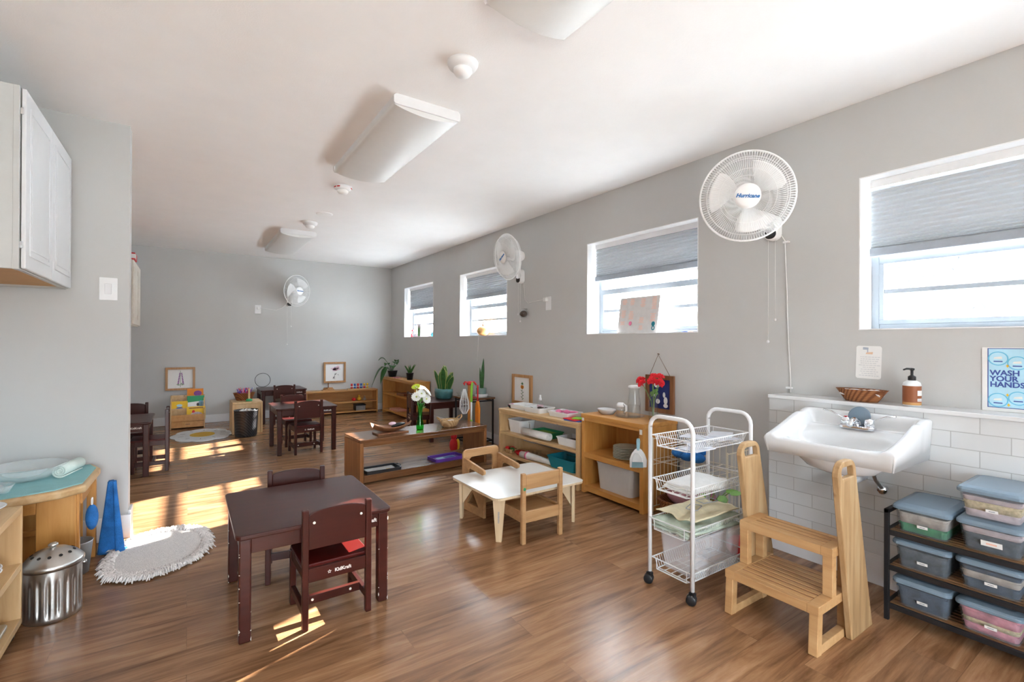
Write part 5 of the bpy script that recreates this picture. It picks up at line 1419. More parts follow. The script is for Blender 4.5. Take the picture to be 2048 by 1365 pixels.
for y, z in ((-0.062, 0.212), (-0.062, 0.078), (-0.058, 0.032), (0.01, 0.21)):
    obj('yellow_star', MB().prism([(y, z-0.008), (y+0.003, z-0.002), (y+0.007, z), (y+0.003, z+0.002), (y, z+0.008), (y-0.003, z+0.002), (y-0.007, z), (y-0.003, z-0.002)], 0.004, 0.0045, Wm), K['yellow'], t)

# ------------------------------------------------------------------ black rack of storage boxes
rk = thing('shoe_rack', 'black metal three-tier rack with dark wood slats under the tiles', 'rack', (2.625, -0.25, 0))
RKL, RKD = 1.10, 0.31
for y in (0.0, RKL-0.018):
    obj('leg', MB().box(0, 0.018, y, y+0.018, 0, 0.50), K['black_metal'], rk, bevel=0.002)
    obj('leg', MB().box(RKD-0.018, RKD, y, y+0.018, 0, 0.50), K['black_metal'], rk, bevel=0.002)
    obj('top_bar', MB().box(0, RKD, y, y+0.018, 0.482, 0.50), K['black_metal'], rk, bevel=0.002)
for z in (0.408, 0.250, 0.078):
    b = MB().box(0, 0.014, 0.018, RKL-0.018, z-0.022, z).box(RKD-0.014, RKD, 0.018, RKL-0.018, z-0.022, z)
    for y in (0.0, RKL-0.018): b.box(0.014, RKD-0.014, y, y+0.018, z-0.022, z)
    fr_ = obj('shelf_frame', b, K['black_metal'], rk, bevel=0.002)
    b = MB()
    for i in range(9): b.box(0.020+0.031*i, 0.040+0.031*i, 0.018, RKL-0.018, z-0.012, z)
    obj('slats', b, K['dark_slats'], fr_)
def lid_box(label, loc, fills, rz=0.0, wide=False, lidm='lid_grey'):
    t = thing('storage_box', label, 'storage box', loc, rz, 'lidded storage boxes on the rack')
    a, c, h = 0.305, 0.190, 0.112
    o0 = rrect(-a/2*0.86, a/2*0.86, -c/2*0.86, c/2*0.86, 0.02); o1 = rrect(-a/2, a/2, -c/2, c/2, 0.024)
    n = len(o0)
    vs = [(*q, 0.001) for q in o0]+[(*q, h) for q in o1]
    fs = [tuple(range(n-1, -1, -1))]+[(k, (k+1) % n, n+(k+1) % n, n+k) for k in range(n)]
    obj('body', MB().add(vs, fs), K['tint_bin'], t)
    b = MB()
    q0 = rrect(-a/2-0.008, a/2+0.008, -c/2-0.008, c/2+0.008, 0.028)
    q1 = [(x*0.95, y*0.94) for x, y in q0]
    q2 = [(x*0.80, y*0.74) for x, y in q0]
    vs = [(*q, h-0.008) for q in q0]+[(*q, h+0.004) for q in q0]+[(*q, h+0.012) for q in q1]+[(*q, h+0.018) for q in q2]
    n = len(q0)
    fs = [tuple(range(n-1, -1, -1)), tuple(3*n+k for k in range(n))]
    for lv in range(3): fs += [(lv*n+k, lv*n+(k+1) % n, (lv+1)*n+(k+1) % n, (lv+1)*n+k) for k in range(n)]
    ld = obj('lid', b.add(vs, fs), K[lidm], t, bevel=0.002)
    z = 0.006
    tot = sum(f[1] for f in fills)
    for i, (mt, hh) in enumerate(fills):
        s0, s1 = 0.82+0.12*z/h, 0.82+0.12*(z+hh)/h
        def cl(u, v, z=z, hh=hh, i=i, s=s1):
            return ((u-0.5)*a*s, (v-0.5)*c*s, z+hh*(0.9+0.22*math.sin(9*u+i)*math.cos(7*v+2*i)))
        top = MB().grid(cl, 12, 10)
        e = rrect(-a/2*s0, a/2*s0, -c/2*s0, c/2*s0, 0.02); e1 = rrect(-a/2*s1, a/2*s1, -c/2*s1, c/2*s1, 0.02)
        n = len(e)
        top.add([(*q, z) for q in e]+[(*q, z+hh*0.98) for q in e1], [tuple(range(n-1, -1, -1))]+[(k, (k+1) % n, n+(k+1) % n, n+k) for k in range(n)], True)
        obj('folded_clothes', top, K[mt], t)
        z += hh
    lw, lh = (0.062, 0.022) if wide else (0.036, 0.012)
    Lm = tf((-a/2*0.93-0.0035, -0.005, 0.042), (0, R(-12), 0)) @ Wm
    lab = obj('paper_label', MB().prism([(-lw/2, -lh/2), (lw/2, -lh/2), (lw/2, lh/2), (-lw/2, lh/2)], -0.001, 0.001, Lm), K['paper'], t)
    obj('label_writing', MB().prism([(-lw*0.25, -lh*0.14), (lw*0.25, -lh*0.14), (lw*0.25, lh*0.14), (-lw*0.25, lh*0.14)], 0.001, 0.0014, Lm), K['salmon' if wide else 'ink'], lab)
    return t
YA1, YB1 = 0.722, 0.508
XB = 2.787
lid_box('lidded box with green and beige clothes at the end of the top rack shelf', (XB, YA1, 0.4085), [('clothes_green', 0.038), ('clothes_grey', 0.048)])
lid_box('lidded box with a wide white label under another box on the top rack shelf', (XB+0.01, YB1, 0.4085), [('clothes_dark', 0.065), ('clothes_lilac', 0.025)], wide=True)
lid_box('lidded box with pale clothes stacked above the wide-labelled box', (XB+0.005, YB1-0.002, 0.5405), [('clothes_lilac', 0.03), ('gingham', 0.035), ('clothes_lilac', 0.02)])
lid_box('lidded box of dark grey clothes on the middle rack shelf, below the green one', (XB, YA1, 0.2505), [('clothes_dark', 0.085)])
lid_box('lidded box with black and white clothes on the middle rack shelf', (XB, YB1, 0.2505), [('denim', 0.04), ('clothes_grey', 0.03), ('denim', 0.015)])
lid_box('lidded box of navy clothes on the bottom rack shelf at its end', (XB, YA1, 0.0785), [('denim', 0.088)])
lid_box('lidded box of pink and colourful clothes on the bottom rack shelf', (XB, YB1, 0.0785), [('clothes_pink', 0.03), ('gingham', 0.02), ('clothes_pink', 0.04)])
# ------------------------------------------------------------------ left side: cabinets, water table, bin, rug
cab = thing('wall_cabinet', 'white two-door wall cabinet beside the light switch', 'cabinet', (-0.602, 2.87, 1.555))
CD, CWd, CHt = 0.365, 0.985, 0.785
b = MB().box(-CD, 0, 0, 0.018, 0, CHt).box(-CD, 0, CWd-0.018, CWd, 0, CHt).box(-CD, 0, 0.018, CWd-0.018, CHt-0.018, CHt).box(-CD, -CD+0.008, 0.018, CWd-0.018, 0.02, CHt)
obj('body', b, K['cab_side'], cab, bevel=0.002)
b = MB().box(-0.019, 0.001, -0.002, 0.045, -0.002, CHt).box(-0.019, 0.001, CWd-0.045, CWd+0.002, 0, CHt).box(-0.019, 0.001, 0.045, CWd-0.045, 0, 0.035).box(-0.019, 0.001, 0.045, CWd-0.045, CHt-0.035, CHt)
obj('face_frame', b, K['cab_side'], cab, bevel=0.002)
obj('underside', MB().box(-CD+0.008, -0.019, 0.018, CWd-0.018, 0.012, 0.02), mat('orange plywood underside', (0.55, 0.30, 0.11), 0.6), cab)
for k in range(2):
    y0 = 0.012+k*(CWd-0.02)/2; y1 = y0+(CWd-0.02)/2-0.004
    d_ = obj('door', MB().box(0.004, 0.020, y0, y1, 0.004, CHt-0.006), K['cab_white'], cab, bevel=0.004)
    pz0, pz1 = 0.065, CHt-0.065
    obj('door_molding', MB().ring([(y0+0.055, pz0), (y1-0.055, pz0), (y1-0.055, pz1), (y0+0.055, pz1)], [(y0+0.075, pz0+0.02), (y1-0.075, pz0+0.02), (y1-0.075, pz1-0.02), (y0+0.075, pz1-0.02)], 0.019, 0.024, PYZ), K['cab_white'], d_, bevel=0.004)
    obj('door_panel', MB().box(0.018, 0.0235, y0+0.085, y1-0.085, pz0+0.03, pz1-0.03), K['cab_white'], d_, bevel=0.005)
    obj('hinge', MB().box(0.0, 0.012, y0-0.006, y0+0.004, CHt-0.12, CHt-0.09).box(0.0, 0.012, y0-0.006, y0+0.004, 0.09, 0.12), K['chrome'], d_, bevel=0.002)
fc = thing('wall_cabinet', 'cream wall cabinet peeking out behind the grey partition', 'cabinet', (-0.53, 6.78, 1.425))
obj('body', MB().box(-0.43, 0, 0, 0.92, 0, 0.74), K['cream'], fc, bevel=0.003)
for k in range(2):
    y0 = 0.01+k*0.455
    d_ = obj('door', MB().box(0.003, 0.022, y0, y0+0.445, 0.01, 0.73), K['cream'], fc, bevel=0.004)
    obj('door_panel', MB().box(0.021, 0.027, y0+0.07, y0+0.375, 0.08, 0.66), K['cream'], d_, bevel=0.005)
    obj('hinge', MB().box(0.0, 0.026, y0-0.006, y0+0.012, 0.60, 0.66).box(0.0, 0.026, y0-0.006, y0+0.012, 0.07, 0.13), K['cream'], d_, bevel=0.002)
t = thing('red_box', 'red and white box on top of the cream wall cabinet', 'box', (-0.62, 6.82, 2.165))
obj('body', MB().box(-0.12, 0.12, 0, 0.26, 0, 0.075), K['red'], t, bevel=0.003)
obj('white_end', MB().box(0.075, 0.123, -0.002, 0.10, 0.012, 0.060), K['paper'], t)

wt = thing('water_table', 'wooden play table with cut corners and a teal mat at the partition', 'table', (0, 0, 0))
top = [(-0.96, 3.095), (-0.52, 3.225), (-0.435, 3.30), (-0.425, 3.70), (-0.475, 3.835), (-0.96, 3.835)]
WTZ = 0.50
topb = [(x, y) for x, y in top]
obj('tabletop', MB().prism(topb, WTZ-0.042, WTZ), K['pine'], wt, bevel=0.012, seg=3)
obj('post', MB().box(-0.478, -0.438, 3.632, 3.672, 0, WTZ-0.042), K['honey_v'], wt, bevel=0.003)
obj('post', MB().box(-0.94, -0.90, 3.75, 3.79, 0, WTZ-0.042), K['honey_v'], wt, bevel=0.003)
obj('front_panel', MB().box(-0.625, -0.475, 3.300, 3.318, 0, WTZ-0.042), K['honey_v'], wt, bevel=0.003)
obj('post', MB().box(-0.500, -0.465, 3.318, 3.353, 0, WTZ-0.042), K['honey_v'], wt, bevel=0.003)
obj('apron', MB().box(-0.95, -0.625, 3.302, 3.318, WTZ-0.12, WTZ-0.042), K['honey'], wt, bevel=0.002)
obj('apron', MB().box(-0.475, -0.458, 3.353, 3.632, WTZ-0.11, WTZ-0.042), K['honey'], wt, bevel=0.002)
obj('back_panel', MB().box(-0.95, -0.49, 3.60, 3.615, 0.0, WTZ-0.042), K['honey_v'], wt, bevel=0.002)
obj('cross_rail', MB().box(-0.95, -0.50, 3.585, 3.60, 0.19, 0.22), K['honey'], wt, bevel=0.002)
tm = [(-0.955, 3.125), (-0.55, 3.245), (-0.455, 3.335), (-0.445, 3.69), (-0.485, 3.80), (-0.955, 3.80)]
t = one('woven_mat', MB().prism(tm, 0, 0.005), K['teal_cloth'], 'teal woven mat covering the wooden play table top', 'mat', (0, 0, WTZ))
one('glass_bowl', MB().lathe([(0.0, 0.004), (0.07, 0.004), (0.10, 0.018), (0.165, 0.075), (0.172, 0.075), (0.105, 0.010), (0.07, 0.0), (0, 0.0)], n=40), K['cut_glass'], 'large clear textured glass bowl on the teal mat', 'bowl', (-0.715, 3.56, WTZ+0.005))
one('glass_bowl', MB().lathe([(0.0, 0.004), (0.03, 0.004), (0.045, 0.012), (0.066, 0.045), (0.070, 0.045), (0.048, 0.006), (0.03, 0.0), (0, 0.0)], n=30), K['cut_glass'], 'little clear glass bowl at the left edge of the teal mat', 'bowl', (-0.765, 3.285, WTZ+0.005))
b = MB()
pts = []
for i in range(60):
    a = i*0.30; rr = 0.006+0.00048*i
    pts.append((rr*math.cos(a), rr*math.sin(a)))
L_ = 0.20
b.add([(x, -L_/2, z+0.036) for x, z in pts]+[(x, L_/2, z+0.036) for x, z in pts], [(i, i+1, 61+i, 60+i) for i in range(59)], True)
one('rolled_towel', b, K['mint_cloth'], 'rolled pale mint towel on the teal mat', 'towel', (-0.545, 3.60, WTZ+0.006), R(-16), solid=0.006)
def hang_cloth(name, label, loc, w0, w1, h, mt, folds=3, depth=0.03, th=0.01):
    def f(u, v):
        ww = w0+(w1-w0)*v
        return (depth*(0.25+0.75*v)*math.sin(u*PI*folds+0.5)+0.012*v*math.sin(u*17), (u-0.5)*ww+0.05*v*v*(u-0.3), -h*v-0.014*math.sin(u*7)*v)
    return one(name, MB().grid(f, 40, 16), K[mt], label, 'towel', loc, solid=th)
hang_cloth('hand_towel', 'blue towel hanging down to the floor from the side of the wooden play table', (-0.368, 3.66, 0.42), 0.05, 0.13, 0.40, 'blue', 4, 0.050, 0.014)
one('towel_tail', MB().ball((0, 0, 0.012), 0.05, (1.1, 0.8, 0.3)), K['blue'], 'end of blue cloth lying on the floor between the towel and the rug', 'towel', (-0.335, 3.63, 0))
t = thing('wash_mitt', 'small blue mitt hanging by a white ring under the play table corner', 'mitt', (-0.422, 3.375, 0.39))
obj('ring', MB().tube([(0, 0.018*math.cos(2*PI*i/16), 0.018*math.sin(2*PI*i/16)) for i in range(16)], 0.0035, 6, True), K['white_plastic'], t)
obj('mitt', MB().ball((0, 0, -0.085), 0.05, (0.55, 0.7, 1.35), 16, 12), K['blue'], t)
t = thing('metal_bucket', 'small galvanised bucket half hidden behind the steel bin', 'bucket', (-0.49, 3.435, 0))
obj('body', MB().lathe([(0.050, 0), (0.066, 0.165), (0.069, 0.168), (0.066, 0.171), (0.062, 0.165), (0.046, 0.004), (0, 0.004)], n=28), K['galv'], t)
obj('ear', MB().lathe([(0.010, 0), (0.010, 0.006), (0, 0.008)], n=12), K['galv'], t, loc=(0.02, -0.063, 0.13), rot=(PI/2, 0, 0))
# stainless bin
t = thing('compost_bin', 'ribbed stainless steel bin with a domed perforated lid', 'bin', (-0.505, 2.975, 0))
nr = 200
def ribr(k, z, r):
    a = 2*PI*k/nr
    rib = 0.0055*max(0.0, math.cos(a*20))**0.7
    return r-rib*sm(0.02, 0.045, z)*(1-sm(0.165, 0.19, z))
def sm(a, b_, x):
    t_ = max(0.0, min(1.0, (x-a)/(b_-a))); return t_*t_*(3-2*t_)
zs = [0, 0.004, 0.02, 0.035, 0.05, 0.10, 0.16, 0.175, 0.195, 0.215, 0.23]
b = MB()
vs = [((ribr(k, z, 0.100 if z > 0.002 else 0.096))*math.cos(2*PI*k/nr), ribr(k, z, 0.100 if z > 0.002 else 0.096)*math.sin(2*PI*k/nr), z) for z in zs for k in range(nr)]
fs = [(i*nr+k, i*nr+(k+1) % nr, (i+1)*nr+(k+1) % nr, (i+1)*nr+k) for i in range(len(zs)-1) for k in range(nr)]+[tuple(range(nr-1, -1, -1))]
obj('body', b.add(vs, fs, True), K['steel'], t)
ld = obj('lid', MB().lathe([(0.108, 0.228), (0.109, 0.246), (0.104, 0.252), (0.085, 0.275), (0.05, 0.298), (0.018, 0.306), (0, 0.307)], n=56), K['steel'], t)
obj('knob', MB().lathe([(0.010, 0.304), (0.009, 0.310), (0.017, 0.315), (0.018, 0.321), (0.011, 0.327), (0, 0.328)], n=24), K['steel'], ld)
b = MB()
for k in range(12):
    a = 2*PI*k/12
    T_ = tf((0.072*math.cos(a), 0.072*math.sin(a), 0.2845), (0, 0, a)) @ tf((0, 0, 0), (0, R(33), 0))
    q = MB(T_).lathe([(0.0068, -0.001), (0.0068, 0.0012), (0, 0.0014)], n=12); b.add(q.v, q.f)
obj('vent_holes', b, K['dark_hole'], ld)
for a in (195, 15):
    A = R(a)
    ea = obj('handle_ear', MB(tf((0.100*math.cos(A), 0.100*math.sin(A), 0.205), (0, PI/2, A))).lathe([(0.010, -0.002), (0.010, 0.012), (0.005, 0.016), (0, 0.017)], n=14), K['steel'], t)
# rug
rugp = [(-0.385, 3.29), (-0.345, 3.19), (-0.26, 3.13), (-0.15, 3.12), (-0.03, 3.165), (0.065, 3.255), (0.12, 3.40), (0.13, 3.55), (0.11, 3.70), (0.06, 3.80), (-0.03, 3.86), (-0.14, 3.87), (-0.24, 3.84), (-0.32, 3.76), (-0.375, 3.62), (-0.395, 3.45)]
rc = (-0.13, 3.50)
t = thing('bath_rug', 'oval white shaggy rug with a fringe on the floor by the partition', 'rug', (rc[0], rc[1], 0))
pp = [(x-rc[0], y-rc[1]) for x, y in rugp]
vs, fs = [(0, 0, 0.020)], []
m = len(pp)
for lv, (s_, z) in enumerate(((0.35, 0.019), (0.70, 0.020), (0.86, 0.020), (0.92, 0.012), (0.93, 0.0))):
    vs += [(x*s_, y*s_, z) for x, y in pp]
fs = [(0, 1+k, 1+(k+1) % m) for k in range(m)]
for lv in range(4): fs += [(1+lv*m+k, 1+(lv+1)*m+k, 1+(lv+1)*m+(k+1) % m, 1+lv*m+(k+1) % m) for k in range(m)]
obj('rug_body', MB().add(vs, fs, True), K['rug'], t, sub=2)
b = MB(); rnd = random.Random(8)
for i in range(1500):
    f = i/1500*m; k = int(f) % m; u = f-int(f)
    x = pp[k][0]*(1-u)+pp[(k+1) % m][0]*u; y = pp[k][1]*(1-u)+pp[(k+1) % m][1]*u
    s0 = rnd.uniform(0.76, 0.93); s1 = s0+rnd.uniform(0.07, 0.12)
    jx, jy = rnd.uniform(-.014, .014), rnd.uniform(-.014, .014)
    h0 = 0.020; h1 = rnd.uniform(0.006, 0.018) if s1 > 0.95 else rnd.uniform(0.018, 0.03)
    b.tube([(x*s0, y*s0, h0-0.004), (x*(s0+s1)/2+jx*0.5, y*(s0+s1)/2+jy*0.5, h0+0.008), (x*s1+jx, y*s1+jy, h1)], [0.004, 0.005, 0.0032], 4)
o = obj('fringe', b, K['rug_fringe'], t); o['kind'] = 'stuff'
# pine rolling shelf in the corner of the picture
rs = thing('rolling_shelf', 'pale pine rolling shelf with white plates beside the steel bin', 'shelf', (-0.578, 2.0, 0.05))
sl, sd, sh_ = 0.845, 0.36, 0.498
for y in (0.0, sl-0.02): obj('side_panel', MB().box(-sd, 0, y, y+0.02, 0, sh_), K['pine_v'], rs, bevel=0.003)
for z, nm_ in ((0.0, 'bottom_board'), (0.232, 'middle_board'), (sh_-0.028, 'top_board')):
    obj(nm_, MB().box(-sd, 0.0, 0.02, sl-0.02, z, z+0.028), K['pine'], rs, bevel=0.002)
obj('back_panel', MB().box(-sd, -sd+0.01, 0.02, sl-0.02, 0.028, sh_-0.028), K['pine_v'], rs)
for x in (-0.035, -sd+0.035):
    for y in (0.05, sl-0.05):
        cs = obj('caster', MB().box(x-0.015, x+0.015, y-0.012, y+0.012, -0.02, 0.0), K['black'], rs, bevel=0.002)
        obj('wheel', MB(tf((x, y, -0.028), (PI/2, 0, 0))).lathe([(0, -0.010), (0.020, -0.010), (0.022, -0.007), (0.022, 0.007), (0.020, 0.010), (0, 0.010)], n=20), K['black'], cs)
dish = MB().lathe([(0, 0), (0.055, 0), (0.065, 0.006), (0.098, 0.032), (0.102, 0.034), (0.097, 0.036), (0.062, 0.010), (0, 0.008)], n=36)
one('white_dish', dish, K['porcelain'], 'white dish on the top of the rolling pine shelf', 'dish', (-0.705, 2.735, 0.549))
p0 = one('white_dish', dish, K['porcelain'], 'white dish at the bottom of the pair on the middle of the rolling shelf', 'dish', (-0.70, 2.66, 0.311))
dup(p0, (-0.70, 2.66, 0.325), 0.0, 'white dish on top of the pair on the middle of the rolling shelf')
one('steel_tray', MB().prism(rrect(-0.12, 0.12, -0.16, 0.16, 0.02), 0, 0.02), K['steel'], 'grey metal tray on the bottom of the rolling pine shelf', 'tray', (-0.72, 2.60, 0.0785), bevel=0.006)

# ------------------------------------------------------------------ back of the room
def wall_picture(label, x, z, pw, ph):
    t = thing('framed_picture', label, 'picture', (x, YB, z))
    f0 = 0.030
    obj('frame', MB().ring([(-pw/2, 0), (pw/2, 0), (pw/2, ph), (-pw/2, ph)], [(-pw/2+f0, f0), (pw/2-f0, f0), (pw/2-f0, ph-f0), (-pw/2+f0, ph-f0)], 0.0, 0.035, FACE_NY), K['frame_wood'], t, bevel=0.003)
    p_ = obj('print', MB().prism([(-pw/2+f0-0.004, f0-0.004), (pw/2-f0+0.004, f0-0.004), (pw/2-f0+0.004, ph-f0+0.004), (-pw/2+f0-0.004, ph-f0+0.004)], 0.006, 0.012, FACE_NY), K['paper'], t)
    return t, p_
t, p_ = wall_picture('framed purple foxglove print on the back wall above the book display', -0.094, 0.515, 0.365, 0.34)
lv = [(0, 0.075, 0.055, 0.25), (0, 0.075, 0.055, 2.9), (0, 0.085, 0.04, 0.8)]
bl = []
for i in range(7):
    for s in (-1, 1): bl.append((s*(0.030-0.0032*i)+0.004, 0.105+0.024*i, 0.011-0.0006*i, 0.010))
plant_print(p_, FACE_NY, (0.045, 0.29), bl, lv, 'violet', z0=0.0122)
t, p_ = wall_picture('framed pink magnolia print on the back wall above the low shelf', 2.12, 0.53, 0.37, 0.36)
bl = [(0.03, 0.235, 0.07, 0.022), (-0.02, 0.245, 0.05, 0.018), (0.05, 0.265, 0.03, 0.03), (0.0, 0.215, 0.04, 0.016)]
plant_print(p_, FACE_NY, (0.06, 0.16), bl, [(0.0, 0.13, 0.05, 0.9), (0.05, 0.15, 0.03, -1.0), (-0.03, 0.06, 0.06, 1.2)], 'pale_pink', 'black', 0.0122)
obj('dark_bud', MB().prism([(-0.02, 0.262), (0.005, 0.258), (0.022, 0.275), (0.0, 0.272)], 0.0136, 0.0142, FACE_NY), K['violet'], t)

# book display
bd = thing('book_display', 'pine front-facing book display under the foxglove print', 'bookcase', (-0.207, 8.19, 0))
sidep = [(0, 0), (0.30, 0), (0.30, 0.455), (0.22, 0.455), (0, 0.21)]
for x in (0, 0.397): obj('side_panel', MB(M.Translation(V((x, 0, 0)))).prism(sidep, 0, 0.015, PYZ), K['pine_v'], bd, bevel=0.003)
obj('front_board', MB().box(0.015, 0.397, 0.004, 0.018, 0.02, 0.105).box(0.015, 0.397, 0.004, 0.018, 0.108, 0.20), K['honey'], bd, bevel=0.002)
obj('step_board', MB().box(0.015, 0.397, 0.09, 0.10, 0.02, 0.285), K['pine'], bd, bevel=0.002)
obj('step_board', MB().box(0.015, 0.397, 0.18, 0.19, 0.02, 0.37), K['pine'], bd, bevel=0.002)
obj('back_board', MB().box(0.015, 0.397, 0.285, 0.30, 0.02, 0.455), K['pine'], bd, bevel=0.002)
obj('bottom_board', MB().box(0.015, 0.397, 0.018, 0.285, 0.02, 0.034), K['pine'], bd)
b = MB(tf((0.206, 0.0038, 0.065)) @ FACE_NY)
for i in range(5): b.prism([(-0.025+0.011*i, -0.008), (-0.017+0.011*i, -0.008), (-0.018+0.011*i, 0.008 if i % 2 else 0.004), (-0.025+0.011*i, 0.006)], 0, 0.0008)
obj('burnt_mark', b, K['frame_dark'], bd)
def book(label, x, y, z, wd, ht, mt, art):
    t = thing('picture_book', label, 'book', (x, y, z), 0, 'picture books in the display', (R(-14), 0, 0))
    obj('cover', MB().box(-wd/2, wd/2, 0, 0.010, 0, ht), K[mt], t, bevel=0.001)
    obj('pages', MB().box(-wd/2+0.003, wd/2-0.003, 0.002, 0.008, 0.003, ht+0.001), K['paper'], t)
    for nm_, m_, poly in art:
        obj(nm_, MB().prism([(a*wd, c*ht) for a, c in poly], 0.0, 0.0012, FACE_NY), K[m_], t)
circ = lambda cx_, cy_, rx, ry: [(cx_+rx*math.cos(2*PI*i/18), cy_+ry*math.sin(2*PI*i/18)) for i in range(18)]
book('orange picture book in the back row of the display', 0.09, 8.415, 0.30, 0.20, 0.25, 'orange', [('cover_art', 'violet', circ(0.15, 0.72, 0.25, 0.16))])
book('green and white picture book with a bird in the display', 0.095, 8.325, 0.215, 0.21, 0.24, 'green', [('cover_band', 'paper', [(-0.5, 0.2), (0.5, 0.2), (0.5, 0.68), (-0.5, 0.60)]), ('cover_art', 'bubble', circ(0.3, 0.5, 0.16, 0.2)), ('cover_eye', 'black', circ(0.12, 0.46, 0.08, 0.1))])
book('yellow picture book with a grey elephant at the front of the display', 0.098, 8.215, 0.125, 0.225, 0.185, 'yellow', [('elephant_art', 'clothes_lilac', circ(0.02, 0.32, 0.34, 0.26)), ('rider_art', 'red', circ(-0.14, 0.60, 0.08, 0.12)), ('title_band', 'frame_dark', [(-0.38, 0.84), (0.38, 0.84), (0.38, 0.92), (-0.38, 0.92)])])
book('yellow picture book with a blue car on the partition side of the display', -0.10, 8.300, 0.222, 0.195, 0.165, 'yellow', [('car_art', 'blue_plastic', circ(0.0, 0.32, 0.24, 0.16)), ('roof_art', 'sky_print', circ(0.0, 0.62, 0.18, 0.12)), ('cover_band', 'petal_lime', [(-0.5, 0.0), (0.5, 0.0), (0.5, 0.12), (-0.5, 0.12)])])

# flower rug
t = thing('flower_rug', 'white flower-shaped rug with a yellow centre before the book display', 'rug', (0.16, 7.52, 0))
pts = []
for i in range(96):
    a = 2*PI*i/96
    r_ = 1.0+0.10*abs(math.cos(4*a))-0.05
    pts.append((0.335*r_*math.cos(a), 0.455*r_*math.sin(a)))
obj('petals', MB().prism(pts, 0, 0.014), K['rug_flower'], t, bevel=0.005)
obj('flower_centre', MB().prism([(0.14*math.cos(2*PI*i/40), 0.18*math.sin(2*PI*i/40)) for i in range(40)], 0.010, 0.0165), K['rug_yellow'], t)
b = MB()
for k in range(10):
    a = 2*PI*k/10+0.2; b.prism([(x*math.cos(a)-y*math.sin(a)+0.24*math.cos(a), x*math.sin(a)+y*math.cos(a)+0.33*math.sin(a)) for x, y in ((-0.03, -0.003), (0.03, -0.003), (0.03, 0.003), (-0.03, 0.003))], 0.0135, 0.0155)
obj('stitched_lines', b, K['black'], t)

# pine cube with baskets
cb_ = thing('pine_cube', 'pale pine cube stand behind the black woven basket', 'side table', (0.49, 7.34, 0), R(1))
obj('top_board', MB().box(0, 0.36, 0, 0.42, 0.40, 0.425), K['pine'], cb_, bevel=0.003)
obj('front_panel', MB().box(0.022, 0.338, 0.01, 0.03, 0.0, 0.40), K['pine_v'], cb_, bevel=0.002)
for x in (0, 0.338): obj('side_panel', MB().box(x, x+0.022, 0, 0.42, 0, 0.40), K['pine_v'], cb_, bevel=0.003)
t = thing('black_basket', 'black woven wastebasket in front of the pine cube', 'basket', (0.635, 7.17, 0))
obj('body', MB().lathe([(0, 0.0), (0.118, 0.0), (0.128, 0.02), (0.142, 0.34), (0.147, 0.345), (0.137, 0.345), (0.12, 0.02), (0, 0.01)], n=40), K['black_weave'], t)
rnd = random.Random(4)
for k in range(4):
    one('paper_scrap', crumple(0.10, 0.09, 0.0, 50+k, 0.02, 10, 10, 0.01, 6), K['paper' if k != 2 else 'clothes_grey'], ('crumpled paper at the front of the black basket', 'crumpled paper standing highest in the black basket', 'greyish scrap in the black basket', 'crumpled paper at the cube side of the black basket')[k], 'paper scrap', (0.60+0.03*k, 7.14+0.02*(k % 2), 0.335+0.012*(k == 1)), k, 'scraps in the black basket', solid=0.002)
t = thing('straw_basket', 'brown straw basket full of coloured pom-pom toys on the pine cube', 'basket', (0.65, 7.62, 0.426))
obj('bowl', MB().lathe([(0, 0), (0.095, 0), (0.135, 0.10), (0.140, 0.103), (0.130, 0.10), (0.09, 0.008), (0, 0.006)], n=36, sy=0.7), K['wicker'], t)
b_ = {}
rnd = random.Random(12)
for k in range(60):
    m_ = ('violet', 'pink', 'blue_plastic', 'paper', 'red', 'purple')[k % 6]
    b_.setdefault(m_, MB())
    a = rnd.uniform(0, 2*PI); rr = rnd.uniform(0, 0.09); h_ = rnd.uniform(0.06, 0.12)
    p = V((rr*math.cos(a), rr*0.7*math.sin(a), 0.085)); q = p+V((rnd.uniform(-.05, .05), rnd.uniform(-.04, .04), h_*0.75))
    b_[m_].tube([p, q], [0.006, 0.004], 5)
ro = thing('pompom_bundle', 'spiky violet, pink and blue bundle filling the straw basket', 'toy', (0.65, 7.62, 0.426))
for m_, mb_ in b_.items(): obj('coloured_strips', mb_, K[m_], ro)
t = thing('wooden_peg_toy', 'small upright wooden peg on a green base on the pine cube', 'toy', (0.695, 7.46, 0.426))
obj('base', MB().lathe([(0.040, 0), (0.042, 0.012), (0.03, 0.03), (0, 0.034)], n=20), K['green'], t)
obj('peg', MB().box(-0.012, 0.012, -0.012, 0.012, 0.02, 0.17), K['pine_v'], t, bevel=0.002)
one('cord_loop', MB().tube([(0.11*math.cos(2*PI*i/32), 0.01*math.sin(3*2*PI*i/32), 0.11+0.11*math.sin(2*PI*i/32)) for i in range(32)], 0.004, 6, True), K['black'], 'dark looped cord standing on the table at the back wall', 'cord', (0.99, 8.58, 0.515))

# low shelf on the back wall
LS = thing('low_shelf', 'long low honey pine shelf along the back wall under the magnolia print', 'shelf', (1.60, 8.385, 0))
LL, LD, LH = 1.20, 0.245, 0.41
for x in (0, LL-0.024): obj('side_panel', MB().box(x, x+0.024, 0, LD, 0, LH-0.024), K['honey_v'], LS, bevel=0.003)
WX_ = wood('honey pine long', (0.46, 0.21, 0.06), (0.56, 0.28, 0.09), (0.64, 0.36, 0.14), 'X', 5, 0.4, 11, 0.04)
obj('top_board', MB().box(0, LL, 0, LD, LH-0.024, LH), WX_, LS, bevel=0.003)
obj('shelf_board', MB().box(0.024, LL-0.024, 0, LD-0.01, 0.19, 0.212), WX_, LS, bevel=0.002)
obj('shelf_board', MB().box(0.024, LL-0.024, 0, LD-0.01, 0.025, 0.047), WX_, LS, bevel=0.002)
obj('back_panel', MB().box(0.024, LL-0.024, LD-0.01, LD, 0, LH-0.024), WX_, LS)
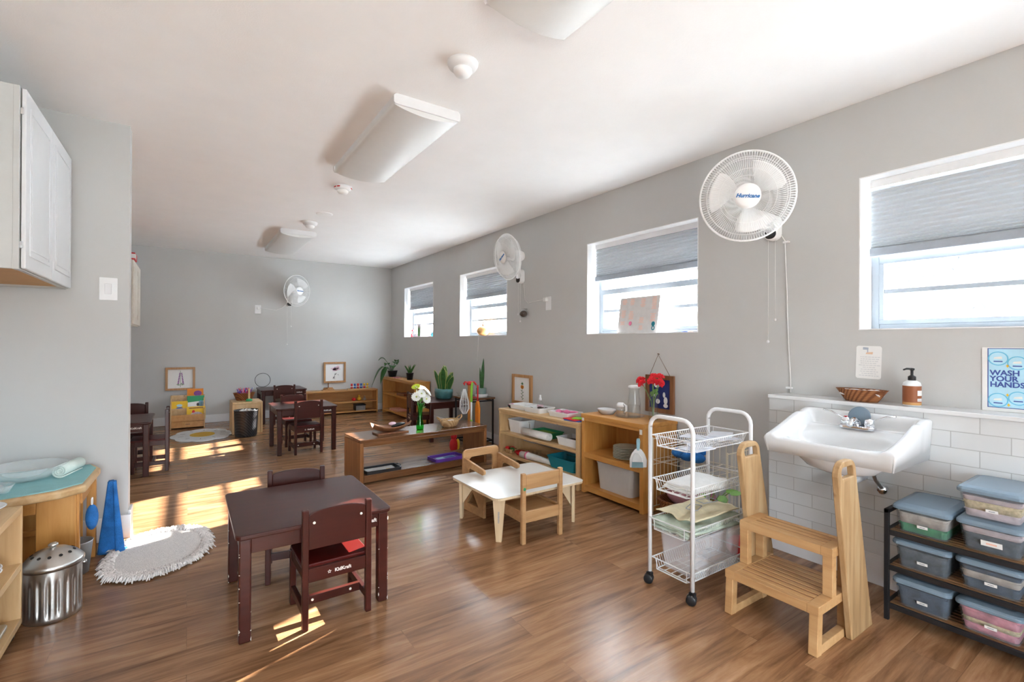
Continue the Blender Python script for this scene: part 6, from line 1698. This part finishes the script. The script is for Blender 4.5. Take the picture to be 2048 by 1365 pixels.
t = thing('stacking_toy', 'small wooden stacking toy on the low back shelf', 'toy', (1.98, 8.50, LH))
for k, (w_, zz) in enumerate(((0.20, 0.0), (0.15, 0.018), (0.11, 0.036))): obj('wooden_layer', MB().box(-w_/2, w_/2, -0.05, 0.05, zz, zz+0.016), K['frame_wood'], t, rot=(0, 0, 0.25*k), bevel=0.002)
obj('peg', MB().lathe([(0.008, 0.05), (0.008, 0.11), (0.014, 0.118), (0, 0.128)], n=12), K['frame_dark'], t)
t = thing('block_rack', 'small wooden rack of red, blue and yellow blocks on the low back shelf', 'toy', (2.50, 8.50, LH))
obj('base_tray', MB().box(-0.20, 0.19, -0.045, 0.045, 0, 0.016), K['pine'], t, bevel=0.002)
for k, m_ in enumerate(('red', 'blue_plastic', 'red', 'blue_plastic', 'yellow', 'yellow')):
    x = -0.13+0.055*k
    obj('lower_block', MB().lathe([(0.017, 0.016), (0.017, 0.05), (0, 0.05)], c=(x, -0.01, 0), n=14), K['red' if k == 4 else m_], t)
    obj('upper_block', MB().lathe([(0.017, 0.058), (0.017, 0.10), (0, 0.10)], c=(x, -0.01, 0), n=14), K[m_], t)
obj('white_bar', MB().box(-0.16, 0.17, -0.03, 0.01, 0.05, 0.058), K['paper'], t)
for x, m_, lab, r_ in ((2.40, 'red', 'red ball shaped toy on the middle of the low back shelf', 0.032), (2.49, 'yellow', 'yellow knobbed toy on the middle of the low back shelf', 0.034), (2.585, 'clothes_grey', 'grey bottle shaped toy on the middle of the low back shelf', 0.028)):
    one('play_shape', MB().ball((0, 0, r_*0.9), r_, (1.1, 1, 0.9)).lathe([(r_*0.4, r_*1.5), (r_*0.35, r_*2.2), (r_*0.5, r_*2.6), (0, r_*2.9)] if m_ != 'red' else [(r_*0.3, r_*1.6), (0, r_*1.75)], n=12), K[m_], lab, 'toy', (x, 8.46, 0.212))
t = thing('dotted_box', 'black and white dotted box at the bottom of the low back shelf', 'box', (2.50, 8.44, 0.047))
obj('body', MB().box(-0.085, 0.085, -0.05, 0.10, 0, 0.085), K['black'], t, bevel=0.003)
b = MB()
for i in range(9):
    for j in range(4): b.prism(circ(-0.072+0.018*i, 0.012+0.020*j, 0.0055, 0.006)[::2], 0.0, 0.001, tf((0, -0.0502, 0)) @ FACE_NY)
obj('white_dots', b, K['paper'], t)
obj('lid', MB().box(-0.09, 0.09, -0.055, 0.105, 0.085, 0.105), K['black'], t, bevel=0.003)
one('teal_box', MB().prism(rrect(-0.15, 0.15, -0.07, 0.07, 0.02), 0, 0.04), K['teal'], 'flat teal box at the bottom of the low back shelf, beside the mid-room table', 'box', (1.86, 8.47, 0.047), bevel=0.004)

# honey corner shelf on the right wall
csf = thing('corner_shelf', 'honey pine open shelf in the far corner with a potted plant on top', 'shelf', (2.865, 6.87, 0))
shelf_unit(csf, 1.46, 0.255, 0.63, [(0.36, 0.03), (0.075, 0.03)], 0.028, 0.018, K['honey_v'], K['honey'])
def blade_plant(name, label, loc, leaves, mt, edge=None, width=0.03, soil=None):
    t = thing(name, label, 'plant', loc)
    rl = random.Random(len(leaves))
    for (x, y, dx, dy, ln, wd) in leaves:
        ang = R(-34)+rl.uniform(-0.7, 0.7)
        wx, wy = math.cos(ang), math.sin(ang)
        def f(u, v, x=x, y=y, dx=dx, dy=dy, ln=ln, wd=wd, wx=wx, wy=wy):
            prof = (0.55+0.45*math.sin(min(1.0, v/0.55)*PI/2)) if v < 0.55 else math.cos((v-0.55)/0.45*PI/2)**0.75
            ww = max(0.0012, wd*prof)
            s = (u-0.5)*2
            tw = 0.5*v
            cx_, cy_ = wx*math.cos(tw)-wy*math.sin(tw), wx*math.sin(tw)+wy*math.cos(tw)
            return (x+dx*(0.35*v+0.65*v*v)*ln*0.9+s*ww*cx_, y+dy*(0.35*v+0.65*v*v)*ln*0.9+s*ww*cy_, ln*v*(1-0.12*(abs(dx)+abs(dy))*v))
        lf = obj('leaf', MB().grid(f, 5, 10), K[mt], t, solid=0.003)
        if edge:
            b = MB()
            for uu in (0.0, 1.0): b.tube([f(uu, k/9) for k in range(10)], 0.0026, 5)
            obj('leaf_edge', b, K[edge], lf)
    return t
def pot(name, label, loc, prof, mt, sx_=1.0, sy_=1.0):
    t = thing(name, label, 'plant pot', loc)
    obj('body', MB().lathe(prof, n=36, sx=sx_, sy=sy_), K[mt], t)
    r_ = prof[-1][0]; z_ = prof[-1][1]
    obj('soil', MB().lathe([(0, z_-0.012), (r_*0.92, z_-0.012), (r_*0.92, z_-0.016), (0, z_-0.016)], n=24, sx=sx_, sy=sy_), K['brown_food'], t)
    return t
pot('plant_pot', 'small black plastic pot on the corner shelf', (2.985, 7.36, 0.631), [(0.045, 0), (0.058, 0.10), (0.062, 0.10), (0.062, 0.112), (0.055, 0.112)], 'black')
rnd = random.Random(21)
blade_plant('aloe_plant', 'small spiky green plant in the black pot', (2.985, 7.36, 0.725), [(0.02*math.cos(k*1.1), 0.02*math.sin(k*1.1), 0.55*math.cos(k*1.1), 0.55*math.sin(k*1.1), rnd.uniform(0.10, 0.19), 0.010) for k in range(11)], 'leaf')
pot('plant_pot', 'dark pot at the far end of the corner shelf', (2.99, 8.17, 0.631), [(0.06, 0), (0.085, 0.10), (0.088, 0.11), (0.078, 0.11)], 'black')
t = thing('peace_lily', 'broad-leaved dark green plant arching out of the far corner', 'plant', (2.99, 8.17, 0.715))
for k, (dx, dy, up_, ln) in enumerate(((-0.22, 0.05, 0.20, 0.23), (-0.30, 0.02, -0.10, 0.18), (-0.24, -0.10, -0.17, 0.17), (-0.02, -0.26, 0.13, 0.20), (-0.10, -0.30, 0.06, 0.20), (0.06, -0.10, 0.16, 0.18), (-0.16, -0.08, 0.10, 0.18), (-0.33, 0.06, -0.22, 0.14))):
    p = V((dx*0.55, dy*0.55, max(up_, 0.05)*0.8+0.05)); q = V((dx, dy, up_+0.02))
    l_ = obj('leaf_stem', MB().tube([(0, 0, 0), tuple(p*0.6+V((0, 0, 0.03))), tuple(p)], 0.004, 5), K['leaf_dark'], t)
    dr = (q-p); sdv = V((0, 0, 1)).cross(dr).normalized(); wdt = 0.062
    def lf_(u, v, p=p, q=q, sdv=sdv, dr=dr, ln=ln):
        s = (u-0.5)*2; ww = wdt*math.sin(PI*min(1, 0.06+0.94*v)**0.8)
        c_ = p+dr*v*1.15+V((0, 0, 0.035*math.sin(PI*v)-0.02*v*v))
        return c_+sdv*s*ww+V((0, 0, 0.012*abs(s)))
    obj('leaf', MB().grid(lf_, 7, 10), K['leaf_dark'], l_, solid=0.002)
one('pink_cloth', MB().box(-0.05, 0.05, -0.10, 0.10, 0, 0.012), K['clothes_pink'], 'folded pink cloth on the corner shelf before the dark pot', 'cloth', (2.95, 7.85, 0.631), bevel=0.004)
one('dark_book', MB().box(-0.08, 0.08, -0.13, 0.13, 0, 0.035), K['frame_dark'], 'dark flat box on the middle of the corner shelf', 'box', (2.97, 7.55, 0.3605), 0.1, bevel=0.004)
one('yellow_bowl', MB().lathe([(0, 0), (0.04, 0), (0.07, 0.055), (0.066, 0.055), (0.036, 0.006), (0, 0.006)], n=24), K['yellow'], 'yellow bowl on the middle of the corner shelf', 'bowl', (2.96, 7.12, 0.3605))
one('orange_folder', MB().box(-0.09, 0.09, -0.17, 0.17, 0, 0.03), K['salmon'], 'flat salmon box at the bottom of the corner shelf', 'box', (2.975, 7.85, 0.0755), bevel=0.003)
one('white_card', MB().box(-0.003, 0.003, -0.05, 0.05, 0, 0.15), K['paper'], 'white and green card standing at the near end of the corner shelf', 'card', (2.90, 6.99, 0.0755))

# snake plant on the right-hand table
pot('plant_pot', 'wide teal glazed pot of the big snake plant', (2.83, 5.80, 0.4955), [(0.105, 0), (0.130, 0.02), (0.142, 0.09), (0.138, 0.125), (0.130, 0.128)], 'teal_pot', 0.8, 1.15)
rnd = random.Random(31)
lvs = []
for k in range(19):
    a = rnd.uniform(0, 2*PI); rr = rnd.uniform(0.0, 0.085)
    lvs.append((rr*0.8*math.cos(a), rr*1.15*math.sin(a), 0.32*math.cos(a)*rr/0.085, 0.42*math.sin(a)*rr/0.085, rnd.uniform(0.20, 0.34), rnd.uniform(0.026, 0.038)))
blade_plant('snake_plant', 'big snake plant with yellow-edged leaves in the teal pot', (2.83, 5.80, 0.606), lvs, 'leaf_dark', 'leaf_yellow')

# black side table with single plant
sdt = thing('side_table', 'small black metal side table with a brown top under the two-leaf plant', 'side table', (2.735, 4.93, 0))
obj('tabletop', MB().box(0, 0.365, 0, 0.40, 0.558, 0.578), K['walnut'], sdt, bevel=0.003)
for x in (0.015, 0.335):
    for y in (0.015, 0.37): obj('leg', MB().box(x, x+0.018, y, y+0.018, 0, 0.558), K['black_metal'], sdt, bevel=0.002)
b = MB()
for z in (0.045, 0.530):
    for y in (0.015, 0.37): b.box(0.033, 0.335, y+0.002, y+0.016, z, z+0.016)
    for x in (0.015, 0.335): b.box(x+0.002, x+0.016, 0.033, 0.37, z, z+0.016)
obj('frame_rails', b, K['black_metal'], sdt)
one('plant_stand', MB().lathe([(0, 0), (0.070, 0), (0.078, 0.012), (0.083, 0.040), (0.078, 0.040), (0.070, 0.006), (0, 0.006)], n=14, smooth=False), K['porcelain'], 'white scalloped dish under the grey plant pot', 'dish', (2.97, 5.05, 0.579))
pot('plant_pot', 'grey green round pot of the two-leaf plant', (2.97, 5.05, 0.586), [(0.055, 0), (0.062, 0.006), (0.064, 0.10), (0.058, 0.10)], 'grey_pot')
blade_plant('young_snake_plant', 'two-leaf young snake plant standing tall on the black side table', (2.97, 5.05, 0.668), [(0.0, 0.01, 0.0, 0.10, 0.27, 0.018), (0.01, -0.005, 0.02, -0.06, 0.385, 0.030)], 'leaf_dark')
one('glass_bowl', MB().lathe([(0, 0), (0.04, 0), (0.075, 0.05), (0.071, 0.05), (0.037, 0.006), (0, 0.006)], n=28), K['glass'], 'clear glass bowl on the black side table', 'bowl', (2.81, 5.25, 0.579))
one('red_string', MB().tube([(0.05*math.cos(i*0.9)*(1+0.2*math.sin(i)), 0.07*math.sin(i*0.9), 0.004+0.001*(i % 4)) for i in range(22)], 0.0022, 5), K['red'], 'tangle of red string on the black side table', 'string', (2.83, 5.02, 0.579))

# child's cleaning stand behind the bench
CSX, CSY = 2.655, 4.77
cst = thing('cleaning_stand', 'orange wooden stand with a red cross top behind the bench', 'stand', (CSX, CSY, 0))
obj('base', MB().lathe([(0.11, 0), (0.11, 0.02), (0.10, 0.026), (0, 0.026)], n=28), K['orange_wood'], cst)
obj('post', MB().box(-0.018, 0.018, -0.018, 0.018, 0.026, 0.76), K['orange_wood'], cst, bevel=0.003)
obj('red_hub', MB().lathe([(0.035, 0.76), (0.038, 0.775), (0.030, 0.80), (0, 0.806)], n=20), K['red'], cst)
for k in range(4):
    a = R(20+90*k)
    obj('hook_arm', MB().tube([(0, 0, 0.785), (0.075*math.cos(a), 0.075*math.sin(a), 0.795), (0.088*math.cos(a), 0.088*math.sin(a), 0.78), (0.088*math.cos(a), 0.088*math.sin(a), 0.765), (0.10*math.cos(a), 0.10*math.sin(a), 0.775)], 0.006, 7), K['red'], cst)
tl = thing('toy_broom', 'white stick with lime green ends hanging on the cleaning stand', 'toy broom', (CSX-0.035, CSY-0.10, 0.28))
obj('stick', MB().tube([(0, 0, 0.10), (0, 0, 0.30)], 0.010, 10), K['white_plastic'], tl)
obj('grip', MB().tube([(0, 0, 0.30), (0.003, 0, 0.46), (0.012, 0.0, 0.52)], [0.013, 0.014, 0.010], 10), K['lime'], tl)
obj('foot', MB().tube([(0, 0, 0.02), (0, 0, 0.10)], 0.014, 10), K['lime'], tl)
tl = thing('toy_whisk', 'clear white wire loop duster hanging on the cleaning stand', 'duster', (CSX-0.085, CSY-0.03, 0.44))
b = MB()
for k in range(5):
    a = PI*k/5
    b.tube([(0.012*math.cos(a), 0.012*math.sin(a), 0.28), (0.05*math.cos(a), 0.05*math.sin(a), 0.14), (0.055*math.cos(a), 0.055*math.sin(a), 0.06), (0.02*math.cos(a), 0.02*math.sin(a), 0.005), (-0.02*math.cos(a), -0.02*math.sin(a), 0.005), (-0.055*math.cos(a), -0.055*math.sin(a), 0.06), (-0.05*math.cos(a), -0.05*math.sin(a), 0.14), (-0.012*math.cos(a), -0.012*math.sin(a), 0.28)], 0.0035, 6)
obj('wire_loops', b, K['white_plastic'], tl)
tl = thing('toy_dustpan', 'orange dustpan and cloth hanging on the cleaning stand', 'dustpan', (CSX+0.07, CSY-0.06, 0.30))
obj('pan', MB().prism([(-0.04, 0.0), (0.04, 0.0), (0.045, 0.20), (0.02, 0.28), (-0.02, 0.28), (-0.045, 0.20)], -0.012, 0.012, PYZ), K['orange'], tl, bevel=0.006)
obj('handle', MB().tube([(0, 0, 0.28), (0, 0, 0.46)], 0.009, 8), K['red'], tl)
t = thing('toy_parrot', 'red and yellow toy standing on the floor by the bench end', 'toy', (2.47, 4.80, 0))
obj('body', MB().ball((0, 0, 0.09), 0.05, (1, 1, 1.7)), K['red'], t)
obj('head', MB().ball((0.0, 0, 0.19), 0.036), K['red'], t)
obj('wing', MB().ball((0.04, -0.02, 0.10), 0.032, (0.7, 0.8, 2.0)), K['yellow'], t)

# window sills and wall bits
t = thing('gourd', 'orange gourd with a stem on the window sill under the fan', 'gourd', (3.205, 5.41, WZ0+0.0062))
obj('body', MB().ball((0, 0, 0.062), 0.085, (0.85, 1.35, 0.75), 20, 12), K['gourd'], t)
obj('stem', MB().tube([(0, 0.0, 0.12), (0, 0.005, 0.15), (0, -0.012, 0.185)], [0.016, 0.010, 0.007], 8), K['frame_dark'], t)
t = thing('menu_sign', 'white sign with columns of salmon lettering propped in the window', 'sign', (3.185, 2.80, WZ0+0.0065), 0, None, (0, R(9), 0))
SW_, SH_ = 0.435, 0.318
obj('board', MB().prism([(-SW_/2, 0), (SW_/2, 0), (SW_/2, SH_), (-SW_/2, SH_)], -0.003, 0.003, Wm), mat('sign board', (0.60, 0.58, 0.57), 0.7), t)
b = MB(); rnd = random.Random(14)
for cx_, rows in ((-0.165, ((0.30, 6), (0.20, 8), (0.10, 4))), (-0.075, ((0.30, 7), (0.19, 9))), (0.045, ((0.295, 9), (0.13, 6), (0.06, 5))), (0.165, ((0.305, 13), (0.16, 8)))):
    for z0, n in rows:
        for i in range(n):
            wd = rnd.uniform(0.03, 0.062); z = z0-0.0085*i
            b.prism([(cx_-wd/2, z), (cx_+wd/2, z), (cx_+wd/2, z+0.0036), (cx_-wd/2, z+0.0036)], 0.003, 0.0035, Wm)
obj('lettering', b, K['salmon'], t)
obj('red_emblem', MB().prism(circ(-0.075, 0.085, 0.017, 0.019), 0.003, 0.004, Wm), K['pink'], t)
obj('blue_emblem', MB().prism(circ(0.175, 0.075, 0.018, 0.02), 0.003, 0.004, Wm).ring(circ(0.178, 0.040, 0.018, 0.02), circ(0.178, 0.040, 0.010, 0.012), 0.003, 0.004, Wm), K['teal'], t)
for k, (y, m_, lab) in enumerate(((2.31, 'blue_plastic', 'blue crayon on the sill beside the menu sign'), (2.25, 'salmon', 'salmon crayon on the sill beside the menu sign'), (2.205, 'ink', 'grey crayon on the sill beside the menu sign'))):
    one('crayon', MB().tube([(0, -0.025, 0.005), (0, 0.025, 0.005)], 0.005, 8), K[m_], lab, 'crayon', (3.18, y, WZ0+0.0062), 0.1*k, 'crayons on the sill')
t = thing('plant_photo', 'small upright plant photo on the sill of the furthest window', 'photo', (3.21, 7.50, WZ0+0.0065))
obj('card', MB().box(-0.012, 0.0, -0.065, 0.065, 0, 0.20), K['clothes_lilac'], t, bevel=0.002)
obj('printed_plant', MB().prism([(-0.05, 0.01), (0.045, 0.01), (0.05, 0.12), (0.03, 0.19), (0.0, 0.13), (-0.02, 0.185), (-0.045, 0.13)], 0.0, 0.001, tf((-0.0121, 0, 0)) @ Wm), K['leaf'], t)
t = thing('red_figurine', 'tiny red flower figurine on the sill of the furthest window', 'figurine', (3.20, 7.80, WZ0+0.0065))
obj('base', MB().lathe([(0.02, 0), (0.016, 0.05), (0, 0.055)], n=14), K['petal_red'], t)
obj('stalk', MB().tube([(0, 0, 0.05), (0, -0.02, 0.10)], 0.005, 6), K['frame_dark'], t)
obj('flower', MB().ball((0, -0.025, 0.11), 0.018), K['petal_red'], t)
one('teal_bottle', MB().lathe([(0.018, 0), (0.018, 0.05), (0.008, 0.065), (0.008, 0.08), (0, 0.08)], n=16), K['teal'], 'tiny teal bottle at the near end of the furthest window sill', 'bottle', (3.19, 6.95, WZ0+0.0065))
t = thing('hanging_jar', 'round glass jar of brown pods hanging on the wall under the edge-on fan', 'jar', (3.085, 4.325, 1.52))
obj('glass_ball', MB().lathe([(0.0, 0), (0.03, 0.004), (0.050, 0.03), (0.052, 0.055), (0.036, 0.085), (0.022, 0.095), (0.026, 0.105)], n=24, caps=False), K['glass'], t, solid=0.002)
obj('pods', MB().ball((0, 0, 0.045), 0.043, (1, 1, 0.85)), K['brown_food'], t)
obj('nail', MB().tube([(0.05, 0, 0.10), (0.0, 0, 0.105)], 0.004, 6), K['steel'], t)
one('window_cord', MB().tube([(3.132, 5.40, 1.33), (3.13, 5.405, 1.20), (3.132, 5.43, 1.0)], 0.0025, 5), K['cord'], 'thin white cord hanging below the gourd window', 'cord')
